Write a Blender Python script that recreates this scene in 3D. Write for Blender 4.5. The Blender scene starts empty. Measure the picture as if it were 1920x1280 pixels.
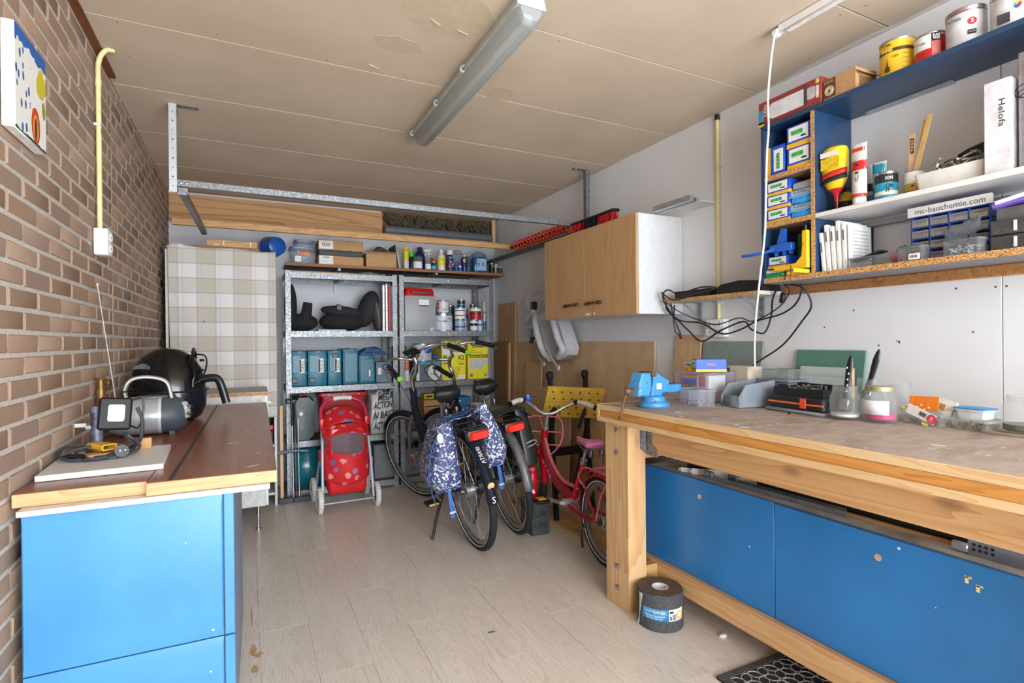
import bpy, bmesh, math, random
from mathutils import Vector, Matrix, Euler, noise
SC = bpy.context.scene
COL = SC.collection
rad = math.radians
V = Vector
random.seed(7)

# ------------------------------------------------------------------ camera, daylight, exposure
cam_d = bpy.data.cameras.new('camera'); cam = bpy.data.objects.new('camera', cam_d); COL.objects.link(cam)
cam_d.sensor_width = 36; cam_d.lens = 18.77; cam_d.clip_start = .05
CAM = V((0, 0, 1.256))
cam.matrix_world = Matrix(((.8959, .0095, -.4442, CAM.x), (-.4441, -.0020, -.8960, CAM.y), (-.0094, .99995, .0027, CAM.z), (0, 0, 0, 1)))
SC.camera = cam
world = bpy.data.worlds.new('overcast_sky'); SC.world = world; world.use_nodes = True
wn = world.node_tree.nodes; wn['Background'].inputs[0].default_value = (.88, .945, 1, 1); wn['Background'].inputs[1].default_value = 1.0
SC.view_settings.view_transform = 'Standard'; SC.view_settings.look = 'None'
SC.view_settings.gamma = 1; SC.view_settings.use_curve_mapping = False
SC.view_settings.exposure = 4.05
SC.cycles.max_bounces = 14; SC.cycles.diffuse_bounces = 8; SC.cycles.transparent_max_bounces = 16
XL, XR, YB, YF, ZC = -.56, 2.33, 5.1, -2.4, 2.49      # the room: side walls, back wall, open front, ceiling
pd = bpy.data.lights.new('daylight_portal', 'AREA'); pd.shape = 'RECTANGLE'; pd.size = XR - XL; pd.size_y = ZC
po = bpy.data.objects.new('daylight_portal', pd); COL.objects.link(po)
po.location = ((XL + XR) / 2, YF, ZC / 2); po.rotation_euler = (rad(90), 0, 0)
pd.cycles.is_portal = True

# ------------------------------------------------------------------ helpers: objects
def link(name, data, parent=None):
    o = bpy.data.objects.new(name, data); COL.objects.link(o)
    if parent is not None: o.parent = parent
    return o
def tag(o, label=None, cat=None, group=None, kind=None):
    if label: o['label'] = label
    if cat: o['category'] = cat
    if group: o['group'] = group
    if kind: o['kind'] = kind
    return o
def thing(name, label, cat, loc=(0, 0, 0), rz=0, group=None, rot=None):
    o = link(name, None); o.empty_display_size = .05
    o.location = loc; o.rotation_euler = rot if rot else (0, 0, rz)
    return tag(o, label, cat, group)
def copy_tree(o, parent=None, loc=None, rz=None):
    c = o.copy(); COL.objects.link(c)
    if parent is not None: c.parent = parent
    for ch in list(o.children): copy_tree(ch, c)
    if loc is not None: c.location = loc
    if rz is not None: c.rotation_euler = (0, 0, rz)
    return c

def catmull(pts, n=6, closed=False):
    P = [V(p) for p in pts]; out = []
    m = len(P)
    rng = range(m if closed else m - 1)
    for i in rng:
        p0 = P[(i - 1) % m] if (closed or i > 0) else P[0] * 2 - P[1]
        p1 = P[i]; p2 = P[(i + 1) % m]
        p3 = P[(i + 2) % m] if (closed or i + 2 < m) else P[-1] * 2 - P[-2]
        for k in range(n):
            t = k / n
            out.append(.5 * ((2 * p1) + (p2 - p0) * t + (2 * p0 - 5 * p1 + 4 * p2 - p3) * t * t + (3 * p1 - p0 - 3 * p2 + p3) * t ** 3))
    if not closed: out.append(P[-1])
    return out

class MB:
    def __init__(s): s.bm = bmesh.new(); s.mi = 0; s.M = Matrix()
    def at(s, loc=(0, 0, 0), rot=(0, 0, 0)): s.M = Matrix.Translation(loc) @ Euler(rot).to_matrix().to_4x4(); return s
    def v(s, p): return s.bm.verts.new(s.M @ V(p))
    def f(s, vs):
        try: fc = s.bm.faces.new(vs); fc.material_index = s.mi; return fc
        except ValueError: return None
    def quad(s, *p): return s.f([s.v(q) for q in p])
    def box(s, c, d, rot=None, bev=0, seg=1):
        Mx = Matrix.Translation(c)
        if rot is not None: Mx = Mx @ Euler(rot).to_matrix().to_4x4()
        x, y, z = d[0] / 2, d[1] / 2, d[2] / 2
        vs = [s.v(Mx @ V(p)) for p in ((-x, -y, -z), (x, -y, -z), (x, y, -z), (-x, y, -z), (-x, -y, z), (x, -y, z), (x, y, z), (-x, y, z))]
        fs = [s.f([vs[i] for i in q]) for q in ((3, 2, 1, 0), (4, 5, 6, 7), (0, 1, 5, 4), (1, 2, 6, 5), (2, 3, 7, 6), (3, 0, 4, 7))]
        if bev > 0:
            es = list({e for f in fs for e in f.edges})
            r = bmesh.ops.bevel(s.bm, geom=es, offset=min(bev, x * .95, y * .95, z * .95), segments=seg, affect='EDGES', profile=.5)
            for f in r['faces']: f.material_index = s.mi
        return s
    def bx(s, x0, x1, y0, y1, z0, z1, bev=0, seg=1):
        return s.box(((x0 + x1) / 2, (y0 + y1) / 2, (z0 + z1) / 2), (abs(x1 - x0), abs(y1 - y0), abs(z1 - z0)), bev=bev, seg=seg)
    def rings(s, rs, closed=True, cap=True, loop=False):
        R = [[s.v(p) for p in r] for r in rs]
        n = len(R[0])
        for a, b in list(zip(R, R[1:])) + ([(R[-1], R[0])] if loop else []):
            for i in range(n if closed else n - 1):
                j = (i + 1) % n; s.f((a[i], a[j], b[j], b[i]))
        if cap and not loop: s.f(R[0][::-1]); s.f(R[-1])
        return s
    def frame(s, d):
        d = V(d).normalized(); u = d.orthogonal().normalized(); return u, d.cross(u)
    def cyl(s, p0, p1, r, r2=None, seg=12, cap=True):
        p0, p1 = V(p0), V(p1); u, w = s.frame(p1 - p0); r2 = r if r2 is None else r2
        c = [(math.cos(2 * math.pi * i / seg), math.sin(2 * math.pi * i / seg)) for i in range(seg)]
        return s.rings([[p0 + (u * a + w * b) * r for a, b in c], [p1 + (u * a + w * b) * r2 for a, b in c]], cap=cap)
    def tube(s, pts, r, seg=8, n=6, closed=False, smooth=True, flat=1.0, up=None):
        P = catmull(pts, n, closed) if smooth else [V(p) for p in pts]
        m = len(P); rr = r if isinstance(r, (list, tuple)) else None
        t0 = (P[1] - P[0]).normalized()
        u = (V(up) - t0 * V(up).dot(t0)).normalized() if up is not None else t0.orthogonal().normalized()
        rs = []
        for i, p in enumerate(P):
            a = P[(i - 1) % m] if (closed or i) else p; b = P[(i + 1) % m] if (closed or i < m - 1) else p
            t = (b - a).normalized()
            if up is not None: u = V(up)
            u = (u - t * u.dot(t)).normalized(); w = t.cross(u)
            q = rr[0] + (rr[-1] - rr[0]) * i / (m - 1) if rr and len(rr) == 2 else (rr[min(i, len(rr) - 1)] if rr else r)
            rs.append([p + (u * math.cos(2 * math.pi * k / seg) * flat + w * math.sin(2 * math.pi * k / seg)) * q for k in range(seg)])
        return s.rings(rs, loop=closed)
    def lathe(s, prof, c=(0, 0, 0), seg=24, cap=True, rot=None):
        Mx = Matrix.Translation(c)
        if rot is not None: Mx = Mx @ Euler(rot).to_matrix().to_4x4()
        return s.rings([[Mx @ V((r * math.cos(2 * math.pi * k / seg), r * math.sin(2 * math.pi * k / seg), z)) for k in range(seg)] for r, z in prof], cap=cap)
    def prism(s, poly, z0, z1, Mx=None, bev=0):
        Mx = Mx or Matrix()
        a = [s.v(Mx @ V((x, y, z0))) for x, y in poly]; b = [s.v(Mx @ V((x, y, z1))) for x, y in poly]
        n = len(poly); fs = [s.f(a[::-1]), s.f(b)]
        for i in range(n): fs.append(s.f((a[i], a[(i + 1) % n], b[(i + 1) % n], b[i])))
        if bev:
            es = list({e for f in fs[:2] if f for e in f.edges})
            r = bmesh.ops.bevel(s.bm, geom=es, offset=bev, segments=1, affect='EDGES', profile=.5)
            for f in r['faces']: f.material_index = s.mi
        return s
    def ell(s, c, r, seg=14, rin=8, rot=None):
        Mx = Matrix.Translation(c)
        if rot is not None: Mx = Mx @ Euler(rot).to_matrix().to_4x4()
        rs = []
        for i in range(rin + 1):
            t = math.pi * (i / rin * .96 + .02) - math.pi / 2
            rs.append([Mx @ V((r[0] * math.cos(t) * math.cos(2 * math.pi * k / seg), r[1] * math.cos(t) * math.sin(2 * math.pi * k / seg), r[2] * math.sin(t))) for k in range(seg)])
        return s.rings(rs)
    def torus(s, c, R, r, axis=(0, 0, 1), seg=40, sec=8, flat=1.0):
        u, w = s.frame(axis); ax = V(axis).normalized(); c = V(c); rs = []
        for i in range(seg):
            a = 2 * math.pi * i / seg; d = u * math.cos(a) + w * math.sin(a)
            rs.append([c + d * (R + r * math.cos(2 * math.pi * k / sec)) + ax * r * flat * math.sin(2 * math.pi * k / sec) for k in range(sec)])
        return s.rings(rs, loop=True)
    def grid(s, fn, nu, nv):
        G = [[s.v(fn(i / nu, j / nv)) for j in range(nv + 1)] for i in range(nu + 1)]
        for i in range(nu):
            for j in range(nv): s.f((G[i][j], G[i + 1][j], G[i + 1][j + 1], G[i][j + 1]))
        return s
    def mesh(s, name, mats, ang=38):
        bmesh.ops.recalc_face_normals(s.bm, faces=s.bm.faces[:])
        me = bpy.data.meshes.new(name); s.bm.to_mesh(me); s.bm.free()
        for m in (mats if isinstance(mats, (list, tuple)) else [mats]): me.materials.append(m)
        if ang: me.shade_smooth(); me.set_sharp_from_angle(angle=rad(ang))
        return me
    def build(s, name, mats, parent=None, ang=38, thick=0):
        o = link(name, s.mesh(name, mats, ang), parent)
        if thick:
            md = o.modifiers.new('thickness', 'SOLIDIFY'); md.thickness = thick; md.offset = 0
        return o

def rrect(w, h, r, n=4, cx=0, cy=0):
    out = []
    for (sx, sy, a0) in ((1, 1, 0), (-1, 1, 90), (-1, -1, 180), (1, -1, 270)):
        for k in range(n + 1):
            a = rad(a0 + 90 * k / n); out.append((cx + sx * (w / 2 - r) + r * math.cos(a), cy + sy * (h / 2 - r) + r * math.sin(a)))
    return out
def fmat(o, x, y):
    x, y = V(x).normalized(), V(y).normalized(); n = x.cross(y)
    return Matrix(((x.x, y.x, n.x, o[0]), (x.y, y.y, n.y, o[1]), (x.z, y.z, n.z, o[2]), (0, 0, 0, 1)))
def text(s, w, m, parent, o, x=(1, 0, 0), y=(0, 0, 1), h=None, name='lettering', shear=0, align='CENTER', bold=0.0, bend=0):
    """lettering of width w centred at o (in the parent's frame), reading along x, upright along y"""
    c = bpy.data.curves.new(name, 'FONT'); c.body = s; c.align_x = align; c.align_y = 'CENTER'; c.shear = shear; c.offset = bold
    c.resolution_u = 2; c.space_line = .8
    ob = bpy.data.objects.new(name, c); me = bpy.data.meshes.new_from_object(ob); bpy.data.objects.remove(ob); bpy.data.curves.remove(c)
    xs = [v.co.x for v in me.vertices]; ys = [v.co.y for v in me.vertices]
    k = w / max(1e-6, max(xs) - min(xs)); ky = h / max(1e-6, max(ys) - min(ys)) if h else k
    cx, cy = (max(xs) + min(xs)) / 2, (max(ys) + min(ys)) / 2
    F = fmat(o, x, y)
    for v in me.vertices:
        p = V(((v.co.x - cx) * k, (v.co.y - cy) * ky, 0))
        if bend: a = p.x / bend; p = V((bend * math.sin(a), p.y, bend * (math.cos(a) - 1)))
        v.co = F @ p
    me.materials.clear(); me.materials.append(m)
    return link(name, me, parent)
FX, FY = (1, 0, 0), (0, 0, 1)           # faces the front of the room (-Y)
WX = (0, -1, 0)                          # on the right wall, faces -X
def label(parent, m, o, w, h, x=FX, y=FY, name='label', t=.0012):
    """a thin printed paper or plate lying on a face"""
    F = fmat(o, x, y); b = MB(); b.prism([(-w / 2, -h / 2), (w / 2, -h / 2), (w / 2, h / 2), (-w / 2, h / 2)], 0, t, F)
    return b.build(name, m, parent)

# ------------------------------------------------------------------ helpers: materials
def lin(c):
    if max(c) > 1.0 or isinstance(c[0], int): c = [q / 255 for q in c]
    return tuple((q / 12.92 if q <= .04045 else ((q + .055) / 1.055) ** 2.4) for q in c) + (1,)
MATS = {}
class NT:
    def __init__(s, name):
        s.m = bpy.data.materials.new(name); s.m.use_nodes = True; s.t = s.m.node_tree; s.n = s.t.nodes; s.b = s.n['Principled BSDF']
    def N(s, typ, **k):
        o = s.n.new(typ)
        for a, v in k.items():
            if a.startswith('i_'):
                key = a[2:]; key = int(key) if key.isdigit() else key.replace('_', ' ')
                o.inputs[key].default_value = v
            else: setattr(o, a, v)
        return o
    def L(s, a, b): s.t.links.new(a, b)
    def coord(s, scale=(1, 1, 1), loc=(0, 0, 0), rot=(0, 0, 0), kind='Object'):
        tc = s.N('ShaderNodeTexCoord'); mp = s.N('ShaderNodeMapping')
        mp.inputs['Scale'].default_value = scale; mp.inputs['Location'].default_value = loc; mp.inputs['Rotation'].default_value = rot
        s.L(tc.outputs[kind], mp.inputs[0]); return mp.outputs[0]
    def noise(s, vec, scale=5, detail=3, rough=.55, dist=0):
        o = s.N('ShaderNodeTexNoise'); o.inputs['Scale'].default_value = scale; o.inputs['Detail'].default_value = detail
        o.inputs['Roughness'].default_value = rough; o.inputs['Distortion'].default_value = dist
        if vec is not None: s.L(vec, o.inputs['Vector'])
        return o.outputs['Fac']
    def ramp(s, fac, stops, interp='LINEAR'):
        o = s.N('ShaderNodeValToRGB'); o.color_ramp.interpolation = interp; e = o.color_ramp.elements
        while len(e) < len(stops): e.new(.5)
        for q, (p, c) in zip(e, stops): q.position = p; q.color = lin(c) if len(c) == 3 else c
        s.L(fac, o.inputs[0]); return o.outputs[0]
    def mix(s, fac, a, b, mode='MIX'):
        o = s.N('ShaderNodeMix', data_type='RGBA', blend_type=mode)
        for k, q in ((0, fac), (6, a), (7, b)):
            if isinstance(q, (int, float)): o.inputs[k].default_value = q
            elif isinstance(q, tuple): o.inputs[k].default_value = lin(q) if len(q) == 3 else q
            else: s.L(q, o.inputs[k])
        return o.outputs[2]
    def math(s, op, a, b=None, c=None):
        o = s.N('ShaderNodeMath', operation=op)
        for k, q in enumerate((a, b, c)):
            if q is None: continue
            if isinstance(q, (int, float)): o.inputs[k].default_value = q
            else: s.L(q, o.inputs[k])
        return o.outputs[0]
    def bump(s, h, strength=.3, dist=.002):
        o = s.N('ShaderNodeBump'); o.inputs['Strength'].default_value = strength; o.inputs['Distance'].default_value = dist
        s.L(h, o.inputs['Height']); s.L(o.outputs[0], s.b.inputs['Normal'])
    def out(s, col=None, rough=None, metal=None, spec=None, **k):
        for key, q in (('Base Color', col), ('Roughness', rough), ('Metallic', metal), ('Specular IOR Level', spec)):
            if q is None: continue
            if isinstance(q, (int, float)): s.b.inputs[key].default_value = q
            elif isinstance(q, tuple): s.b.inputs[key].default_value = lin(q) if len(q) == 3 else q
            else: s.L(q, s.b.inputs[key])
        for key, q in k.items(): s.b.inputs[key.replace('_', ' ')].default_value = q
        return s.m
def shade(c, k): return tuple(min(255, max(0, int(q * k))) for q in c)
def M(c, rough=.5, metal=0, var=.08, sc=25, bump=0, spec=None, **k):
    """plain coloured material with slight mottling"""
    key = (c, rough, metal, var, sc, bump, spec, tuple(sorted(k.items())))
    if key in MATS: return MATS[key]
    t = NT('paint_%d_%d_%d' % c)
    if var:
        n = t.noise(t.coord(), sc, 3); col = t.ramp(n, [(.3, shade(c, 1 - var)), (.7, shade(c, 1 + var))])
        if bump: t.bump(n, bump, .002)
    else: col = c
    MATS[key] = t.out(col, rough, metal, spec, **k); return MATS[key]
def wood(name, c1, c2, axis=0, sc=1.0, rough=.55, knots=True, ring=9.0):
    """board with long grain lines along one axis and, where wanted, cathedral figure and knots"""
    if name in MATS: return MATS[name]
    t = NT(name); s = [ring, ring, ring]; s[axis] = ring * .09; s = [q * sc for q in s]
    oi = t.N('ShaderNodeObjectInfo'); va = t.N('ShaderNodeVectorMath', operation='SCALE'); va.inputs[3].default_value = 7
    cb = t.N('ShaderNodeCombineXYZ'); [t.L(oi.outputs['Random'], cb.inputs[k]) for k in range(3)]
    t.L(cb.outputs[0], va.inputs[0]); ad = t.N('ShaderNodeVectorMath'); t.L(t.coord(tuple(s)), ad.inputs[0]); t.L(va.outputs[0], ad.inputs[1]); vec = ad.outputs[0]
    fig = t.noise(vec, 1.0, 2, .5, .6)
    rg = t.math('FRACT', t.math('MULTIPLY', fig, 9.0)); rg = t.math('POWER', rg, 2.2)
    s2 = [90 * sc] * 3; s2[axis] = 2.2 * sc
    fine = t.noise(t.coord(tuple(s2)), 1.5, 4, .65)
    col = t.mix(rg, c1, c2); col = t.mix(t.math('MULTIPLY', fine, .55), col, shade(c2, .93))
    if knots:
        s3 = [7 * sc] * 3; s3[axis] = 3.2 * sc
        vo = t.N('ShaderNodeTexVoronoi'); vo.inputs['Scale'].default_value = 1.0; t.L(t.coord(tuple(s3)), vo.inputs['Vector'])
        k = t.ramp(vo.outputs['Distance'], [(.0, (255, 255, 255)), (.1, (200, 200, 200)), (.16, (0, 0, 0))])
        col = t.mix(t.math('MULTIPLY', k, .8), col, shade(c2, .6))
    t.bump(fine, .12, .001)
    MATS[name] = t.out(col, rough); return MATS[name]
def speck(name, c, specks, scale=120, rough=.7, thr=.35):
    """particle board: flakes of several colours"""
    if name in MATS: return MATS[name]
    t = NT(name); vo = t.N('ShaderNodeTexVoronoi'); vo.inputs['Scale'].default_value = scale
    t.L(t.coord((1, 1, 1.6)), vo.inputs['Vector'])
    sp = t.N('ShaderNodeSeparateColor'); t.L(vo.outputs['Color'], sp.inputs[0])
    n = len(specks); col = t.ramp(sp.outputs[0], [(0, c), (thr, c)] + [(thr + (1 - thr) * (i + .2) / n, q) for i, q in enumerate(specks)], 'CONSTANT')
    t.bump(sp.outputs[0], .2, .001); MATS[name] = t.out(col, rough); return MATS[name]
def glass(c=(235, 240, 240), rough=.05, alpha=.25, name='clear_plastic', base=None):
    """see-through plastic or glass: mostly transparent face on, more reflective at grazing angles"""
    key = (name, c, rough, alpha)
    if key in MATS: return MATS[key]
    t = NT(name); b = t.b
    tr = t.N('ShaderNodeBsdfTransparent'); tr.inputs[0].default_value = lin(shade(c, 1.04)); mx = t.N('ShaderNodeMixShader'); lw = t.N('ShaderNodeLayerWeight'); lw.inputs[0].default_value = .3
    t.L(t.math('MINIMUM', t.math('MULTIPLY_ADD', lw.outputs['Facing'], .22, alpha * .36), .97), mx.inputs[0])
    b.inputs['Base Color'].default_value = lin(base or c); b.inputs['Roughness'].default_value = rough
    t.L(tr.outputs[0], mx.inputs[1]); t.L(b.outputs[0], mx.inputs[2]); t.L(mx.outputs[0], t.n['Material Output'].inputs[0])
    MATS[key] = t.m; return t.m

def galv_mat():
    t = NT('galvanised_steel'); vo = t.N('ShaderNodeTexVoronoi'); vo.inputs['Scale'].default_value = 150; t.L(t.coord(), vo.inputs['Vector'])
    sp = t.N('ShaderNodeSeparateColor'); t.L(vo.outputs['Color'], sp.inputs[0])
    col = t.ramp(sp.outputs[0], [(0, (104, 107, 110)), (.5, (124, 127, 130)), (1, (150, 153, 156))])
    ro = t.math('MULTIPLY_ADD', sp.outputs[1], .2, .34); return t.out(col, ro, .65)
GALV = galv_mat()
STEEL = M((176, 180, 184), .3, .9, .05); CHROME = M((205, 207, 210), .14, 1, 0); DSTEEL = M((96, 98, 102), .38, .85, .1)
ALU = M((188, 192, 196), .35, .8, .05)
BLACK = M((17, 17, 19), .42, 0, .15); RUBBER = M((26, 27, 29), .8, 0, .12, 60, .2); BLACKGLOSS = M((16, 17, 20), .12, 0, 0)
WHITE = M((225, 225, 224), .45, 0, .03); OFFWHITE = M((205, 204, 200), .5, 0, .04); GREY = M((140, 144, 148), .5, 0, .06)
PAPER = M((228, 228, 226), .8, 0, .03); INK = M((28, 28, 30), .6, 0, 0); REDINK = M((196, 30, 34), .5, 0, 0); WHITEINK = M((240, 240, 240), .5, 0, 0)
PINE = wood('pine', (214, 176, 126), (190, 144, 94), 1, 1.0, .5, True, 7.0)
PINEX = wood('pine_x', (208, 166, 112), (178, 128, 76), 0, 1.0, .55, False, 7.0)
PINEZ = wood('pine_z', (218, 184, 136), (196, 152, 104), 2, 1.0, .5, True, 7.0)
OAKY = wood('rough_pine', (178, 128, 78), (142, 92, 50), 1, 1.3, .65, False, 10.0)
CARD = M((184, 144, 102), .85, 0, .06, 40); CARD2 = M((150, 110, 72), .85, 0, .08, 40)
MDF = M((196, 167, 134), .75, 0, .07, 6)
CHIP = speck('chipboard_edge', (196, 150, 92), [(168, 118, 66), (214, 176, 122), (120, 80, 44)], 260)
# ------------------------------------------------------------------ the room
def floor_mat():
    t = NT('pale_oak_laminate'); oi = t.N('ShaderNodeObjectInfo')
    sh = t.N('ShaderNodeCombineXYZ'); t.L(t.math('MULTIPLY', oi.outputs['Random'], 11), sh.inputs[0]); t.L(t.math('MULTIPLY', oi.outputs['Random'], 37), sh.inputs[1])
    ad = t.N('ShaderNodeVectorMath'); t.L(t.coord(), ad.inputs[0]); t.L(sh.outputs[0], ad.inputs[1])
    mp = t.N('ShaderNodeMapping'); mp.inputs['Scale'].default_value = (15, 1.5, 1); t.L(ad.outputs[0], mp.inputs[0])
    fig = t.noise(mp.outputs[0], 1.0, 2, .5, 1.0); ring = t.math('FRACT', t.math('MULTIPLY', fig, 13)); ring = t.math('POWER', ring, 3)
    mp2 = t.N('ShaderNodeMapping'); mp2.inputs['Scale'].default_value = (150, 5, 1); t.L(ad.outputs[0], mp2.inputs[0]); fine = t.noise(mp2.outputs[0], 1, 4, .7)
    col = t.mix(t.math('MULTIPLY', ring, .6), (224, 217, 208), (182, 168, 154)); col = t.mix(t.math('MULTIPLY', fine, .5), col, (202, 193, 182))
    # three strips to a board, each a little different in tone
    sx = t.N('ShaderNodeSeparateXYZ'); t.L(t.coord(), sx.inputs[0])
    strip = t.math('FLOOR', t.math('MULTIPLY', sx.outputs[0], 1 / .066)); wn_ = t.N('ShaderNodeTexWhiteNoise', noise_dimensions='2D')
    cb = t.N('ShaderNodeCombineXYZ'); t.L(strip, cb.inputs[0]); yy = t.math('FLOOR', t.math('ADD', t.math('MULTIPLY', sx.outputs[1], 2.1), t.math('MULTIPLY', strip, .37))); t.L(yy, cb.inputs[1]); t.L(cb.outputs[0], wn_.inputs['Vector'])
    col = t.mix(t.math('MULTIPLY', wn_.outputs['Value'], .16), col, (178, 162, 146))
    t.bump(fine, .06, .001); return t.out(col, t.math('MULTIPLY_ADD', fine, .1, .24), spec=.5)
FLOORM = floor_mat()
fl = tag(MB().bx(XL - .1, XR + .1, YF, YB + .1, -.06, -.012).build('floor', M((120, 105, 90), .8)), kind='structure')
PW, PL = .198, 1.29
pm = {}
x = XL; i = 0
while x < XR - .001:
    w = min(PW, XR - x); y = YF - [0, .43, .86, .21, .64][i % 5]
    while y < YB:
        y0, y1 = max(y, YF), min(y + PL, YB)
        if y1 - y0 > .05:
            k = (round(w, 3), round(y1 - y0, 3))
            if k not in pm:
                b = MB(); b.bx(.0003, w - .0003, .0004, y1 - y0 - .0004, -.012, 0, bev=.0007); pm[k] = b.mesh('plank', FLOORM)
            o = link('plank', pm[k], fl); o.location = (x, y0, 0)
        y += PL
    x += PW; i += 1

for k, (sx, sy, rx, ry) in enumerate(((.01, 2.43, .012, .05), (.028, 2.38, .02, .022), (.014, 2.28, .014, .035), (.006, 2.72, .004, .12))):
    random.seed(k); b = MB(); b.prism([(sx + rx * math.cos(a) * random.uniform(.5, 1.2), sy + ry * math.sin(a) * random.uniform(.6, 1.2)) for a in [q * math.pi / 7 for q in range(14)]], .0002, .0006); b.build('glue_stain', M((190, 154, 110), .5, 0, .08), fl)

# ceiling: plasterboard sheets across the room, pale edges at the joints
def board_mat():
    t = NT('plasterboard'); n = t.noise(t.coord(), 2.2, 3); n2 = t.noise(t.coord(), 300, 2)
    col = t.ramp(n, [(.3, (194, 178, 157)), (.7, (206, 190, 169))]); t.bump(n2, .08, .0006); return t.out(col, .85)
BOARD = board_mat(); EDGE = M((214, 198, 172), .85, 0, .05)
ce = tag(MB().bx(XL - .1, XR + .1, YF, YB + .1, ZC + .012, ZC + .05).build('ceiling', EDGE), kind='structure')
ys = [YF, -1.86, -1.24, -.62, 0, .62, 1.24, 1.857, 2.479, 3.1, 3.727, 4.366, YB]
for a, c in zip(ys, ys[1:]):
    b = MB(); b.bx(XL, XR, a + .003, c - .003, ZC + .004, ZC + .0125); b.mi = 1
    b.M = Matrix(); z = ZC
    b.bx(XL, XR, a + .0045, c - .0045, ZC, ZC + .0045)
    b.build('ceiling_board', [EDGE, BOARD], ce)
b = MB()
for a in ys[5:-1]:
    for dx in (.09, .48, .9, 1.32, 1.75, 2.15, 2.6, 2.82):
        for dy in (-.035, .04, .3):
            if random.random() < .45: continue
            jx, jy = XL + dx + random.uniform(-.04, .04), a + dy + random.uniform(-.02, .02); b.cyl((jx, jy, ZC - .0004), (jx, jy, ZC + .002), .0032, seg=6)
tag(b.build('screw_head', M((70, 62, 54), .6), ce), 'dark countersunk screw heads along the ceiling boards', kind='stuff')
# torn patches of board paper around the tube light
for px, py, rx, ry, sd in ((.70, 1.93, .20, .15, 3), (1.14, 2.42, .075, .08, 5), (.58, 2.2, .12, .07, 9)):
    random.seed(sd); b = MB(); pts = [(px + rx * math.cos(a) * random.uniform(.7, 1.1), py + ry * math.sin(a) * random.uniform(.7, 1.1)) for a in [k * math.pi / 9 for k in range(18)]]
    b.prism(pts, ZC - .0006, ZC + .001); b.build('torn_paper', M((194, 177, 154), .9, 0, .03), ce)
for px, py, a in ((.52, 2.42, .2), (.66, 1.98, .4), (.78, 2.0, .1)):
    MB().box((px, py, ZC - .004), (.05, .018, .0015), (.25, .1, a)).build('torn_flake', M((222, 206, 182), .9), ce)

b = MB(); random.seed(11); pts = [(XR, y_ * .1) for y_ in range(-20, 32)]; b.prism([(XR, -2.3)] + [(XR - random.uniform(.012, .04) * (1 if k < 42 else .3), -2.3 + k * .1) for k in range(54)] + [(XR, 3.0)], ZC - .0008, ZC + .002); b.build('paint_edge', M((214, 212, 208), .7, 0, .04), ce)
# left wall: brickwork, nearest bricks one by one
def brick_mat(island):
    t = NT('brown_brick_far' if island else 'brown_brick')
    if island: g = t.N('ShaderNodeNewGeometry'); r = g.outputs['Random Per Island']
    else: g = t.N('ShaderNodeObjectInfo'); r = g.outputs['Random']
    co = t.coord(kind='Object'); n = t.noise(co, 60 , 4, .7); n2 = t.noise(co, 9, 3)
    col = t.ramp(r, [(0, (150, 122, 102)), (.25, (164, 136, 114)), (.5, (158, 128, 104)), (.75, (146, 124, 110)), (1, (168, 140, 118))])
    col = t.mix(t.math('MULTIPLY', n, .4), col, (122, 98, 80)); col = t.mix(t.math('MULTIPLY', n2, .3), col, (150, 132, 116))
    t.bump(n, .5, .003); return t.out(col, .88)
def mortar_mat():
    t = NT('mortar'); n = t.noise(t.coord(), 90, 4, .7); col = t.ramp(n, [(.3, (176, 168, 160)), (.7, (206, 200, 192))]); t.bump(n, .8, .004); return t.out(col, .95)
MORT = mortar_mat()
wl = tag(MB().bx(XL - .12, XL - .0035, YF, YB + .1, -.02, ZC + .03).build('wall_left', MORT), kind='structure')
BRICK, BRICKF = brick_mat(0), brick_mat(1)
CO, BLN, JT, BH = .0622, .2135, .0145, .0485
def brick_geo(b, L, dx=0, dy=0, dz=0, sd=0):
    r = random.Random(sd); e = .003
    j = lambda q: r.uniform(-q, q)
    B = [(-.02, 0, 0), (-.02, L, 0), (-.02, L, BH), (-.02, 0, BH)]
    F0 = [(-.003, j(.0015), j(.0015)), (-.003, L + j(.0015), j(.0015)), (-.003, L + j(.0015), BH + j(.0015)), (-.003, j(.0015), BH + j(.0015))]
    F1 = [(j(.0012), e + j(.001), e + j(.001)), (j(.0012), L - e + j(.001), e), (j(.0012), L - e, BH - e + j(.001)), (j(.0012), e, BH - e + j(.001))]
    b.M = Matrix.Translation((dx, dy, dz)); b.rings([B, F0, F1])
def cam_px(p):
    d = V(p) - CAM; c = cam.matrix_world.to_3x3().transposed() @ d
    if c.z > -.1: return None
    return (960 + 1001 * c.x / -c.z, 640 - 1001 * c.y / -c.z, -c.z)
bricks = []
row = 0; z = 1.290 - 21 * CO + .00685
while z < ZC - .01:
    off = (BLN + JT) / 2 * (row % 2)
    for seg0, seg1, ph in ((YF, 3.055, 1.845), (3.062, YB, 3.062)):
        y = ph + off - 60 * (BLN + JT)
        while y < seg1:
            y0, y1 = max(y, seg0), min(y + BLN, seg1 - .008)
            if y1 - y0 > .03: bricks.append((y0, y1 - y0, z))
            y += BLN + JT
    z += CO; row += 1
def vis(bk):
    y0, L, z = bk; p = cam_px((XL, y0 + L / 2, z)); q = cam_px((XL, y0, z)); r = cam_px((XL, y0 + L, z))
    if not (p and q and r): return 0
    if r[0] < 0 or r[1] < -20 or p[1] > 1300 or (z < .84 and y0 > 1.9): return 0
    return abs(r[0] - max(q[0], 0)) * 50 / p[2]
order = sorted(range(len(bricks)), key=lambda i: -vis(bricks[i])); near = set(i for i in order[:300] if vis(bricks[i]) > 0)
bmesh_cache = {}; far = MB()
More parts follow.
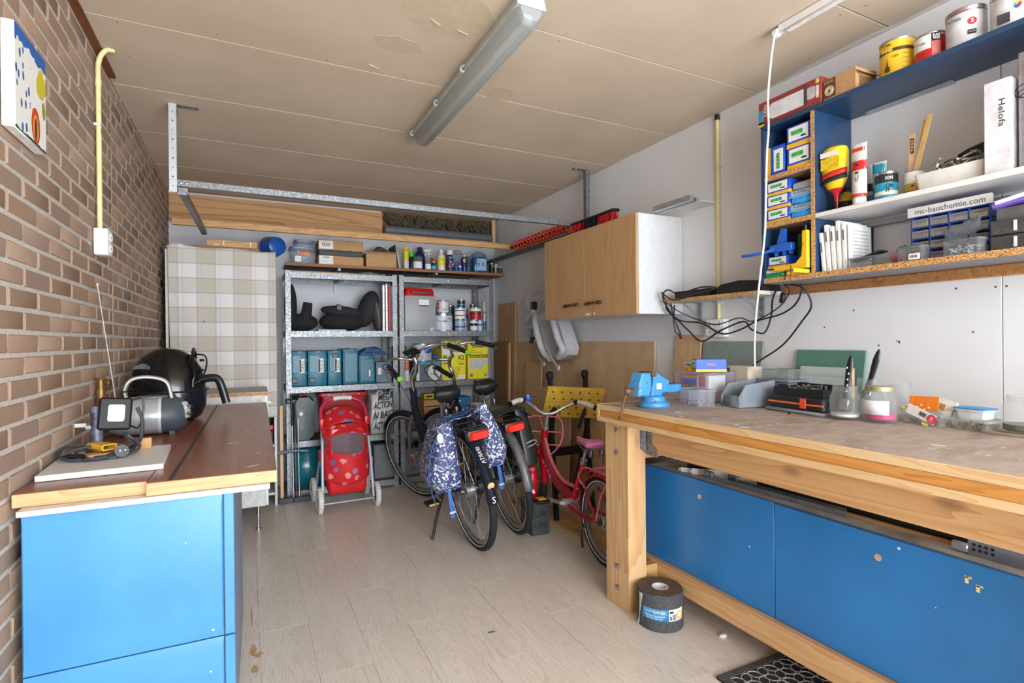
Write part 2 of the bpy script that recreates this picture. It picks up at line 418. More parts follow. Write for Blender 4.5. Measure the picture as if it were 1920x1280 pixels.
for i, (y0, L, z) in enumerate(bricks):
    if i in near:
        k = (round(L, 3), i % 5)
        if k not in bmesh_cache: b = MB(); brick_geo(b, L, sd=i % 5 + 3); bmesh_cache[k] = b.mesh('brick', BRICK)
        o = link('brick', bmesh_cache[k], wl); o.location = (XL, y0, z)
    else: brick_geo(far, L, XL, y0, z, i)
far.M = Matrix(); tag(far.build('brick', BRICKF, wl), 'bricks of the far and hidden part of the wall', kind='stuff')
# brown batten between brickwork and ceiling boards
tag(MB().bx(XL - .002, XL + .028, YF, 3.02, ZC - .012, ZC + .004, bev=.002).build('trim_1', wood('brown_batten', (136, 72, 40), (98, 48, 26), 1, 1, .6, False)), kind='structure')

# right wall: white wall boards with fine joints; back wall: grey-white
def wallboard(name, c):
    t = NT(name); n = t.noise(t.coord(), 1.6, 3); sp = t.N('ShaderNodeTexVoronoi'); sp.inputs['Scale'].default_value = 9; t.L(t.coord(), sp.inputs['Vector'])
    col = t.ramp(n, [(.3, shade(c, .975)), (.7, shade(c, 1.02))]); d = t.ramp(sp.outputs['Distance'], [(.0, (255, 255, 255)), (.022, (255, 255, 255)), (.028, (0, 0, 0))])
    col = t.mix(t.math('MULTIPLY', d, .55), col, (120, 112, 104)); return t.out(col, .55)
WALLW = wallboard('white_wall_board', (218, 220, 224)); WALLB = wallboard('grey_white_wall', (196, 197, 202))
wr = tag(MB().bx(XR + .012, XR + .12, YF, YB + .1, -.02, ZC + .03).build('wall_right', M((130, 130, 134), .8)), kind='structure')
js = [YF, -1.54, -.32, .897, 2.112, 3.33, 4.56, YB]
for a, c in zip(js, js[1:]): MB().bx(XR, XR + .012, a + .0012, c - .0012, 0, ZC, bev=.001).build('wall_panel', WALLW, wr)
for y, z in ((.885, 1.425), (.915, 1.425), (1.03, 1.43), (1.53, 1.30), (1.4, 1.37), (1.3, 1.22), (.98, 1.27)):
    MB().cyl((XR - .0005, y, z), (XR + .001, y, z), .004, seg=8).build('screw_hole', M((90, 86, 82), .8), wr)
MB().box((XR - .0005, 1.226, 1.237), (.001, .014, .004), (0.4, 0, 0)).build('paint_chip', M((92, 112, 116), .8), wr)
MB().box((XR - .0005, 1.221, 1.233), (.001, .004, .012)).build('paint_chip', M((92, 112, 116), .8), wr)
wb = tag(MB().bx(XL - .1, XR + .12, YB, YB + .1, -.02, ZC + .03).build('wall_back', WALLB), kind='structure')
# ------------------------------------------------------------------ left side: painting, conduit, desk and what stands on it
# child's painting on canvas
def painting_mat():
    t = NT('childs_painting'); co = t.coord(); s = t.N('ShaderNodeSeparateXYZ'); t.L(co, s.inputs[0]); y, z = s.outputs[1], s.outputs[2]
    nz = t.noise(co, 22, 2); n2 = t.noise(co, 60, 2)
    col = t.mix(0, (232, 232, 228), (232, 232, 228))
    vo = t.N('ShaderNodeTexVoronoi'); vo.inputs['Scale'].default_value = 42; t.L(t.coord((1, 1, .55)), vo.inputs['Vector'])
    drops = t.math('LESS_THAN', vo.outputs['Distance'], .30)
    left = t.math('GREATER_THAN', t.math('ADD', nz, t.math('MULTIPLY', y, -1.4)), .34); drops = t.math('MULTIPLY', drops, left)
    col = t.mix(drops, col, t.ramp(n2, [(.4, (24, 60, 140)), (.55, (40, 120, 150)), (.65, (30, 80, 160))]))
    sky = t.math('GREATER_THAN', t.math('ADD', z, t.math('MULTIPLY', nz, .05)), .262); col = t.mix(sky, col, (38, 96, 176))
    def blob(cy, cz, ry, rz, c, k=.9):
        nonlocal col
        a = t.math('POWER', t.math('DIVIDE', t.math('SUBTRACT', y, cy), ry), 2); b = t.math('POWER', t.math('DIVIDE', t.math('SUBTRACT', z, cz), rz), 2)
        r = t.math('ADD', t.math('ADD', a, b), t.math('MULTIPLY', nz, k)); col = t.mix(t.math('LESS_THAN', r, .5 + k * .5), col, c)
    blob(.2, .19, .06, .06, (206, 190, 40), 1.4); blob(.215, .12, .022, .04, (140, 150, 50))
    blob(.15, .055, .048, .07, (206, 62, 34), .3); blob(.15, .05, .03, .052, (222, 150, 50), .3); blob(.15, .045, .014, .045, (40, 66, 50), .3)
    gr = t.math('LESS_THAN', t.math('ADD', z, t.math('MULTIPLY', nz, .03)), .022); col = t.mix(gr, col, (34, 74, 52))
    t.bump(t.noise(co, 500, 1), .1, .0005); return t.out(col, .6)
c = thing('painting', "child's painting of a house and yellow sun on canvas on the brick wall", 'painting', (XL + .004, 1.79, 1.815))
MB().bx(0, .028, 0, .236, 0, .275, bev=.003).build('canvas', M((226, 225, 222), .8), c)
o = MB().bx(.028, .0288, .002, .234, .002, .273).build('painted_front', painting_mat(), c)
# conduit and double socket
PVC = M((216, 206, 150), .5, 0, .05)
c = thing('conduit', 'cream plastic conduit bending from brick wall into the ceiling', 'pipe', (XL + .018, 2.735, 1.7))
MB().tube([(0, 0, 0), (0, 0, .3), (0, 0, .62), (.002, 0, .72), (.022, .008, .775), (.05, .02, .79)], .0095, seg=12).build('tube', PVC, c)
MB().cyl((0, 0, -.005), (0, 0, .03), .0118, seg=12).build('coupling', PVC, c); MB().cyl((0, 0, .62), (0, 0, .65), .0112, seg=12).build('coupling', PVC, c)
b = MB(); b.box((-.004, 0, .46), (.024, .03, .012), bev=.002).build('clip', OFFWHITE, c)
MB().box((0.0098, -.001, .435), (.0006, .008, .022)).build('print', M((90, 86, 60), .6), c)
c = thing('wall_socket', 'white surface-mounted double socket below conduit on the brick wall', 'socket', (XL + .003, 2.735, 1.625))
MB().bx(0, .05, -.04, .04, -.005, .105, bev=.006, seg=2).build('housing', WHITE, c)
for z in (.027, .073):
    MB().lathe([(.019, .0006), (.019, .004), (.0165, .004), (.0165, .0006)], (.05, 0, z), 20, False, (0, rad(90), 0)).build('outlet', WHITE, c)
    MB().cyl((.05, -.008, z), (.0525, -.008, z), .0025, seg=8).cyl((.05, .008, z), (.0525, .008, z), .0025, seg=8).build('pin_hole', INK, c)

# desk: two brown veneered boards on a white slab
VENE = wood('brown_veneer', (148, 92, 64), (118, 68, 46), 1, 1.6, .3, False, 9)
EDGEW = wood('pale_edge_strip', (216, 170, 122), (190, 140, 96), 0, 1.5, .5, False, 12)
DR = rad(-.86)
dk = thing('desk', 'long brown veneered desk top with pale wooden front edge along the brick wall', 'desk', (.077, 1.783, .83), DR)
b = MB(); b.bx(-.334, 0, .004, 2.05, 0, .037, bev=.001); b.build('board', VENE, dk)
MB().bx(-.334, 0, -.002, .004, 0, .036, bev=.001).build('edge_strip', EDGEW, dk)
b = MB(); b.bx(-.63, -.336, .034, 2.05, 0, .0365, bev=.001); b.build('board', VENE, dk)
MB().bx(-.63, -.336, .026, .034, 0, .0355, bev=.001).build('edge_strip', EDGEW, dk)
MB().bx(-.284, -.272, .002, 2.04, .0368, .0378).build('groove_strip', M((62, 48, 42), .5), dk)
MB().bx(-.61, -.02, -.012, 2.03, -.016, -.001, bev=.001).build('slab', M((214, 214, 212), .4), dk)
for px, py, w, h, a in ((-.065, .09, .05, .009, .5), (-.14, .55, .05, .007, -.1), (-.05, .3, .012, .005, .2), (-.09, .82, .016, .005, .1), (-.2, .7, .006, .004, 0)):
    MB().ell((px, py, .0372), (w / 2, h / 2, .0006), 10, 4, (0, 0, a)).build('paint_drip', WHITE, dk)
# blue cabinet beneath the desk
def blue_mat(name, c, sc=1):
    t = NT(name); n = t.noise(t.coord(), 3, 4); vo = t.N('ShaderNodeTexVoronoi'); vo.inputs['Scale'].default_value = 16 * sc; t.L(t.coord(), vo.inputs['Vector'])
    col = t.ramp(n, [(.3, shade(c, .95)), (.7, shade(c, 1.06))])
    sp = t.N('ShaderNodeSeparateColor'); t.L(vo.outputs['Color'], sp.inputs[0]); th = t.math('MULTIPLY', t.math('GREATER_THAN', sp.outputs[0], .72), .055)
    col = t.mix(t.math('LESS_THAN', vo.outputs['Distance'], th), col, (226, 230, 232)); return t.out(col, t.math('MULTIPLY_ADD', n, .2, .22))
BLUEC = blue_mat('bright_blue_paint', (68, 134, 190)); BLUED = blue_mat('blue_cabinet_paint', (34, 112, 178), .8); BLUES = M((52, 92, 146), .35, 0, .06, 20)
bc = thing('desk_cabinet', 'light blue painted cabinet with two stacked fronts under the desk end', 'cabinet', (-.535, 1.82, 0), DR)
MB().bx(.004, .49, .02, 1.0, .0, .805, bev=.002).build('body', M((120, 134, 160), .4), bc)
for z0, z1 in ((.384, .806), (.004, .380)):
    b = MB(); w = .464
    R0 = [(0, .019, z0), (w, .019, z0), (w, .019, z1), (0, .019, z1)]; R1 = [(0, .002, z0), (w, .002, z0), (w, .002, z1), (0, .002, z1)]
    e = .026; R2 = [(.004, -.002, z0 + e), (w - .004, -.002, z0 + e), (w - .004, -.002, z1 - e), (.004, -.002, z1 - e)]
    b.rings([R0, R1, R2]); b.build('front_panel', BLUEC, bc, ang=20)
    MB().bx(w + .003, w + .03, -.001, .019, z0, z1, bev=.002).build('edge_panel', BLUEC, bc)
# white cabinet behind the desk
wc = thing('base_cabinet', 'white kitchen base cabinet with raw chipboard top on chrome legs behind the desk', 'cabinet', (-.5, 3.94, 0), DR)
MB().bx(0, .6, 0, .46, .165, .905, bev=.002).build('body', M((206, 206, 206), .4), wc)
MB().bx(.6, .618, 0, .455, .167, .903, bev=.002).build('door', WHITE, wc)
MB().tube([(.618, .06, .845), (.645, .06, .845), (.645, .16, .845), (.618, .16, .845)], .004, smooth=False).build('handle', CHROME, wc)
MB().bx(-.01, .62, -.012, .465, .905, .925).build('top_board', [CHIP, M((200, 196, 190), .5)], wc)
MB().bx(-.01, .62, -.012, .465, .925, .928).build('top_laminate', M((176, 170, 164), .6), wc)
for px, py in ((.05, .05), (.555, .05), (.05, .41), (.555, .41)):
    MB().cyl((px, py, .008), (px, py, .166), .011, seg=12).cyl((px, py, 0), (px, py, .009), .019, seg=14).build('leg', CHROME, wc)

# white board with work lamp on the desk
wbm = [M((214, 215, 216), .35, 0, .02), MDF]
wb_ = tag(MB().bx(0, .305, 0, .36, 0, .017, bev=.001).build('white_board', wbm[0]), 'white laminated shelf board lying on the desk under the work lamp', 'board')
wb_.location = (-.541, 1.945, .8675); wb_.rotation_euler = (0, 0, rad(3))
ZB = .8848
wlp = thing('work_lamp', 'black square floodlight with white lens on a paint-spattered stand', 'lamp', (-.43, 2.22, ZB))
MB().tube([(-.03, .03, 0), (-.032, .03, .16)], .017, seg=12, smooth=False).build('stand_tube', M((92, 94, 110), .5, .4, .4, 40), wlp)
MB().tube([(-.065, .05, .006), (.04, .05, .006), (.09, .02, .03), (.1, .02, .1), (.085, .02, .15)], .006).tube([(-.05, 0, .005), (.05, 0, .005)], .006).build('bracket', DSTEEL, wlp)
H = Matrix.Translation((.03, -.02, .137)) @ Euler((rad(-10), rad(5), rad(12))).to_matrix().to_4x4()
b = MB(); b.M = H; b.box((0, .015, 0), (.092, .03, .108), bev=.006); b.build('housing', M((9, 9, 10), .6, 0, .1), wlp)
b = MB(); b.M = H; b.prism(rrect(.046, .056, .007), -.0008, .0008, fmat((.003, -.0005, .002), FX, FY)); b.build('lens', M((206, 208, 212), .3, 0, .02), wlp)
b = MB(); b.M = H; b.tube([(.046, .03, .05), (.075, .035, .052), (.08, .04, .0), (.07, .04, -.045), (.046, .02, -.04)], .003); b.build('yoke', BLACK, wlp)
MB().cyl((-.06, .03, .09), (-.012, .03, .09), .009, seg=10).build('clamp_knob', M((170, 172, 178), .4, .5), wlp)
b = MB(); b.tube([(.05, .0, .07), (.07, -.03, .03), (.03, -.07, .012), (-.04, -.06, .008), (-.075, -.02, .02), (-.03, .03, .03), (.02, -.02, .016), (-.02, -.08, .008), (.02, -.098, .01), (.042, -.105, .012)], .0042, seg=8)
b.tube([(.06, .0, .06), (.085, .0, .03), (.07, -.05, .008), (.02, -.05, .006), (-.08, -.01, .006), (-.105, -.04, .012), (-.1, -.07, .02), (-.04, -.03, .034), (.05, -.01, .03)], .0048, seg=8)
b.tube([(.085, -.02, .05), (.1, -.05, .02), (.06, -.09, .006), (-.02, -.11, .006), (-.08, -.1, .008), (-.115, -.05, .02), (-.105, .0, .034), (-.05, .02, .03), (-.02, -.02, .01), (-.06, -.06, .006), (-.03, -.12, .007), (.03, -.12, .01)], .0052, seg=8)
b.build('cable', M((56, 60, 68), .5), wlp)
b = MB(); b.cyl((-.09, -.06, .012), (-.02, -.075, .01), .008, .005, 10); b.build('strain_relief', BLACK, wlp)
b = MB(); b.M = Matrix.Translation((.058, -.095, .021)) @ Euler((rad(75), 0, rad(20))).to_matrix().to_4x4()
b.lathe([(.009, -.03), (.012, -.008), (.0195, -.004), (.0195, .012), (.014, .012), (.014, .008)], seg=20); b.build('plug', M((70, 72, 78), .5), wlp)
b = MB(); b.M = Matrix.Translation((.058, -.095, .021)) @ Euler((rad(75), 0, rad(20))).to_matrix().to_4x4()
b.cyl((-.007, 0, .006), (-.007, 0, .026), .0024, seg=8).cyl((.007, 0, .006), (.007, 0, .026), .0024, seg=8); b.build('plug_pin', CHROME, wlp)
sl = thing('spirit_level', 'short yellow hollow spirit level end among the lamp cable', 'level', (-.408, 2.155, ZB + .016), rad(38))
b = MB(); b.rings([[(x_, 0, z_) for x_, z_ in rrect(.046, .02, .007)], [(x_, .09, z_) for x_, z_ in rrect(.046, .02, .007)], [(x_ * .8, .09, z_ * .65) for x_, z_ in rrect(.046, .02, .007)], [(x_ * .8, 0, z_ * .65) for x_, z_ in rrect(.046, .02, .007)]], loop=True); b.build('profile', M((214, 168, 50), .4), sl)
MB().bx(-.016, .016, .03, .06, -.0155, -.0105).build('foot', M((150, 120, 40), .5), sl)
tag(MB().box((0, 0, .008), (.11, .05, .016), bev=.001).build('wood_block', PINEX), 'small pine offcut under the yellow level on the white board', 'wood block').location = (-.42, 2.17, ZB)
bpy.data.objects['wood_block'].rotation_euler = (0, 0, .5); bpy.data.objects['spirit_level'].location.z = ZB + .033
tag(MB().box((0, 0, .019), (.045, .02, .038), bev=.001).build('wood_block', PINEX), 'upright pine offcut beside the plug on the white board', 'wood block').location = (-.33, 2.27, ZB)

# boombox
bb = thing('boombox', 'silver portable radio with arched handle and raised antenna on the desk', 'radio', (-.365, 2.735, .868), rad(4))
SIL = M((176, 180, 186), .28, .35, .04); GRILL = M((66, 74, 82), .5, 0, .1, 200)
def oval(x, ry, rz, cz, n=20): return [(x, ry * math.cos(2 * math.pi * k / n), cz + rz * math.sin(2 * math.pi * k / n)) for k in range(n)]
b = MB(); b.rings([oval(-.15, .05, .05, .085), oval(-.145, .085, .068, .083), oval(-.11, .1, .08, .081), oval(-.05, .108, .081, .082), oval(.02, .108, .081, .082)]); b.build('body', SIL, bb)
b = MB(); b.rings([oval(.021, .1085, .0815, .082), oval(.034, .1085, .0815, .082)]); b.build('seam_band', M((206, 210, 214), .25, .3, 0), bb)
b = MB(); b.rings([oval(.035, .107, .08, .082), oval(.08, .1, .077, .081), oval(.11, .08, .066, .08), oval(.125, .05, .045, .078)]); b.build('speaker_grille', GRILL, bb)
b = MB(); b.box((.118, -.045, .1), (.03, .03, .075), (0, rad(-12), rad(-30)), bev=.01, seg=2); b.build('control_panel', M((190, 194, 198), .2, .4), bb)
for z_, y_ in ((.085, -.058), (.115, -.05)): MB().cyl((.128, y_, z_), (.143, y_ - .01, z_), .009, seg=14).build('knob', CHROME, bb)
MB().ell((.136, -.066, .1), (.003, .003, .003), 8, 5).build('indicator', M((220, 210, 60), .3), bb)
MB().lathe([(.06, 0), (.058, .006), (.05, .008), (.03, .004)], (.0, .01, .157), 24).build('disc_lid', M((120, 124, 128), .3, .3), bb)
b = MB(); b.tube([(-.09, -.02, .15), (-.095, -.02, .2), (-.07, -.02, .238), (-.01, -.02, .245), (.05, -.02, .222), (.07, -.02, .15)], .016, seg=10, flat=.5, up=(0, 0, 1)); b.build('handle', M((168, 166, 160), .3, .3), bb)
MB().cyl((-.13, .03, .13), (-.172, -.1, .62), .0022, .0016, 8).cyl((-.172, -.1, .62), (-.1725, -.1015, .628), .0034, seg=8).build('antenna', M((206, 206, 208), .35, .3, 0), bb)
MB().bx(-.1, -.08, -.05, .05, -.0005, .012).build('foot', BLACK, bb); MB().bx(.06, .08, -.05, .05, -.0005, .014).build('foot', BLACK, bb)
# deep fryer
fr = thing('air_fryer', 'glossy black domed air fryer with side handle on the desk', 'fryer', (-.362, 3.2, .868), rad(-35))
b = MB(); b.rings([[(rx * math.cos(2 * math.pi * k / 32), ry * math.sin(2 * math.pi * k / 32), z_) for k in range(32)] for rx, ry, z_ in ((.12, .1, .0), (.155, .135, .02), (.176, .152, .07), (.18, .158, .12), (.178, .156, .15))]); b.build('base', M((22, 26, 38), .1, 0, 0), fr)
b = MB(); b.rings([[(rx * math.cos(2 * math.pi * k / 32), ry * math.sin(2 * math.pi * k / 32), z_) for k in range(32)] for rx, ry, z_ in ((.178, .156, .152), (.172, .15, .2), (.155, .136, .26), (.122, .11, .315), (.07, .065, .352), (.02, .02, .364))]); b.build('lid', BLACKGLOSS, fr)
MB().torus((0, 0, .151), .178, .005, (0, 0, 1), 40, 8).build('seam_ring', M((30, 30, 34), .3), fr)
b = MB(); b.tube([(.0, .14, .16), (.02, .15, .24), (.05, .13, .32), (.09, .07, .355), (.14, .0, .33), (.172, -.03, .24), (.176, -.04, .17)], .007, seg=8, flat=1.6, up=(0, 0, 1)); b.build('lid_rib', BLACK, fr)
for k in range(7):
    x_ = -.072 + k * .0145; hh = .030 * math.sqrt(max(0.05, 1 - ((k - 3) / 3.7) ** 2))
    MB().box((x_ * .9, -.132, .262 + hh / 2), (.004, .006, hh), (rad(-40), 0, 0)).build('vent_slot', M((120, 120, 118), .5), fr)
b = MB(); b.M = Matrix.Rotation(rad(35), 4, 'Z'); b.tube([(.15, -.03, .2), (.19, -.035, .208), (.222, -.04, .2), (.24, -.045, .16), (.262, -.05, .075)], .0155, seg=10, flat=1.3, up=(0, 0, 1)); b.build('handle', M((24, 30, 36), .3), fr)
for z_, a_ in ((.30, .35), (.25, .2), (.21, .1)): MB().box((.15 * math.cos(a_) * (1.35 - z_), .16 * math.sin(a_), z_), (.02, .016, .014), bev=.003).build('clip', BLACK, fr)
b = MB(); b.tube([(.05, .13, .33), (.13, .1, .32), (.2, .02, .27), (.212, -.03, .21), (.19, -.05, .19)], .004); b.build('power_cord', BLACK, fr)
# copper pipe with tap on the wall
cp = thing('water_pipe', 'copper water pipe with brass fitting on the brick wall behind the radio', 'pipe', (XL + .024, 2.69, .868))
COP = M((122, 70, 46), .45, .5, .2); BRS = M((128, 98, 58), .4, .6, .2)
MB().cyl((0, 0, 0), (0, 0, .165), .011, seg=12).build('copper_tube', COP, cp)
MB().cyl((0, 0, .155), (0, 0, .205), .0165, seg=12).cyl((0, 0, .205), (0, 0, .25), .012, seg=12).torus((0, 0, .245), .016, .004).build('fitting', BRS, cp)
MB().cyl((0, .0, .228), (.02, .09, .226), .009, seg=12).cyl((.01, .04, .227), (.016, .07, .227), .0145, seg=6).build('spout', BRS, cp)
MB().box((-.012, 0, .1), (.03, .035, .01)).build('pipe_clip', STEEL, cp)
tag(MB().bx(0, .035, 0, .05, -.0, .006, bev=.001).bx(.0, .035, .0, .006, .006, .014).build('wall_clip', WHITE), 'small white plastic clip on the brick wall above the lamp cable', 'clip').location = (XL - .002, 2.42, .955)

# curtained tall cabinet in the corner
tc = thing('tall_cabinet', 'white tall cabinet behind the checked curtain in the back corner', 'cabinet', (-.52, 4.5, 0))
for x_ in (0, .70): MB().bx(x_, x_ + .018, 0, .56, 0, 1.93, bev=.001).build('side_panel', OFFWHITE, tc)
for z_ in (.08, .45, .8, 1.2, 1.55, 1.912): MB().bx(.019, .699, .01, .55, z_, z_ + .018).build('shelf', OFFWHITE, tc)
MB().bx(.019, .699, .552, .559, .0, 1.93).build('back_panel', OFFWHITE, tc)
tag(MB().bx(0, .022, 0, .045, 0, .76).build('wood_post', PINEZ), 'narrow brown wooden batten standing between curtain cabinet and steel rack', 'batten').location = (.222, 4.55, 0)
for nm, c_, lo, d in (('tool_bag', (44, 46, 50), (.07, 4.55, .818), (.1, .2, .12)),): pass
rb = thing('storage_box', 'red and black tool box on cabinet shelf under the curtain', 'box', (.02, 4.52, .4685))
MB().bx(0, .155, 0, .2, 0, .11, bev=.008).build('box_body', M((30, 31, 34), .5), rb); MB().bx(.0, .155, -.002, .2, .111, .15, bev=.006).build('lid', M((190, 30, 34), .4), rb)
MB().tube([(.04, .1, .15), (.04, .1, .175), (.115, .1, .175), (.115, .1, .15)], .006, smooth=False).build('handle', BLACK, rb)
def check_mat():
    t = NT('checked_cotton'); s = t.N('ShaderNodeSeparateXYZ'); t.L(t.coord(), s.inputs[0])
    def band(o, w, ph): fr_ = t.math('FRACT', t.math('DIVIDE', t.math('ADD', o, ph), w)); return fr_
    u = band(s.outputs[0], .236, 5); v_ = band(s.outputs[2], .212, 5)
    bu = t.math('LESS_THAN', u, .5); bv = t.math('LESS_THAN', v_, .5)
    f = t.math('ADD', bu, bv); col = t.ramp(t.math('MULTIPLY', f, .5), [(0, (214, 213, 212)), (.4, (198, 193, 187)), (.9, (186, 176, 165))], 'CONSTANT')
    def line(x_): a = t.math('ABSOLUTE', t.math('SUBTRACT', t.math('FRACT', t.math('MULTIPLY', x_, 2)), .5)); return t.math('GREATER_THAN', a, .462)
    def pale(x_): a = t.math('ABSOLUTE', t.math('SUBTRACT', t.math('FRACT', t.math('MULTIPLY', x_, 2)), .25)); return t.math('LESS_THAN', a, .018)
    col = t.mix(t.math('MULTIPLY', line(v_), .55), col, (140, 138, 140)); col = t.mix(t.math('MULTIPLY', line(u), .4), col, (150, 146, 144)); col = t.mix(t.math('MULTIPLY', pale(u), .4), col, (168, 160, 154))
    t.bump(t.noise(t.coord(), 700, 1), .15, .0004); return t.out(col, .9)
def curt(u, v_):
    x_ = u * .715 + .012 * (1 - v_) * (u < .02); z_ = -v_ * 1.27
    f = .012 * math.sin(u * 21) * (v_ ** .7) + .016 * math.exp(-((u - .77) / .03) ** 2) * min(1, v_ * 3) + .008 * noise.noise(V((u * 4, v_ * 5, 1)))
    top = .014 * math.sin(u * 13) * (1 - v_) * (.3 if u > .15 else 1)
    return (x_ + (1 - u) * .03 * v_, f - .01 * u, z_ + top - .012 * (1 - v_) * u)
ct = thing('curtain', 'beige and white checked cloth curtain hanging in front of the corner cabinet', 'curtain', (-.515, 4.47, 1.955))
MB().grid(curt, 70, 60).build('cloth', check_mat(), ct, thick=.0015)
MB().cyl((-.005, .012, -.012), (.72, .012, -.02), .006, seg=8).build('curtain_wire', STEEL, ct)
MB().ell((.235, -.0165, -.545), (.007, .002, .004), 8, 4).build('stain', INK, ct)
tag(MB().bx(0, .46, 0, .12, 0, .045, bev=.002).build('plank', OAKY), 'reddish brown plank on top of the curtained cabinet, lower of two', 'plank').location = (-.37, 4.55, 1.931)
pk = thing('plank', 'paint-splashed pale wood plank on top of the curtained cabinet, upper of two', 'plank', (-.265, 4.55, 1.977))
MB().bx(0, .34, 0, .1, 0, .05, bev=.002).build('board', PINEX, pk)
for x_, w in ((.11, .006), (.05, .03), (.29, .008)): MB().bx(x_, x_ + w, -.0008, .001, .01, .045 if w < .01 else .016).build('paint_splash', WHITE, pk)
bw = thing('blue_bucket', 'blue plastic tub lying on its side at the curtained cabinet corner', 'tub', (.185, 4.7, 1.932))
b = MB(); b.lathe([(.045, -.1), (.07, -.09), (.08, -.04), (.085, .03), (.088, .03), (.088, .038), (.08, .038), (.07, -.08), (.03, -.092)], (0, 0, .088), 24, True, (rad(-90), 0, rad(25))); b.build('tub', M((24, 78, 158), .3), bw)
# ------------------------------------------------------------------ overhead door rails and timber at the back
rl = thing('door_rail', 'galvanised rail crossing the room under the ceiling between two hangers', 'rail', (0, 3.25, 2.07))
b = MB(); b.rings([[(x_, a, z_) for a, z_ in ((-.012, 0), (.02, 0), (.02, .004), (-.008, .004), (-.008, .028), (.02, .028), (.02, .032), (-.012, .032))] for x_ in (-.318, 2.2)]); b.build('channel', GALV, rl)
for x_ in (-.302, -.276): MB().lathe([(.008, 0), (.007, .004), (.003, .006)], (x_, -.012, .016), 12, True, (rad(90), 0, 0)).build('bolt', STEEL, rl)
for nm, lb, x_, zb, fl in (('rail_hanger', 'pale grey perforated steel hanger near brick wall holding the ceiling rail', -.352, 2.036, 1), ('rail_hanger', 'slotted galvanised hanger beside white wall holding the ceiling rail', 2.215, 2.0, -1)):
    h = thing(nm, lb, 'hanger', (x_, 3.235, zb), 0, 'rail hangers'); H_ = ZC - zb
    MB().bx(0, .034, 0, .003, 0, H_).bx(.031 if fl > 0 else 0, .034 if fl > 0 else .003, .003, .034, 0, H_).build('angle_bar', M((188, 192, 194), .4, .4, .04) if fl > 0 else GALV, h)
    for k in range(9):
        zz = .03 + k * (H_ - .07) / 8; MB().cyl((.017, -.0006, zz), (.017, .001, zz), .0045 if k % 2 else .003, seg=8).build('hole', M((60, 62, 64), .6), h)
    MB().bx(.034 * (fl > 0), .034 * (fl > 0) + fl * .1, .0, .035, H_ - .004, H_ - .001).bx(.034, .037, 0, .035, H_ - .04, H_ - .004).build('ceiling_bracket', GALV, h)
    MB().cyl((.034 * (fl > 0) + fl * .075, .018, H_ - .012), (.034 * (fl > 0) + fl * .075, .018, H_ - .004), .009, seg=6).build('bolt', STEEL, h)
tr = thing('door_track', 'dark steel track running back from the left hanger to the timber', 'track', (-.3, 3.27, 2.03))
b = MB(); b.rings([[(a + k * .028, k * 1.13, z_ - k * .0) for a, z_ in ((-.012, 0), (.02, 0), (.02, .03), (.016, .03), (.016, .004), (-.008, .004), (-.008, .03), (-.012, .03))] for k in (0, 1)]); b.build('channel', DSTEEL, tr)
MB().bx(-.014, .028, -.012, .004, .0, .038).build('end_bracket', GALV, tr)
tr = thing('door_track', 'dark steel track along the white wall running behind the wall cupboard', 'track', (2.205, 3.27, 2.03))
b = MB(); b.rings([[(a, y_, z_) for a, z_ in ((-.012, 0), (.02, 0), (.02, .035), (.016, .035), (.016, .004), (-.008, .004), (-.008, .035), (-.012, .035))] for y_ in (0, 1.77)]); b.build('channel', M((92, 96, 100), .38, .8, .1), tr)
MB().box((.004, .85, .045), (.02, .03, .02)).build('splice_plate', GALV, tr)

PLY = wood('plywood_panel', (196, 152, 100), (158, 108, 62), 0, 1.0, .6, False, 5.0)
pn = thing('plywood_panel', 'long plywood panel with bold grain under the ceiling at the back', 'panel', (XL, 5.05, 2.25))
MB().bx(.006, 1.712, 0, .015, 0, .215, bev=.001).build('sheet', PLY, pn)
tag(MB().bx(0, 1.17, 0, .012, 0, .238).build('backing_board', wood('dark_gap_brown', (112, 72, 46), (84, 52, 32), 0, 1.2, .7, False)), 'reddish brown board added to stand for the dark gap behind the grey pipe', 'board').location = (1.153, 5.086, 2.25)  # added sheet: its dark brown stands in for the shaded gap behind the pipe
tag(MB().bx(0, .035, 0, .03, 0, .235, bev=.002).build('timber_post', PINEZ), 'short pine post at the right end of the grey pipe', 'post').location = (2.255, 4.98, 2.25)
tb = thing('timber_batten', 'pine batten spanning the room in front of the plywood panel', 'batten', (-.475, 4.475, 2.104))
MB().bx(0, 2.8, 0, .03, 0, .046, bev=.002).build('beam', PINEX, tb)
for k in range(9): MB().cyl((.2 + k * .31, -.001, .005), (.205 + k * .31, -.012, -.02), .0012, seg=6).build('nail', STEEL, tb)
gp = thing('drain_pipe', 'grey plastic drain pipe lying under insulation at the back ceiling', 'pipe', (1.16, 5.0, 2.25))
MB().cyl((0, 0, .047), (1.09, 0, .047), .045, seg=20).build('tube', M((92, 98, 106), .5), gp)
for x_ in (.18, .42, .68, .9): MB().torus((x_, 0, .047), .0452, .0012, (1, .05, 0), 28, 5).build('seam', M((70, 76, 84), .5), gp)
ins = MB(); random.seed(4)
for k in range(110): ins.ell((random.uniform(.03, 1.05), random.uniform(.0, .03), random.uniform(.115, .19)), (random.uniform(.025, .05), .025, random.uniform(.015, .03)), 9, 6, (random.random(), random.random(), random.random()))
o = tag(ins.build('insulation', M((66, 62, 46), .95, 0, .35, 50, .6)), 'tufts of green-brown mineral wool stuffed above the grey pipe', 'insulation', kind='stuff'); o.location = (1.16, 5.03, 2.25)
tag(MB().bx(0, 2.8, 0, .16, 0, .02).build('ledge', PINEX), 'pine ledge board carrying the plywood panel and grey pipe', 'ledge').location = (-.52, 4.92, 2.229)

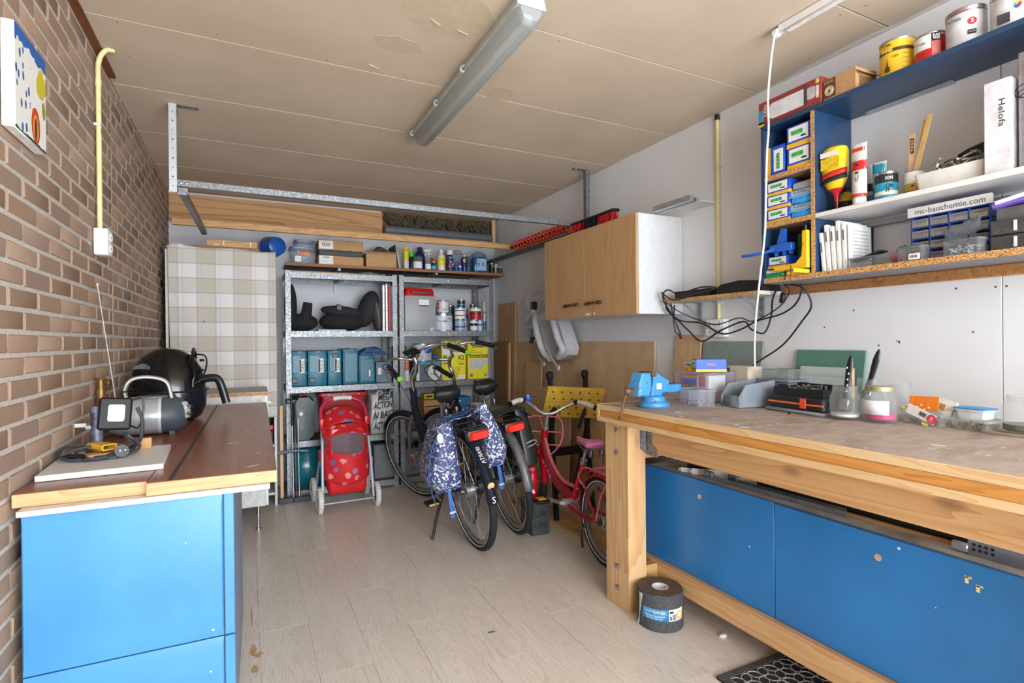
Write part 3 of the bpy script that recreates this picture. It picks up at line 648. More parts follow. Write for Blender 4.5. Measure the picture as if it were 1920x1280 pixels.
# wall shelf above the racks
WSZ = 1.893
ws = thing('wall_shelf', 'long brown-edged shelf above the steel racks holding boxes and bottles', 'shelf', (.29, 4.785, WSZ))
MB().bx(0, 2.0, .006, .31, 0, .026).build('board', M((58, 52, 50), .6), ws); MB().bx(0, 2.0, 0, .006, 0, .026, bev=.001).build('front_edge', wood('shelf_edge', (164, 108, 62), (124, 76, 42), 0, 1, .6, False), ws)
for x_ in (.42, 1.3): MB().bx(x_, x_ + .02, .02, .3, -.022, -.001).bx(x_, x_ + .02, .294, .31, -.2, -.02).build('shelf_bracket', M((200, 200, 196), .5), ws)
SZ = WSZ + .026
# steel racks
LV = (1.82, 1.345, .895, .458, .062)
def rack(x0, lb):
    r = thing('steel_rack', lb, 'rack', (x0, 4.6, 0), 0, 'steel racks at the back'); W, D = .9, .4
    for px in (0, 1):
        for py in (0, 1):
            xs = (0, .042) if px == 0 else (W - .042, W); xe = (0, .002) if px == 0 else (W - .002, W)
            b = MB(); y0 = 0 if py == 0 else D - .002; b.bx(xs[0], xs[1], y0, y0 + .002, 0, 1.83); b.bx(xe[0], xe[1], 0 if py == 0 else D - .03, .03 if py == 0 else D, 0, 1.83)
            u = b.build('upright', GALV, r)
            if py == 0:
                b = MB()
                for k in range(58):
                    for dx in (.013, .030): b.cyl((xs[0] + dx, -.0006, .03 + k * .031 + (.015 if dx > .02 else 0)), (xs[0] + dx, .001, .03 + k * .031 + (.015 if dx > .02 else 0)), .0028, seg=6)
                tag(b.build('slot_holes', M((58, 62, 68), .5), u), kind='stuff')
    for z_ in LV:
        MB().bx(.042, W - .042, .0, .03, z_ - .05, z_ - .048).bx(.042, W - .042, 0, .0015, z_ - .05, z_).build('front_beam', GALV, r)
        MB().bx(.042, W - .042, D - .0015, D, z_ - .05, z_).build('rear_beam', GALV, r)
        for x_ in (.003, W - .0045): MB().bx(x_, x_ + .0015, .03, D - .03, z_ - .05, z_).build('side_beam', GALV, r)
        MB().bx(.004, W - .004, .003, D - .003, z_ - .008, z_ - .001).build('shelf_panel', M((128, 100, 72), .7, 0, .08), r)
        MB().bx(W / 2 - .02, W / 2 + .02, .03, D - .03, z_ - .045, z_ - .01).build('cross_brace', GALV, r)
        MB().box((W / 2, -.002, z_ - .025), (.006, .003, .02)).build('clip', WHITE, r)
    return r
rack(.272, 'galvanised steel rack on the left, next to the checked curtain'); rack(1.187, 'galvanised steel rack on the right, next to the leaning planks')

# ---- generic containers
def bottle(name, lb, loc, prof, m, cap=None, capm=None, band=None, bandm=None, cat='bottle', group=None, seg=18, sq=1.0):
    t_ = thing(name, lb, cat, loc, 0, group)
    b = MB(); b.M = Matrix.Diagonal((1, sq, 1, 1)); b.lathe(prof, seg=seg); b.build('body', m, t_)
    if band: b = MB(); b.M = Matrix.Diagonal((1, sq, 1, 1)); b.lathe([(prof[1][0] + .0006, band[0]), (prof[1][0] + .0006, band[1])], seg=seg, cap=False); b.build('label', bandm, t_)
    if cap: b = MB(); b.lathe([(cap[0], cap[1]), (cap[0], cap[2] - .003), (cap[0] * .85, cap[2])], seg=14); b.build('cap', capm, t_)
    return t_
def cyl_prof(r, h, neck=.012, sh=.03): return [(r * .94, 0), (r, .006), (r, h - sh), (r * .8, h - sh * .35), (neck, h)]
def can(name, lb, loc, r, h, cols, cat='can', group=None, rz=0, handle=False):
    """tin with rims, lid and bands of print; cols = [(z0, z1, material)...] in parts of the height"""
    t_ = thing(name, lb, cat, loc, rz, group)
    MB().lathe([(r * .97, 0), (r, .002), (r, .005), (r * .975, .007), (r * .975, h - .009), (r, h - .007), (r, h - .002), (r * .95, h)], seg=28).build('tin', STEEL, t_)
    MB().lathe([(r * .9, 0), (r * .88, -.004), (r * .84, -.004), (r * .84, -.0015), (.001, -.0015)], (0, 0, h + .001), 28).build('lid', STEEL, t_)
    for a, c_, m in cols: MB().lathe([(r * .977, h * a), (r * .9765, h * c_)], seg=28, cap=False).build('print_band', m, t_)
    if handle: MB().tube([(-r, 0, h * .78), (-r * .75, -r * .72, h * .6), (0, -r * 1.03, h * .52), (r * .75, -r * .72, h * .6), (r, 0, h * .78)], .0016, seg=6).build('wire_handle', DSTEEL, t_)
    return t_
def carton(name, lb, loc, d, m=None, rz=0, cat='box', open_=False, group=None, tape=None):
    t_ = thing(name, lb, cat, loc, rz, group); m = m or CARD; x, y, z = d
    if not open_: MB().bx(0, x, 0, y, 0, z, bev=.002).build('carton_body', m, t_)
    else:
        e = .003
        for nm, q in (('bottom_panel', (0, x, 0, y, 0, e)), ('front_panel', (0, x, 0, e, e, z)), ('back_panel', (0, x, y - e, y, e, z)), ('side_panel', (0, e, e, y - e, e, z)), ('side_panel', (x - e, x, e, y - e, e, z))): MB().bx(*q).build(nm, m, t_)
    if tape: MB().bx(-.0008, x + .0008, -.0008, y + .0008, tape[0], tape[1]).build('tape_band', tape[2], t_)
    return t_
CLR = glass((225, 230, 235), .12, .35, 'clear_tub')
def tub(name, lb, loc, d, lidm=None, rz=0, body=None, taper=.9, cat='box', group=None, lid_h=.012):
    """plastic tub with wall thickness, tapering to the base"""
    t_ = thing(name, lb, cat, loc, rz, group); x, y, z = d
    def rr(w, h, zz): return [(a, b_, zz) for a, b_ in rrect(w, h, min(w, h) * .12, 3)]
    b = MB(); b.rings([rr(x * taper - .004, y * taper - .004, .003), rr(x * taper, y * taper, 0), rr(x, y, z), rr(x - .004, y - .004, z)], cap=False)
    b.f([b.v(p) for p in rr(x * taper - .004, y * taper - .004, .0035)]); b.build('tub', body or CLR, t_)
    b = MB(); b.rings([rr(x + .006, y + .006, z - .006), rr(x + .008, y + .008, z), rr(x - .002, y - .002, z), rr(x - .002, y - .002, z - .003)], loop=True); b.build('rim', body or CLR, t_)
    if lidm: b = MB(); b.rings([rr(x + .01, y + .01, z + .0005), rr(x + .012, y + .012, z + lid_h * .7), rr(x - .01, y - .01, z + lid_h)]); b.build('lid', lidm, t_)
    return t_
def rubble(parent, name, m, c, d, n, s, sd=1, kind='stuff'):
    r = random.Random(sd); b = MB()
    for _ in range(n):
        p = (c[0] + r.uniform(-.5, .5) * d[0], c[1] + r.uniform(-.5, .5) * d[1], c[2] + r.uniform(0, 1) * d[2]); q = s * r.uniform(.5, 1.3)
        if r.random() < .5: b.box(p, (q, q * .5, q * .4), (r.random() * 3, r.random() * 3, r.random() * 3))
        else: a = V((r.uniform(-1, 1), r.uniform(-1, 1), r.uniform(-.4, .4))).normalized() * q; b.cyl(V(p) - a, V(p) + a, q * .18, seg=6)
    return tag(b.build(name, m, parent), kind=kind)

# ---- on the wall shelf
t_ = tub('storage_tub', 'clear plastic tub with blue lid full of bits, below a smaller tub', (.43, 4.93, SZ), (.2, .2, .13), M((34, 70, 150), .3), body=CLR)
rubble(t_, 'contents', M((200, 198, 196), .6, 0, .3), (0, 0, .01), (.15, .15, .1), 40, .018, 3); label(t_, M((222, 120, 60), .5), (.015, -.1, .085), .085, .025); label(t_, PAPER, (-.04, -.098, .04), .05, .05)
t_ = tub('storage_tub', 'small clear tub with blue lid stacked on another tub', (.445, 4.93, SZ + .143), (.155, .15, .05), M((30, 58, 130), .3), body=CLR)
t_ = carton('cardboard_box', 'flat brown carton with printed label, lower of a stack on the wall shelf', (.552, 4.82, SZ), (.376, .24, .08)); label(t_, PAPER, (.062, -.0005, .041), .115, .076); label(t_, INK, (.062, -.0018, .064), .05, .006, name='print_line'); label(t_, M((150, 150, 152), .6), (.05, -.0018, .03), .06, .003, name='print_line')
t_ = tag(MB().bx(0, .37, 0, .23, 0, .046, bev=.004).build('black_case', BLACK), 'flat black case sandwiched between two brown cartons', 'case'); t_.location = (.555, 4.828, SZ + .0805)
t_ = carton('cardboard_box', 'brown carton with barcode label, upper of a stack on the wall shelf', (.552, 4.82, SZ + .128), (.376, .24, .086)); label(t_, PAPER, (.062, -.0005, .044), .115, .07)
for k in range(11): MB().bx(.03 + k * .006, .032 + k * .006 + .002 * (k % 3 == 0), -.0022, -.0012, .03, .058).build('barcode_bar', INK, t_)
t_ = carton('cardboard_box', 'open brown carton with grey hose inside on the wall shelf', (.952, 4.82, SZ), (.27, .24, .128), open_=True)
for dy in (-.0, .24): MB().box((.135, dy + (-.02 if dy == 0 else .02), .134), (.266, .045, .003), (rad(25) if dy == 0 else rad(-25), 0, 0)).build('flap', CARD, t_)
MB().torus((.15, .1, .145), .055, .012, (0, .5, 1), 30, 8).torus((.15, .11, .16), .05, .012, (0.1, .4, 1), 30, 8).torus((.14, .1, .175), .03, .011, (0.1, .5, 1), 26, 8).build('hose', M((64, 62, 60), .6), t_)
for k, (cc, a, h) in enumerate((((70, 62, 56), -6, .2), ((52, 48, 46), -8, .215), ((196, 196, 194), -9, .22), ((150, 148, 146), -11, .2))):
    o = tag(MB().bx(0, .008, 0, .22, 0, h).build('sandpaper_sheet', M(cc, .7)), ('dark brown', 'black', 'white', 'grey')[k] + ' flat sheet leaning against the carton on the wall shelf', 'sheet', 'sheets leaning on the wall shelf'); o.location = (1.228 + k * .0115, 4.83, SZ + .0012); o.rotation_euler = (0, rad(-a) * -1 * 1.0 if 0 else rad(a), 0)
t_ = bottle('sealant_tube', 'yellow foam cartridge with white lower band on the wall shelf', (1.323, 4.86, SZ), [(.022, 0), (.025, .004), (.025, .2), (.02, .21), (.004, .212)], M((222, 196, 40), .4), None, None, (.01, .075), M((196, 200, 206), .4), 'cartridge'); text('PU', .02, M((70, 50, 20), .5), t_, (0, -.0262, .175))
bottle('spray_bottle', 'black bottle with bright green cap on the wall shelf', (1.385, 4.9, SZ), cyl_prof(.028, .13), BLACK, (.017, .125, .172), M((70, 200, 60), .35))
t_ = bottle('glass_jar', 'clear jar of screws with white printed label on the wall shelf', (1.425, 4.835, SZ), [(.04, 0), (.042, .004), (.042, .115), (.04, .118)], glass((200, 205, 210), .08, .35, 'clear_jar'), (.0425, .116, .124), M((60, 62, 64), .4), (.01, .07), PAPER, 'jar')
bottle('detergent_bottle', 'dark blue detergent bottle behind the jar of screws', (1.475, 4.93, SZ), cyl_prof(.05, .19, .022, .06), M((20, 30, 78), .3), (.024, .188, .225), M((18, 24, 62), .35), sq=.7)
t_ = bottle('spray_bottle', 'white trigger spray bottle behind the jars on the wall shelf', (1.57, 4.96, SZ), cyl_prof(.036, .16, .014, .06), glass((220, 222, 224), .2, .6, 'milky_plastic'), (.014, .16, .185), WHITE)
MB().box((-.012, 0, .205), (.075, .02, .03), (0, rad(-8), 0), bev=.005).build('trigger_head', WHITE, t_); MB().tube([(-.02, 0, .195), (-.03, 0, .17), (-.028, 0, .15)], .004).build('trigger', WHITE, t_)
bottle('glass_jar', 'small jar with brown lid and white label on the wall shelf', (1.522, 4.825, SZ), [(.025, 0), (.027, .003), (.027, .068), (.022, .072)], glass((190, 200, 205), .1, .5, 'jar'), (.028, .068, .082), M((150, 120, 90), .5), (.006, .055), PAPER, 'jar')
bottle('glass_jar', 'small dark blue jar with silver lid on the wall shelf', (1.578, 4.83, SZ), [(.021, 0), (.023, .003), (.023, .07), (.02, .074)], M((30, 60, 80), .3), (.024, .07, .084), STEEL, (.01, .04), M((80, 170, 190), .4), 'jar')
bottle('glue_bottle', 'red capped small bottle between jars on the wall shelf', (1.583, 4.89, SZ), cyl_prof(.02, .09), M((190, 190, 188), .4), (.016, .09, .125), M((206, 34, 34), .35))
t_ = bottle('turpentine_bottle', 'white bottle with yellow label and white cap on the wall shelf', (1.66, 4.85, SZ), cyl_prof(.037, .165, .016, .04), M((212, 212, 208), .4), (.018, .165, .205), WHITE, (.05, .13), M((222, 206, 60), .45)); text('HG', .025, INK, t_, (.004, -.039, .105))
t_ = bottle('spray_can', 'navy aerosol can with white cap and colourful print on the wall shelf', (1.747, 4.85, SZ), [(.031, 0), (.032, .004), (.032, .15), (.028, .158)], M((30, 36, 90), .35), (.03, .158, .205), WHITE, (.02, .14), M((44, 44, 100), .4), 'spray can'); text('MCKIT', .045, WHITEINK, t_, (0, -.0335, .13))
for k, cc in enumerate(((214, 120, 60), (196, 60, 60), (220, 190, 70), (90, 130, 190), (206, 206, 206))): MB().ell((-.018 + .009 * k, -.0325, .045 + (k % 3) * .022), (.009, .002, .009), 8, 4).build('print_patch', M(cc, .5), t_)
for k, (x_, lb) in enumerate(((1.805, 'tiny blue glue bottle with red pointed cap beside the navy aerosol'), (1.842, 'tiny blue and white glue bottle with red pointed cap beside the lubricant can'))):
    t_ = bottle('glue_bottle', lb, (x_, 4.83, SZ), cyl_prof(.017, .062, .007, .018), M((60, 100, 170), .4) if k == 0 else WHITE, None, None, (.006, .04), M((40, 70, 150), .4)); MB().cyl((0, 0, .06), (0, 0, .105), .011, .002, 10).build('nozzle', M((210, 40, 36), .35), t_)
t_ = bottle('spray_can', 'blue lubricant spray can with yellow patch on the wall shelf', (1.895, 4.85, SZ), [(.027, 0), (.028, .003), (.028, .13), (.02, .145), (.012, .15)], M((28, 42, 98), .35), (.012, .15, .165), WHITE, None, None, 'spray can'); MB().ell((-.008, -.0265, .11), (.014, .003, .022), 10, 6).build('yellow_patch', M((226, 190, 40), .4), t_)
t_ = thing('jerrycan', 'translucent white jerrycan with handle and blue label on the wall shelf', 'jerrycan', (1.84, 4.95, SZ))
MILK = glass((205, 208, 212), .3, .75, 'translucent_plastic')
MB().bx(-.075, .075, -.05, .05, 0, .19, bev=.02, seg=2).build('body', MILK, t_); MB().tube([(-.02, 0, .188), (-.01, 0, .215), (.05, 0, .218), (.068, 0, .185)], .011).build('handle', MILK, t_); MB().cyl((-.05, 0, .185), (-.05, 0, .222), .018, seg=14).build('cap', WHITE, t_); label(t_, M((54, 120, 168), .5), (.005, -.05, .09), .1, .09)
label(t_, M((214, 196, 120), .5), (.03, -.0515, .06), .035, .03)
t_ = bottle('trigger_bottle', 'clear bottle with blue liquid left of the blue jerrycan', (1.951, 4.9, SZ), [(.03, 0), (.032, .005), (.032, .11), (.018, .15), (.014, .165)], glass((170, 190, 215), .1, .35, 'clear_blue'), (.017, .165, .2), glass((220, 222, 225), .2, .7, 'cap_plastic')); MB().lathe([(.028, .004), (.029, .006), (.029, .05)], seg=16).build('liquid', M((20, 50, 130), .15), t_)
t_ = thing('jerrycan', 'jerrycan of blue screenwash with pale label on the wall shelf', 'jerrycan', (2.055, 4.86, SZ))
MB().bx(-.07, .07, -.05, .05, 0, .15, bev=.015, seg=2).build('body', M((26, 84, 130), .25), t_); MB().bx(-.068, .068, -.048, .048, .1505, .185, bev=.012).build('shoulder', glass((190, 205, 220), .15, .5, 'clear_top'), t_); MB().tube([(-.05, 0, .183), (-.03, 0, .205), (.03, 0, .2), (.055, 0, .178)], .009).build('handle', glass((190, 205, 220), .15, .6, 'clear_handle'), t_)
label(t_, M((150, 184, 214), .5), (.005, -.05, .078), .1, .115); MB().ell((.005, -.0515, .125), (.016, .001, .009), 12, 4).build('logo', M((214, 206, 90), .5), t_)
for dx in (-.025, .02): MB().ell((dx, -.0515, .08), (.014, .001, .018), 8, 4).build('picture', M((90, 124, 160), .5), t_)
bottle('spray_can', 'white aerosol with grey cap behind the metal track on the wall shelf', (2.145, 4.93, SZ), [(.024, 0), (.025, .003), (.025, .16), (.02, .17)], WHITE, (.024, .17, .2), GREY, None, None, 'spray can')
t_ = can('paint_can', 'black and yellow tin at the right end of the wall shelf', (2.2, 4.88, SZ), .033, .104, [(.06, .94, BLACK)]); text('GE', .04, M((210, 180, 50), .5), t_, (0, -.0335, .075))
bottle('glass_jar', 'clear jar with dark grit at the right end of the wall shelf', (2.262, 4.82, SZ), [(.025, 0), (.027, .003), (.027, .055), (.025, .06)], glass((150, 145, 140), .1, .6, 'grit_jar'), (.028, .058, .066), WHITE, None, None, 'jar')
bottle('spray_can', 'blue and white aerosol at the far right of the wall shelf', (2.256, 4.92, SZ), [(.028, 0), (.03, .003), (.03, .1), (.026, .11)], M((196, 200, 204), .4), (.03, .108, .15), M((40, 90, 160), .35), None, None, 'spray can')
# flat things squeezed between wall shelf and rack tops
t_ = thing('foil_bag', 'crumpled silver foil bag on top of the left steel rack', 'bag', (.83, 4.63, 1.8205))
random.seed(3); b = MB(); b.grid(lambda u, v_: (u * .24, v_ * .2, max(.0008, .034 * math.sin(u * 3.14) ** .5 * math.sin(v_ * 3.14) ** .5 + .012 * noise.noise(V((u * 9, v_ * 9, 0))))), 18, 14); b.build('foil', M((176, 176, 178), .25, .7, .1), t_, ang=0, thick=.001)
t_ = thing('rubber_mat', 'rolled black studded rubber mat on top of the right steel rack', 'mat', (1.1, 4.64, 1.8205))
MB().bx(0, .34, 0, .26, 0, .026, bev=.01, seg=2).build('roll', RUBBER, t_)
for i in range(16):
    for j in range(2): MB().box((.012 + i * .021, -.002, .008 + j * .011), (.013, .004, .005), (0, .3, 0)).build('stud', RUBBER, t_)
t_ = thing('rubber_mat', 'thicker black ribbed rubber mat beside the rolled one on the right rack', 'mat', (1.45, 4.63, 1.8205))
MB().bx(0, .4, 0, .27, 0, .036, bev=.012, seg=2).build('roll', RUBBER, t_)
for i in range(26): MB().box((.012 + i * .015, -.002, .019), (.006, .004, .03), (0, .4, 0)).build('rib', RUBBER, t_)
tag(MB().bx(0, .22, 0, .2, 0, .018, bev=.002).build('brown_box', M((112, 62, 50), .6)), 'thin reddish box lying on top of the right steel rack end', 'box').location = (1.86, 4.64, 1.8205)
tag(MB().bx(0, .44, 0, .24, 0, .012, bev=.001).build('thin_board', PINEX), 'thin wood board lying on top of the left steel rack', 'panel').location = (.33, 4.63, 1.8205)

# ---- left rack, second shelf: child car seats, drawing boards
S2 = 1.3455
t_ = thing('booster_seat', 'black padded child booster seat standing at the left post of the rack', 'car seat', (.41, 4.8, S2))
DF = M((30, 30, 34), .95, 0, .2, 90, .2); DF2 = M((44, 43, 48), .95, 0, .15, 90, .2)
b = MB(); b.ell((-.085, 0, .2), (.05, .14, .2), 16, 10); b.build('backrest', DF, t_)
b = MB(); b.ell((.0, -.01, .075), (.13, .14, .075), 16, 10); b.build('cushion', DF, t_)
b = MB(); b.tube([(.02, -.1, .09), (.03, -.11, .16), (.035, -.11, .2), (.04, -.11, .235)], [.045, .036], seg=12); b.build('armrest', DF, t_)
t_ = thing('car_seat', 'charcoal child car seat with grey inner padding lying on the rack', 'car seat', (.8, 4.83, S2))
b = MB(); b.ell((-.05, 0, .085), (.2, .15, .085), 18, 10); b.build('shell', DF, t_)
b = MB(); b.ell((-.06, -.02, .17), (.18, .12, .05), 18, 8, (0, rad(6), 0)); b.build('cover', DF2, t_)
b = MB(); b.ell((.165, 0, .2), (.085, .14, .17), 16, 10, (0, rad(18), 0)); b.build('headrest', DF2, t_)
b = MB(); b.ell((.225, -.03, .15), (.03, .13, .15), 14, 10, (0, rad(-8), 0)); b.build('inner_pad', M((104, 98, 98), .9, 0, .1), t_)
MB().box((-.1, -.125, .2), (.05, .02, .05), (0, .3, 0), bev=.006).build('buckle', BLACK, t_)
t_ = tag(MB().bx(0, .22, 0, .16, 0, .012, bev=.001).build('booklet', M((186, 190, 196), .6)), 'pale booklet lying in front of the child car seat', 'booklet'); t_.location = (.52, 4.605, S2)
for x_, m, lb, h in ((1.062, M((206, 206, 208), .3, .3), 'white aluminium clamp rail standing at the rack post', .41), (1.088, M((176, 178, 182), .3, .6), 'silver aluminium rail standing at the rack post', .42), (1.112, M((206, 44, 50), .4), 'red aluminium spirit level standing at the rack post', .415)):
    t_ = thing('level', lb, 'rail', (x_, 4.68, S2), 0, 'rails standing in the rack'); MB().bx(0, .018, 0, .05, 0, h, bev=.002).build('profile', m, t_)
    MB().bx(-.0005, .0185, -.001, .051, h - .012, h, ).build('end_cap', M((60, 90, 150), .4), t_)
    for k in range(3): MB().cyl((.009, -.0008, .03 + k * .15), (.009, .002, .03 + k * .15), .004, seg=8).build('rivet', INK, t_)
# ---- left rack, third shelf: teal tool cases
S3 = .8955; TEAL = M((20, 102, 124), .38, 0, .05); TEALD = M((16, 74, 92), .4, 0, .05)
def makcase(x0, w, h, lb, latches, wordy='', narrow=False):
    t_ = thing('tool_case', lb, 'tool case', (x0, 4.63, S3), 0, 'teal tool cases')
    MB().bx(0, w, .006, .33, 0, h, bev=.008, seg=2).build('shell', TEAL, t_)
    MB().bx(.012, w * .62 if not narrow else w - .01, 0, .008, .11 if not narrow else .02, h - .035, bev=.003).build('raised_panel', TEAL, t_)
    for lx, lz in latches: MB().bx(lx, lx + .045, -.006, .008, lz, lz + .038, bev=.004).build('latch', M((34, 44, 56), .4), t_)
    MB().bx(w * .4, w * .4 + .035, -.002, .02, h - .016, h - .002).build('hinge_slot', TEALD, t_)
    for z_ in (h * .33, h * .7): MB().bx(w - .001, w + .004, .03, .3, z_, z_ + .02).build('side_rib', TEAL, t_)
    if wordy:
        label(t_, PAPER, (w * .68, -.0005, h * .6), .03, .11, (0, 0, 1), (-1, 0, 0)) if 0 else label(t_, PAPER, (w * .68, -.0008, h * .58), .042, .115)
        MB().bx(w * .68 - .019, w * .68 - .006, -.0026, -.002, h * .58 - .053, h * .58 + .053).build('print_block', INK, t_)
        text(wordy, .085, INK, t_, (w * .68 + .007, -.0026, h * .58), (0, 0, 1), (-1, 0, 0))
    return t_
makcase(.312, .12, .288, 'teal stackable tool case with white label, leftmost by the rack post', [(.006, .03)], 'DRILL')
makcase(.439, .148, .288, 'wide teal stackable tool case with white label, second from the rack post', [(.012, .03)], 'MULTI')
makcase(.593, .112, .288, 'teal tool case with latch near its top, third from the rack post', [(.036, .225)], 'SAGE')
t_ = makcase(.714, .128, .3, 'tall plain teal hard case with rounded edges, fourth in the row', [], '', True); 
t_ = makcase(.847, .135, .245, 'shorter teal hard case with folded jeans on top', [], '', True); label(t_, PAPER, (.085, -.0012, .09), .018, .055); MB().bx(.074, .079, -.003, -.002, .065, .115).build('print_block', INK, t_)
t_ = thing('jeans', 'folded blue denim trousers lying on the shorter teal case', 'trousers', (.86, 4.66, S3 + .2455))
DEN = M((52, 84, 128), .9, 0, .25, 60, .3); random.seed(2)
b = MB(); b.grid(lambda u, v_: (-.012 + u * .27, v_ * .24 - .02, max(.0, .062 * (math.sin(min(1, max(0, u)) * 3.14) ** .6) * (math.sin(v_ * 3.14) ** .4) + .014 * noise.noise(V((u * 8, v_ * 8, 2))) - .05 * max(0, u - .72) * 3)), 24, 16); b.build('denim', DEN, t_, thick=.002)
for k in range(4): b = MB(); b.tube([(.0 + .015 * k, -.02, .012 + .008 * k), (.06, -.032, .03 + .008 * k), (.16, -.028, .022 + .006 * k), (.22, -.01, .0 + .004 * k)], .007, seg=6); b.build('fold', DEN, t_)
t_ = carton('grey_box', 'blue-grey storage box beside the teal cases', (1.0, 4.68, S3), (.135, .22, .18), M((104, 126, 146), .6)); label(t_, PAPER, (.03, -.0005, .1), .03, .06)
# ---- left rack, lower shelves
S4 = .4585
t_ = thing('tool_case', 'dark green hard tool case standing on the lower rack shelf', 'tool case', (.335, 4.64, S4))
b = MB(); b.prism(rrect(.148, .345, .035, 5, .074, .1725), 0, .28, fmat((0, .28, 0), FX, FY), bev=.012); b.build('shell', M((24, 48, 48), .4, 0, .06), t_)
label(t_, M((100, 112, 108), .5), (.05, -.0012, .17), .045, .17); MB().ell((.05, -.003, .215), (.015, .001, .016), 12, 4).build('logo', M((210, 214, 214), .5), t_); label(t_, REDINK, (.056, -.0026, .25), .03, .01)
MB().tube([(.045, .02, .345), (.05, .02, .362), (.1, .02, .362), (.105, .02, .345)], .006).build('handle', M((120, 30, 30), .5), t_)
t_ = thing('red_crate', 'red plastic bin on the lower rack shelf behind the stroller', 'bin', (.72, 4.8, S4))
REDP = M((176, 22, 28), .35, 0, .04)
tub_r = MB(); tub_r.rings([[(a, b_, z_) for a, b_ in rrect(w, d, .03, 3)] for w, d, z_ in ((.33, .28, .0), (.36, .31, .34), (.40, .33, .345), (.40, .33, .37), (.385, .315, .37), (.35, .3, .34), (.32, .27, .01))]); tub_r.build('bin', REDP, t_)
for k in range(3): MB().ell((-.12 + k * .12, -.166, .357), (.008, .003, .005), 8, 4).build('rivet', WHITE, t_)
MB().tube([(-.2, -.1, .36), (-.225, -.12, .34), (-.225, -.12, .28), (-.2, -.12, .27)], .003).build('wire_handle', DSTEEL, t_)
def act_mat():
    t = NT('printed_shopper'); n = t.noise(t.coord((30, 1, 3)), 3, 2); col = t.ramp(n, [(.45, (220, 220, 222)), (.62, (176, 178, 186)), (.66, (120, 124, 134))]); t.bump(t.noise(t.coord(), 30, 2), .5, .01); return t.out(col, .5)
t_ = thing('shopping_bag', 'white shopper bag with black ACTION print beside the red bin', 'bag', (1.045, 4.735, S4))
b = MB(); b.rings([[(a + .012 * noise.noise(V((a * 20, b_ * 20, z_ * 9))), b_ + .012 * noise.noise(V((a * 18, b_ * 20, z_ * 9 + 5))), z_) for a, b_ in rrect(w, d, .03, 4)] for w, d, z_ in ((.2, .19, 0), (.21, .2, .1), (.21, .2, .2), (.205, .19, .28), (.2, .17, .34))], cap=False); b.build('bag_body', act_mat(), t_, thick=.001)
for s_, w, z_, dx in (('ACTION', .17, .25, .0), ('N BAG', .17, .165, .0), ('ACTION', .15, .075, -.01), ('MEGA', .13, .318, .02)): text(s_, w, INK, t_, (dx, -.113, z_), (.98, 0, .1), (-.1, 0, 1), h=.06, shear=.35, bold=.02)
for dx in (-.05, .06): MB().tube([(dx, -.085, .335), (dx + .01, -.1, .37), (dx + .04, -.1, .365), (dx + .05, -.085, .335)], .004, flat=2).build('bag_handle', PAPER, t_)
t_ = thing('plastic_bag', 'bulging teal plastic bag on the bottom rack shelf', 'bag', (.44, 4.76, .0625))
b = MB(); rs = []
for i in range(11):
    tt = i / 10; rr_ = math.sin(math.pi * (.12 + .8 * tt)) ** .5
    rs.append([(.17 * rr_ * math.cos(a) + .02 * noise.noise(V((math.cos(a) * 4, math.sin(a) * 4, tt * 5))), .14 * rr_ * math.sin(a) + .02 * noise.noise(V((math.cos(a) * 4, math.sin(a) * 4, tt * 5 + 4))), .34 * tt) for a in [k * math.pi / 12 for k in range(24)]])
b.rings(rs); b.build('bag_body', M((18, 108, 124), .18, 0, .1, 15, .8), t_)
t_ = carton('white_box', 'white carton on the bottom rack shelf behind the stroller', (.66, 4.66, .0625), (.3, .25, .2), OFFWHITE)
t_ = tag(MB().bx(0, .34, 0, .26, 0, .3, bev=.01).build('grey_crate', M((108, 112, 116), .5)), 'grey plastic crate on the bottom shelf beside the white carton', 'crate'); t_.location = (.97, 4.66, .0625)
bpy.data.objects['grey_crate'].scale = (.55, 1, 1)
# ---- folding trolley strapped to the rack post
t_ = thing('folding_trolley', 'folded black and chrome luggage trolley strapped to the left rack post', 'trolley', (.315, 4.52, 0))
for dx, dd in ((.0, 0), (.02, .012), (.042, .0)): MB().cyl((dx, dd, .015), (dx - .006, dd, .66), .0065, seg=10).build('tube', CHROME if dx != .02 else DSTEEL, t_)
MB().cyl((-.005, 0, .6), (-.012, 0, .85), .009, seg=10).build('grip', BLACK, t_); MB().cyl((.03, 0, .45), (.012, 0, .79), .006, seg=10).build('brace', BLACK, t_)
b = MB(); b.tube([(-.115, -.01, .395), (-.06, -.012, .4), (.0, -.014, .405), (.06, -.012, .4), (.11, -.01, .392)], .012, seg=8, flat=.5, up=(0, 1, 0)); b.build('cross_bar', M((78, 82, 90), .45, .4), t_)
b = MB(); b.box((-.055, -.01, .022), (.11, .018, .04), bev=.003); b.box((.075, -.01, .022), (.09, .018, .04), bev=.003); b.build('foot_plate', M((30, 36, 48), .35, .3), t_)
MB().box((.022, -.005, .02), (.04, .03, .04), bev=.003).build('hinge', BLACK, t_)
MB().box((-.012, .05, .79), (.075, .1, .035), bev=.006).build('strap', BLACK, t_)

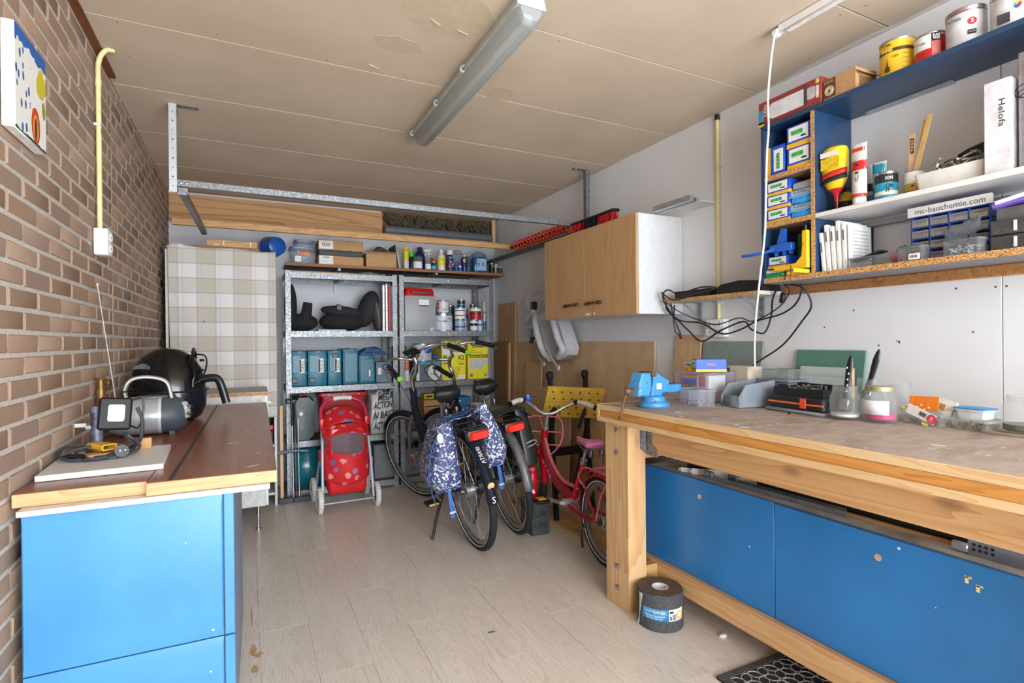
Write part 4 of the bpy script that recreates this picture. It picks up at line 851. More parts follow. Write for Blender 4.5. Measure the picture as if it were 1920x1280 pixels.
# ---- right rack, second shelf
t_ = thing('storage_bin', 'grey plastic bin with red handled lid on the right rack', 'bin', (1.248, 4.64, S2))
MB().bx(0, .285, 0, .32, 0, .315, bev=.006, seg=2).build('bin', M((150, 152, 158), .45, 0, .03), t_)
b = MB(); b.rings([[(a, b_, z_) for a, b_ in rrect(w, d, .02, 3, .142, .16)] for w, d, z_ in ((.27, .3, .316), (.262, .29, .36), (.245, .27, .382))]); b.build('lid', M((186, 20, 24), .3, 0, .03), t_)
MB().box((.142, .008, .343), (.17, .012, .03), bev=.004).build('handle_recess', M((88, 10, 14), .4), t_)
label(t_, PAPER, (.175, -.001, .255), .09, .05); label(t_, INK, (.175, -.001, .226), .09, .009)
for k in range(3): MB().bx(.13, .22, -.001, .001, .2 - k * .016, .202 - k * .016).build('ridge', M((130, 132, 138), .5), t_)
MB().bx(.225, .265, -.003, .001, .0, .03, bev=.001).build('latch', M((180, 182, 186), .4), t_)
t_ = can('paint_bucket', 'large white paint bucket with handwritten black words and wire handle', (1.642, 4.78, S2), .097, .165, [(.03, .86, M((196, 202, 212), .35))], 'bucket', None, 0, True); text('Sand eigen', .1, INK, t_, (.02, -.0968, .115), shear=.4, bend=.097); text('kleur', .05, INK, t_, (.0, -.0968, .095), shear=.4, bend=.097)
t_ = can('paint_can', 'white tin with red round logo on top of the white bucket', (1.648, 4.78, S2 + .167), .057, .118, [(.03, .95, M((206, 206, 204), .4))]); MB().ell((-.05, -.022, .07), (.008, .012, .032), 12, 8).build('logo', M((186, 22, 44), .4), t_); text('blank', .045, INK, t_, (.005, -.0575, .035), bend=.057); text('K', .014, WHITEINK, t_, (-.0575, -.034, .07), (.6, -.8, 0))
cans = [
 ('blue-white tin with pale swirl print, bottom row beside the bucket', 1.79, 4.71, 0, .049, .105, [(.04, .96, M((150, 168, 200), .4)), (.3, .6, M((40, 56, 110), .4))]),
 ('black and white patterned tin, middle row above the blue-white tin', 1.79, 4.71, 1, .05, .112, [(.05, .95, PAPER), (.3, .5, INK), (.7, .8, INK)]),
 ('small navy tin, top of the can stack left', 1.808, 4.72, 2, .038, .072, [(.05, .95, M((22, 44, 84), .3)), (.35, .5, M((110, 200, 220), .3))]),
 ('green tin behind the white tin on the right rack', 1.765, 4.91, 9, .045, .1, [(.05, .95, M((26, 74, 62), .4))]),
 ('narrow blue and grey tin between the stacks, bottom row', 1.862, 4.76, 0, .03, .1, [(.05, .95, M((120, 126, 140), .4)), (.4, .6, M((40, 50, 130), .4))]),
 ('narrow purple tin between the stacks, middle row', 1.862, 4.76, 1, .03, .1, [(.05, .95, M((60, 50, 150), .4)), (.6, .9, M((150, 60, 60), .4))]),
 ('white tin with navy lettering, bottom row in the middle', 1.925, 4.7, 0, .036, .105, [(.05, .95, PAPER), (.45, .8, M((26, 30, 60), .4))]),
 ('red and white tin, middle row above two tins', 1.945, 4.7, 1, .054, .115, [(.05, .95, M((166, 32, 30), .4)), (.7, .95, PAPER), (.5, .62, M((60, 30, 30), .4))]),
 ('pale blue tin beside the navy-lettered tin, bottom row', 1.993, 4.712, 0, .028, .105, [(.05, .95, M((178, 192, 214), .4)), (.5, .7, M((60, 80, 130), .4))]),
 ('teal and silver tin at the end of the bottom row', 2.045, 4.72, 0, .02, .13, [(.05, .95, M((30, 100, 130), .4)), (.7, .95, M((150, 170, 180), .4))]),
 ('grey aerosol tin at the end of the middle row', 2.045, 4.72, 1.2, .021, .14, [(.05, .95, M((170, 164, 164), .4)), (.3, .5, M((120, 50, 40), .4))]),
 ('small dark tin, top of the can stack middle', 1.92, 4.71, 2.04, .03, .03, [(.1, .9, M((40, 50, 60), .4))]),
]
for lb, x_, y_, lev, r_, h_, cols in cans:
    z_ = {0: 0, 1: .1065, 1.2: .131, 2: .2195, 2.04: .2225, 9: 0}[lev]
    if lev == 1 and r_ == .054: z_ = .106
    if lev == 9: z_ = .0; h_ = .25
    can('paint_can', lb, (x_, y_, S2 + z_), r_, h_, cols, group='tins on the right rack')
# ---- right rack, third shelf
YEL = M((226, 214, 24), .45, 0, .02)
t_ = carton('yellow_box', 'yellow carton with KÄRCHER and surface cleaner print, closest to the right post', (1.838, 4.64, S3), (.205, .28, .345), YEL)
text('KÄRCHER', .12, INK, t_, (.105, -.001, .318), bold=.02); label(t_, INK, (.105, -.0002, .299), .12, .006); text('T RACER', .055, INK, t_, (.05, -.001, .27), bold=.01); text('SURFACE CLEANER', .12, INK, t_, (.082, -.001, .25), bold=.01)
for k in range(6): label(t_, INK, (.034 + k * .031, -.0002, .213), .026, .03, name='pictogram'); label(t_, YEL, (.034 + k * .031, -.0016, .213), .012, .014, name='pictogram_mark')
for k in range(7): label(t_, M((176, 182, 200), .5, 0, .15, 90), (.04 + (k % 4) * .045, -.0002, .165 - (k // 4) * .048), .042, .044, name='picture')
label(t_, M((110, 104, 130), .5), (.035, -.0002, .035), .028, .028, name='code_block'); label(t_, M((150, 140, 150), .5), (.178, -.0002, .035), .03, .028, name='barcode')
t_ = carton('yellow_box', 'yellow and white carton printed KÄRCHER K2, left of the plain yellow one', (1.585, 4.64, S3), (.232, .3, .29), YEL)
label(t_, PAPER, (.116, -.0002, .262), .232, .056, name='white_band'); text('KÄRCHER', .1, INK, t_, (.14, -.0018, .262), bold=.02); text('K2', .055, INK, t_, (.19, -.001, .205), h=.042, bold=.02)
label(t_, INK, (.19, -.0002, .145), .055, .007); label(t_, INK, (.185, -.0002, .168), .07, .003); label(t_, M((120, 118, 40), .5), (.03, -.0002, .2), .034, .05); label(t_, M((206, 206, 150), .5), (.07, -.0002, .2), .034, .05); label(t_, INK, (.05, -.0002, .155), .07, .01)
MB().bx(.1, .16, -.002, .002, .02, .12, bev=.002).build('picture_body', M((206, 186, 30), .5), t_); MB().ell((.165, -.001, .1), (.018, .002, .018), 10, 4).build('picture_reel', M((190, 170, 30), .5), t_); MB().ell((.115, -.003, .045), (.008, .001, .012), 8, 4).build('picture_dot', M((110, 50, 20), .5), t_)
label(t_, PAPER, (.19, -.0002, .025), .07, .04); 
b = MB(); b.quad((0, .02, .29), (.232, .02, .29), (.225, .05, .365), (.01, .05, .37)); b.build('open_flap', M((222, 216, 120), .5, 0, .3, 30), t_, thick=.003)
t_ = can('paint_bucket', 'white plastic bucket with blue label on the detergent box', (1.44, 4.77, S3 + .1755), .088, .16, [(.02, .95, M((190, 198, 210), .4))], 'bucket'); MB().ell((.03, -.084, .1), (.045, .006, .028), 14, 6, (0, 0, .25)).build('label_oval', M((36, 84, 180), .35), t_); text('SPS', .03, M((40, 50, 100), .5), t_, (-.03, -.089, .04))
t_ = carton('detergent_box', 'grey and turquoise box with large white oval on the right rack', (1.345, 4.66, S3), (.238, .24, .175), M((92, 104, 116), .5)); label(t_, M((30, 150, 180), .5), (.119, -.0002, .163), .236, .022); MB().ell((.175, -.001, .075), (.06, .003, .075), 20, 8).build('oval', PAPER, t_); text('mora', .07, INK, t_, (.17, -.005, .06)); label(t_, M((30, 40, 90), .5), (.18, -.0035, .115), .05, .02); label(t_, PAPER, (.022, -.0002, .075), .025, .14)
tag(MB().bx(0, .1, 0, .14, 0, .32, bev=.004).build('brown_carton', M((78, 62, 50), .7)), 'dark brown upright carton behind the handlebar on the right rack', 'carton').location = (1.22, 4.86, S3)
t_ = bottle('spray_can', 'slim orange and white can at the left end of the right rack shelf', (1.275, 4.7, S3), [(.022, 0), (.023, .003), (.023, .2), (.018, .21)], WHITE, (.02, .21, .235), M((60, 160, 190), .4), (.1, .18), M((210, 120, 60), .4), 'spray can')
# ---- right rack, fourth shelf
t_ = thing('wooden_crate', 'small orange-brown slatted wooden crate on the lower right rack shelf', 'crate', (1.42, 4.66, S4))
for k in range(4): MB().bx(0, .24, 0, .01, .01 + k * .066, .066 + k * .066, bev=.001).build('slat', PINEX, t_); MB().bx(0, .24, .24, .25, .01 + k * .066, .066 + k * .066).build('slat', PINEX, t_)
for x_ in (0, .228): MB().bx(x_, x_ + .012, .01, .24, 0, .27).build('end_panel', PINEX, t_)
MB().bx(.012, .228, .01, .24, 0, .008).build('bottom', PINEX, t_)
t_ = carton('blue_box', 'bright blue carton with small picture on the lower right rack shelf', (1.72, 4.68, S4), (.165, .2, .27), M((30, 116, 180), .4)); label(t_, PAPER, (.07, -.0004, .13), .045, .06); label(t_, INK, (.072, -.002, .13), .02, .03); label(t_, WHITEINK, (.05, -.0004, .235), .03, .008, name='print_line')
t_ = carton('small_box', 'flat yellow and black box on the wooden crate', (1.43, 4.68, S4 + .2705), (.09, .12, .045), M((206, 186, 40), .5)); label(t_, INK, (.045, -.0004, .022), .06, .018)
t_ = carton('small_box', 'grey tin box on the wooden crate', (1.535, 4.68, S4 + .2705), (.11, .12, .06), M((150, 152, 156), .4, .3)); label(t_, REDINK, (.03, -.0004, .03), .03, .03)
tag(MB().bx(0, .1, 0, .2, 0, .2, bev=.004).build('brown_carton', M((140, 98, 66), .7)), 'brown carton at the right end of the lower rack shelf', 'carton').location = (1.93, 4.7, S4)
tag(MB().bx(0, .12, 0, .2, 0, .14, bev=.004).build('paint_tray', M((60, 60, 64), .5)), 'dark plastic tray box at the left end of the lower right shelf', 'tray').location = (1.25, 4.68, S4)
for k, (x_, w, h, cc, lb) in enumerate(((1.24, .34, .24, (96, 98, 100), 'grey crate on the bottom shelf of the right rack'), (1.62, .4, .2, (120, 96, 70), 'brown carton on the bottom shelf of the right rack'))):
    tag(MB().bx(0, w, 0, .3, 0, h, bev=.006).build('storage_crate', M(cc, .6)), lb, 'crate').location = (x_, 4.66, .0625)
# ------------------------------------------------------------------ bicycles
WALLT = M((214, 214, 212), .5, 0, 0); RIM = M((150, 148, 146), .32, .7, .06)
def wheel(parent, name, S, c, R, hub_r=.03, hub_w=.1, spokes=28, tire=.022, white=True):
    """tyre with rim, hub and spokes; S places it (steering)"""
    b = MB(); b.M = S; b.torus(c, R - tire, tire, (0, 1, 0), 56, 10); w = b.build(name, RUBBER, parent)
    if white:
        for sy in (-1, 1): b = MB(); b.M = S; b.torus((c[0], c[1] + sy * tire * .80, c[2]), R - tire * 1.45, .0035, (0, 1, 0), 56, 6); b.build('reflective_stripe', WALLT, w)
    b = MB(); b.M = S; rr = R - 2 * tire
    b.rings([[(c[0] + q * math.cos(a), c[1] + y_, c[2] + q * math.sin(a)) for q, y_ in ((rr + .004, -.011), (rr + .004, .011), (rr - .018, .008), (rr - .018, -.008))] for a in [2 * math.pi * k / 56 for k in range(56)]], loop=True); b.build('rim', RIM, w)
    b = MB(); b.M = S; b.cyl((c[0], c[1] - hub_w / 2, c[2]), (c[0], c[1] + hub_w / 2, c[2]), .009, seg=10); b.lathe([(hub_r * .7, -hub_w * .32), (hub_r, -hub_w * .24), (hub_r, hub_w * .24), (hub_r * .7, hub_w * .32)], c, 20, True, (rad(90), 0, 0)); b.build('hub', M((170, 174, 180), .25, .8, .05), w)
    b = MB(); b.M = S
    for k in range(spokes):
        a = 2 * math.pi * k / spokes; sy = 1 if k % 2 else -1; a2 = a + (.9 if (k // 2) % 2 else -.9)
        b.cyl((c[0] + (rr - .015) * math.cos(a), c[1], c[2] + (rr - .015) * math.sin(a)), (c[0] + hub_r * math.cos(a2), c[1] + sy * hub_w * .25, c[2] + hub_r * math.sin(a2)), .0013, seg=4)
    tag(b.build('spokes', STEEL, w), kind='stuff'); return w
def mudguard(parent, name, S, c, R, a0, a1, w, m, n=22):
    b = MB(); b.M = S; rs = []
    for i in range(n + 1):
        a = rad(a0 + (a1 - a0) * i / n); d = V((math.cos(a), 0, math.sin(a))); rs.append([V(c) + d * (R - .010 * abs(t_) ** 2 * 2.2) + V((0, t_ * w / 2, 0)) for t_ in (-1, -.6, 0, .6, 1)])
    b.rings(rs, closed=False, cap=False); return b.build(name, m, parent, thick=.0015)
def steer_mat(p, ax, ang): return Matrix.Translation(p) @ Matrix.Rotation(ang, 4, V(ax)) @ Matrix.Translation(-V(p))
def saddle(parent, c, L, w, h, m, txt=None):
    rs = []
    for i in range(13):
        t_ = i / 12; x_ = c[0] + L * (.5 - t_); ww = w * (.16 + .84 * max(0, (t_ - .25) / .75) ** 1.1) if t_ > .25 else w * (.16 * (math.sin(t_ / .25 * 1.57)) + .02)
        ww *= 1 if t_ < .8 else (.96 if t_ < .9 else (.8 if t_ < .95 else .22)); hh = h * (.6 + .4 * t_) * (1 if t_ < .9 else (.72 if t_ < .95 else .2)); top = c[2] + .02 * t_ ** 2 + .012 * (1 - t_) ** 3
        rs.append([(x_, c[1] + ww / 2 * math.cos(a), top + (hh * .45 if math.sin(a) > 0 else hh * .55) * math.sin(a)) for a in [2 * math.pi * k / 16 for k in range(16)]])
    s_ = MB().rings(rs).build('saddle', m, parent)
    for sy in (-.02, .02): MB().tube([(c[0] - L * .38, c[1] + sy * 1.6, c[2] - h * .3), (c[0] - L * .1, c[1] + sy, c[2] - h * .75), (c[0] + L * .3, c[1] + sy * .6, c[2] - h * .3)], .0035).build('rail', STEEL, s_)
    for sy in (-.035, .035): MB().lathe([(.013, 0), (.015, .01), (.015, .03), (.013, .04)], (c[0] - L * .42, c[1] + sy, c[2] - h * .95), 12).build('spring', DSTEEL, s_)
    return s_
def city_bike(lb, loc, lean, head, steer, fm, sadz, hs=1.0, accent=None, quill=False):
    bk = thing('city_bicycle', lb, 'bicycle', loc, rot=(rad(-lean), 0, rad(head)))
    I = Matrix(); R = .36; S = steer_mat((.95, 0, .85), (-.35, 0, .94), rad(steer))
    wheel(bk, 'rear_wheel', I, (0, 0, R), R, .042, .11); wheel(bk, 'front_wheel', S, (1.16, 0, R), R, .026, .09)
    mudguard(bk, 'rear_mudguard', I, (0, 0, R), R + .016, 15, 178, .062, fm if not quill else M((150, 154, 160), .25, .7)); mudguard(bk, 'front_mudguard', S, (1.16, 0, R), R + .016, 35, 165, .055, fm)
    f = MB(); f.tube([(.955, 0, .74), (.86, 0, .6), (.7, 0, .42), (.46, 0, .31)], [.031, .036], seg=14); f.tube([(.46, 0, .3), (.32, 0, .72)], .019, seg=12, smooth=False); f.cyl((.985, 0, .66), (.925, 0, .9), .026, seg=16)
    fr_ = f.build('frame', fm, bk)
    for sy in (-1, 1):
        MB().tube([(.44, sy * .03, .31), (.2, sy * .055, .33), (0, sy * .062, .36)], .010).build('chain_stay', fm, bk); MB().tube([(.335, sy * .02, .66), (.15, sy * .05, .5), (0, sy * .062, .36)], .008).build('seat_stay', fm, bk)
    b = MB(); b.M = S
    for sy in (-1, 1): b.tube([(.99, sy * .03, .69), (1.03, sy * .052, .62), (1.1, sy * .056, .46), (1.16, sy * .056, .36)], [.016, .010], seg=10)
    b.box((.99, 0, .69), (.05, .1, .03), bev=.008); b.build('fork', M((120, 124, 132), .3, .6), bk)
    b = MB(); b.cyl((.32, 0, .72), (.27, 0, sadz - .03), .0135, seg=12); b.cyl((.32, 0, .715), (.315, 0, .74), .022, seg=12); b.build('seat_post', STEEL, bk)
    saddle(bk, (.24, 0, sadz), .29, .225, .12, M((12, 12, 13), .55, 0, .1))
    b = MB(); b.M = S
    zb = 1.14 * hs
    if quill: b.tube([(.93, 0, .88), (.905, 0, .96), (.895, 0, 1.02), (.9, 0, 1.07), (.885, 0, zb - .03), (.86, 0, zb)], .0145, seg=12)
    else: b.cyl((.93, 0, .88), (.905, 0, .99), .016, seg=12); b.tube([(.905, 0, .985), (.83, 0, 1.04), (.8, 0, 1.11), (.81, 0, zb)], .017, seg=10, smooth=False)
    st = b.build('stem', CHROME, bk); b = MB(); b.M = S; b.cyl((.937, 0, .89), (.931, 0, .905), .025, seg=16); b.build('headset', BLACK, bk)
    cx = .86 if quill else .81
    bar = [(cx - .2, .31, zb - .05), (cx - .1, .285, zb + .01), (cx + .02, .2, zb + .045), (cx + .05, .1, zb + .03), (cx, .035, zb), (cx, 0, zb), (cx, -.035, zb), (cx + .05, -.1, zb + .03), (cx + .02, -.2, zb + .045), (cx - .1, -.285, zb + .01), (cx - .2, -.31, zb - .05)]
    b = MB(); b.M = S; b.tube(bar, .0112, seg=10); hb = b.build('handlebar', M((168, 162, 152), .3, .8, .05), bk)
    for sy in (1, -1):
        b = MB(); b.M = S; b.tube([(cx - .075, sy * .275, zb + .018), (cx - .14, sy * .297, zb - .015), (cx - .215, sy * .314, zb - .058)], .0175, seg=12); g = b.build('grip', BLACK, hb)
        if accent: b = MB(); b.M = S; b.cyl((cx - .216, sy * .314, zb - .059), (cx - .226, sy * .316, zb - .064), .0178, seg=12); b.build('end_cap', accent, g)
        b = MB(); b.M = S; b.tube([(cx - .04, sy * .255, zb + .01), (cx - .06, sy * .3, zb - .02), (cx - .14, sy * .345, zb - .06), (cx - .2, sy * .355, zb - .095)], [.009, .006], seg=8); b.build('brake_lever', M((150, 152, 156), .3, .7), hb)
        b = MB(); b.M = S; b.tube([(cx - .02, sy * .22, zb + .03), (cx + .12, sy * .2, zb + .0), (cx + .2, sy * .06, zb - .15), (.985, sy * .02, .82), (1.0, 0, .66)], .0032, seg=6); b.build('brake_cable', BLACK if sy > 0 else M((190, 190, 190), .4), hb)
    # chain case, cranks, pedals, stand
    MB().rings([[(x_, y_, z_) for x_, z_ in [(.46 + .11 * math.cos(a), .3 + .1 * math.sin(a)) for a in [rad(-110 + 22 * k) for k in range(11)]] + [(.02 + .05 * math.cos(a), .36 + .055 * math.sin(a)) for a in [rad(100 + 20 * k) for k in range(9)]]] for y_ in (-.085, -.055)]).build('chain_case', BLACK, bk)
    for sy, an in ((1, 200), (-1, 20)):
        ex, ez = .46 + .17 * math.cos(rad(an)), .3 + .17 * math.sin(rad(an))
        cr = MB().tube([(.46, sy * .08, .3), (ex, sy * .1, ez)], .009, smooth=False).build('crank', STEEL, bk)
        MB().box((ex, sy * .155, ez), (.085, .09, .022), bev=.006).build('pedal', BLACK, cr); MB().box((ex, sy * .155, ez), (.09, .06, .012)).build('reflector', M((220, 160, 40), .3), cr)
    MB().tube([(.36, .05, .28), (.30, .14, .14), (.25, .2, .028)], [.012, .009], smooth=False).build('kickstand', BLACK, bk)
    # carrier and lamp
    ZC_ = .775
    for sy in (-1, 1):
        MB().tube([(.2, sy * .03, .72), (.14, sy * .07, ZC_), (-.22, sy * .07, ZC_), (-.25, sy * .045, ZC_ - .01)], .006).build('carrier_rail', BLACK, bk); MB().tube([(-.12, sy * .07, ZC_), (-.1, sy * .075, .6), (0, sy * .075, .37)], .005).build('carrier_stay', BLACK, bk)
    for x_ in (.1, -.05, -.2): MB().cyl((x_, -.07, ZC_), (x_, .07, ZC_), .005, seg=8).build('carrier_bar', BLACK, bk)
    rl_ = MB().box((-.262, 0, ZC_ - .03), (.055, .13, .06), bev=.012, seg=2).build('rear_light', M((36, 38, 44), .3), bk)
    b = MB(); b.rings([[(-.293 - .02 * k, y_, z_) for y_, z_ in rrect(.115 - k * .02, .046 - k * .01, .012, 3, 0, ZC_ - .03)] for k in (0, 1)]); b.build('red_lens', M((226, 44, 28), .15, 0, .06, 60), rl_)
    MB().box((.01, .0, .36), (.02, .2, .02), bev=.004).build('axle_nuts', STEEL, bk)
    MB().box((-.02, .085, .345), (.1, .02, .06), bev=.01).build('brake_unit', M((120, 122, 126), .4, .6), bk)
    return bk, S, (cx, zb)
NAVY = M((26, 36, 52), .22, .2, .05)
b1, S1, (cx1, zb1) = city_bike('dark blue city bicycle with display and floral panniers, leaning on its stand', (1.238, 2.998, 0), 8, 90, 22, NAVY, .925, 1.0, M((126, 210, 50), .4))
b = MB(); b.M = S1; b.box((cx1 + .01, 0, zb1 + .045), (.075, .12, .02), (0, rad(-28), 0), bev=.006); b.build('display', BLACKGLOSS, b1)
b = MB(); b.M = S1; b.box((cx1 + .012, 0, zb1 + .025), (.03, .04, .05), bev=.004); b.build('display_mount', BLACK, b1)
MB().lathe([(.02, -.0005), (.02, .002)], (-.362, 0, .475), 20, True, (0, rad(-107), 0)).build('badge', M((206, 190, 130), .4), b1)
text('SPARTA', .11, WHITEINK, b1, (-.272, 0, .628), (-.7, 0, -.71), (0, 1, 0)); text('S', .02, WHITEINK, b1, (-.379, 0, .40), (0, -1, 0), (0, 0, 1))
b2, S2_, (cx2, zb2) = city_bike('black city bicycle with silver mudguard and black pannier, second in the row', (1.566, 3.131, 0), 9, 86, 38, M((30, 32, 36), .3, .2, .05), .945, 1.0, None, True)
b = MB(); b.M = S2_; b.ell((cx2 + .03, .13, zb2 + .065), (.024, .024, .02), 14, 8); b.build('bell', M((30, 60, 140), .25), b2)
text('Selle San Remo', .11, WHITEINK, b2, (.12, 0, .985), (0, -1, 0), (-.35, 0, .94), h=.014)
# floral double pannier over the first bicycle's carrier
def floral(name, c, dots, sc=1.0):
    t = NT(name); co = t.coord(); vo = t.N('ShaderNodeTexVoronoi'); vo.inputs['Scale'].default_value = 62 * sc; t.L(co, vo.inputs['Vector'])
    sp = t.N('ShaderNodeSeparateColor'); t.L(vo.outputs['Color'], sp.inputs[0])
    clus = t.noise(co, 9 * sc, 2); fl_ = t.math('MULTIPLY', t.math('LESS_THAN', vo.outputs['Distance'], .36), t.math('GREATER_THAN', t.math('ADD', sp.outputs[0], clus), .84))
    n = t.noise(co, 13 * sc, 1, .5, 1.5); br = t.math('LESS_THAN', t.math('ABSOLUTE', t.math('SUBTRACT', n, .5)), .014)
    v2 = t.N('ShaderNodeTexVoronoi'); v2.inputs['Scale'].default_value = 160 * sc; t.L(co, v2.inputs['Vector']); dt = t.math('LESS_THAN', v2.outputs['Distance'], .2)
    col = t.mix(t.math('MULTIPLY', dt, .35), c, dots); col = t.mix(br, col, (206, 214, 222)); col = t.mix(fl_, col, t.ramp(sp.outputs[1], [(0, (226, 230, 232)), (.6, (206, 220, 210)), (1, (176, 196, 190))]))
    return t.out(col, .55)
FLO = floral('blue_blossom_oilcloth', (52, 60, 108), (120, 130, 180)); TRIM = M((40, 96, 176), .6, 0, .06)
pn_ = thing('pannier', 'navy double pannier with white blossom print over the first bicycle carrier', 'pannier', (1.238, 2.998, 0), rot=(rad(-8), 0, rad(90)))
def bag(sy, top, bot):
    b = MB(); rs = []
    for i in range(9):
        t_ = i / 8; z_ = bot + (top - bot) * t_; w = .35 * (1 - .42 * t_ ** 1.5) * (.78 + .22 * min(1, t_ * 5)); d = (.2 if sy > 0 else .145) * (1 - .62 * t_ ** 1.3) * (.7 + .3 * min(1, t_ * 5))
        rs.append([(a - .02, sy * (.085 + d / 2) + b_ + .008 * noise.noise(V((a * 9, b_ * 9, z_ * 9))), z_ - (.04 * math.cos((a) * 9) * (t_ < .1))) for a, b_ in rrect(w, d, d * .3, 4)])
    b.rings(rs); return b
lb_ = bag(1, .815, .455).build('bag', FLO, pn_); rb_ = bag(-1, .87, .52).build('bag', FLO, pn_)
MB().tube([(-.165, .29, .5), (-.17, .27, .6), (-.16, .235, .7), (-.135, .165, .775)], .005, flat=.4).build('piping', TRIM, lb_); MB().ell((-.158, .18, .745), (.006, .02, .03), 12, 6).build('reflector', M((196, 208, 226), .3), lb_)
MB().ell((.05, .29, .6), (.022, .004, .03), 12, 6).build('patch', M((120, 66, 40), .6), lb_)
MB().box((-.04, .252, .7), (.09, .004, .012), (.25, .2, 0)).build('zip', M((40, 44, 90), .5), lb_)
for x_ in (.06, .0, -.08): MB().tube([(x_, .14, .81), (x_, .06, .815), (x_, -.04, .82), (x_, -.13, .865)], .012, flat=.35, up=(0, 0, 1)).build('strap', FLO if x_ else TRIM, pn_)
for sy, x_, z_ in ((1, -.12, .48), (-1, -.1, .55)):
    MB().tube([(x_, sy * .16, z_), (x_ - .02, sy * .165, z_ - .08), (x_ - .02, sy * .165, z_ - .2)], .011, flat=.2, up=(1, 0, 0)).build('hanging_strap', TRIM, pn_); MB().box((x_ - .02, sy * .165, z_ - .17), (.012, .035, .012), bev=.003).build('buckle', M((190, 196, 204), .4), pn_)
MB().tube([(.1, .2, .42), (.1, .2, .36), (.08, .19, .3)], .004).build('hook_strap', TRIM, pn_)
# black pannier over the second bicycle's carrier
BLT = M((30, 32, 36), .35, 0, .1, 30, .25)
p2 = thing('pannier', 'black coated pannier with white reflector strip over the second bicycle carrier', 'pannier', (1.566, 3.131, 0), rot=(rad(-9), 0, rad(86)))
b = MB(); rs = []
for i in range(9):
    t_ = i / 8; z_ = .44 + (.80 - .44) * t_; w = .32 * (1 - .25 * t_); d = .13 * (1 - .35 * t_) * (.75 + .25 * min(1, t_ * 5)); rs.append([(a + .05, -(.09 + d / 2) + b_ + .006 * noise.noise(V((a * 9, b_ * 9, z_ * 9))), z_) for a, b_ in rrect(w, d, d * .25, 4)])
rbg = b.rings(rs).build('bag', BLT, p2)
b = MB(); b.grid(lambda u, v_: (.17 - u * .3, .08 - v_ * .27, .792 + .02 * math.sin(v_ * 3.0) - .05 * max(0, v_ - .7) * 3), 10, 12); b.build('flap', BLT, p2, thick=.004)
b = MB(); b.tube([(-.108, -.13, .555), (-.108, -.18, .565), (-.104, -.2, .58), (-.1, -.18, .59), (-.1, -.13, .58)], .005, flat=.4); b.build('reflector_strip', M((206, 208, 210), .3), rbg)
b = MB(); b.box((.06, .115, .66), (.28, .04, .2), bev=.012, seg=2); b.build('bag', BLT, p2)
text('NEW LOOXS  SPORT', .16, M((200, 202, 204), .5), p2, (.05, -.06, .8155), (0, -1, 0), (1, 0, 0), h=.03)
# children's bicycle
RED = M((196, 24, 36), .25, .1, .06); MAR = M((150, 44, 58), .28, .1, .06); PNK = M((214, 110, 124), .3, .1, .05)
kb = thing('child_bicycle', "red children's bicycle with pink saddle and silver handlebar", 'bicycle', (1.765, 2.42, 0), rot=(0, 0, rad(86)))
I = Matrix(); SK = steer_mat((.76, 0, .6), (-.35, 0, .94), rad(-12)); R = .25
wheel(kb, 'rear_wheel', I, (0, 0, R), R, .028, .09, 20, .022); wheel(kb, 'front_wheel', SK, (.92, 0, R), R, .022, .08, 20, .022)
mudguard(kb, 'rear_mudguard', I, (0, 0, R), R + .014, 10, 190, .055, RED); mudguard(kb, 'front_mudguard', SK, (.92, 0, R), R + .014, 20, 170, .05, RED)
f = MB(); f.tube([(.775, 0, .56), (.7, 0, .44), (.58, 0, .33), (.36, 0, .27)], [.026, .034], seg=12); f.build('down_tube', MAR, kb)
f = MB(); f.tube([(.765, 0, .6), (.66, 0, .45), (.5, 0, .36), (.3, 0, .36)], .013, seg=10); f.build('top_tube', PNK, kb)
f = MB(); f.cyl((.79, 0, .5), (.75, 0, .645), .022, seg=14); f.cyl((.36, 0, .27), (.235, 0, .53), .018, seg=12); f.build('seat_tube', RED, kb)
for sy in (-1, 1):
    MB().tube([(.36, sy * .02, .26), (.15, sy * .05, .25), (0, sy * .055, .25)], .009).build('chain_stay', MAR, kb); MB().tube([(.25, sy * .02, .48), (.1, sy * .05, .36), (0, sy * .055, .25)], .008).build('seat_stay', MAR, kb)
    MB().tube([(.22, sy * .03, .47), (.1, sy * .06, .53), (-.22, sy * .06, .535)], .006).build('carrier_rail', PNK, kb); MB().tube([(-.14, sy * .06, .53), (-.05, sy * .06, .4), (0, sy * .06, .26)], .005).build('carrier_stay', PNK, kb)
for x_ in (.05, -.08, -.2): MB().cyl((x_, -.06, .533), (x_, .06, .533), .005, seg=8).build('carrier_bar', PNK, kb)
b = MB(); b.M = SK
for sy in (-1, 1): b.tube([(.79, sy * .025, .5), (.82, sy * .045, .44), (.87, sy * .05, .33), (.92, sy * .05, .25)], [.014, .010], seg=10)
b.build('fork', RED, kb)
b = MB(); b.M = SK; b.cyl((.75, 0, .645), (.72, 0, .75), .012, seg=12); b.cyl((.755, 0, .64), (.748, 0, .66), .021, seg=12); b.build('stem', M((196, 198, 202), .3, .7), kb)
b = MB(); b.M = SK; b.tube([(.61, .27, .83), (.67, .2, .845), (.705, .12, .81), (.715, .05, .765), (.715, 0, .755), (.715, -.05, .765), (.705, -.12, .81), (.67, -.2, .845), (.61, -.27, .83)], .0115, seg=10); hb = b.build('handlebar', M((190, 193, 198), .28, .8, .04), kb)
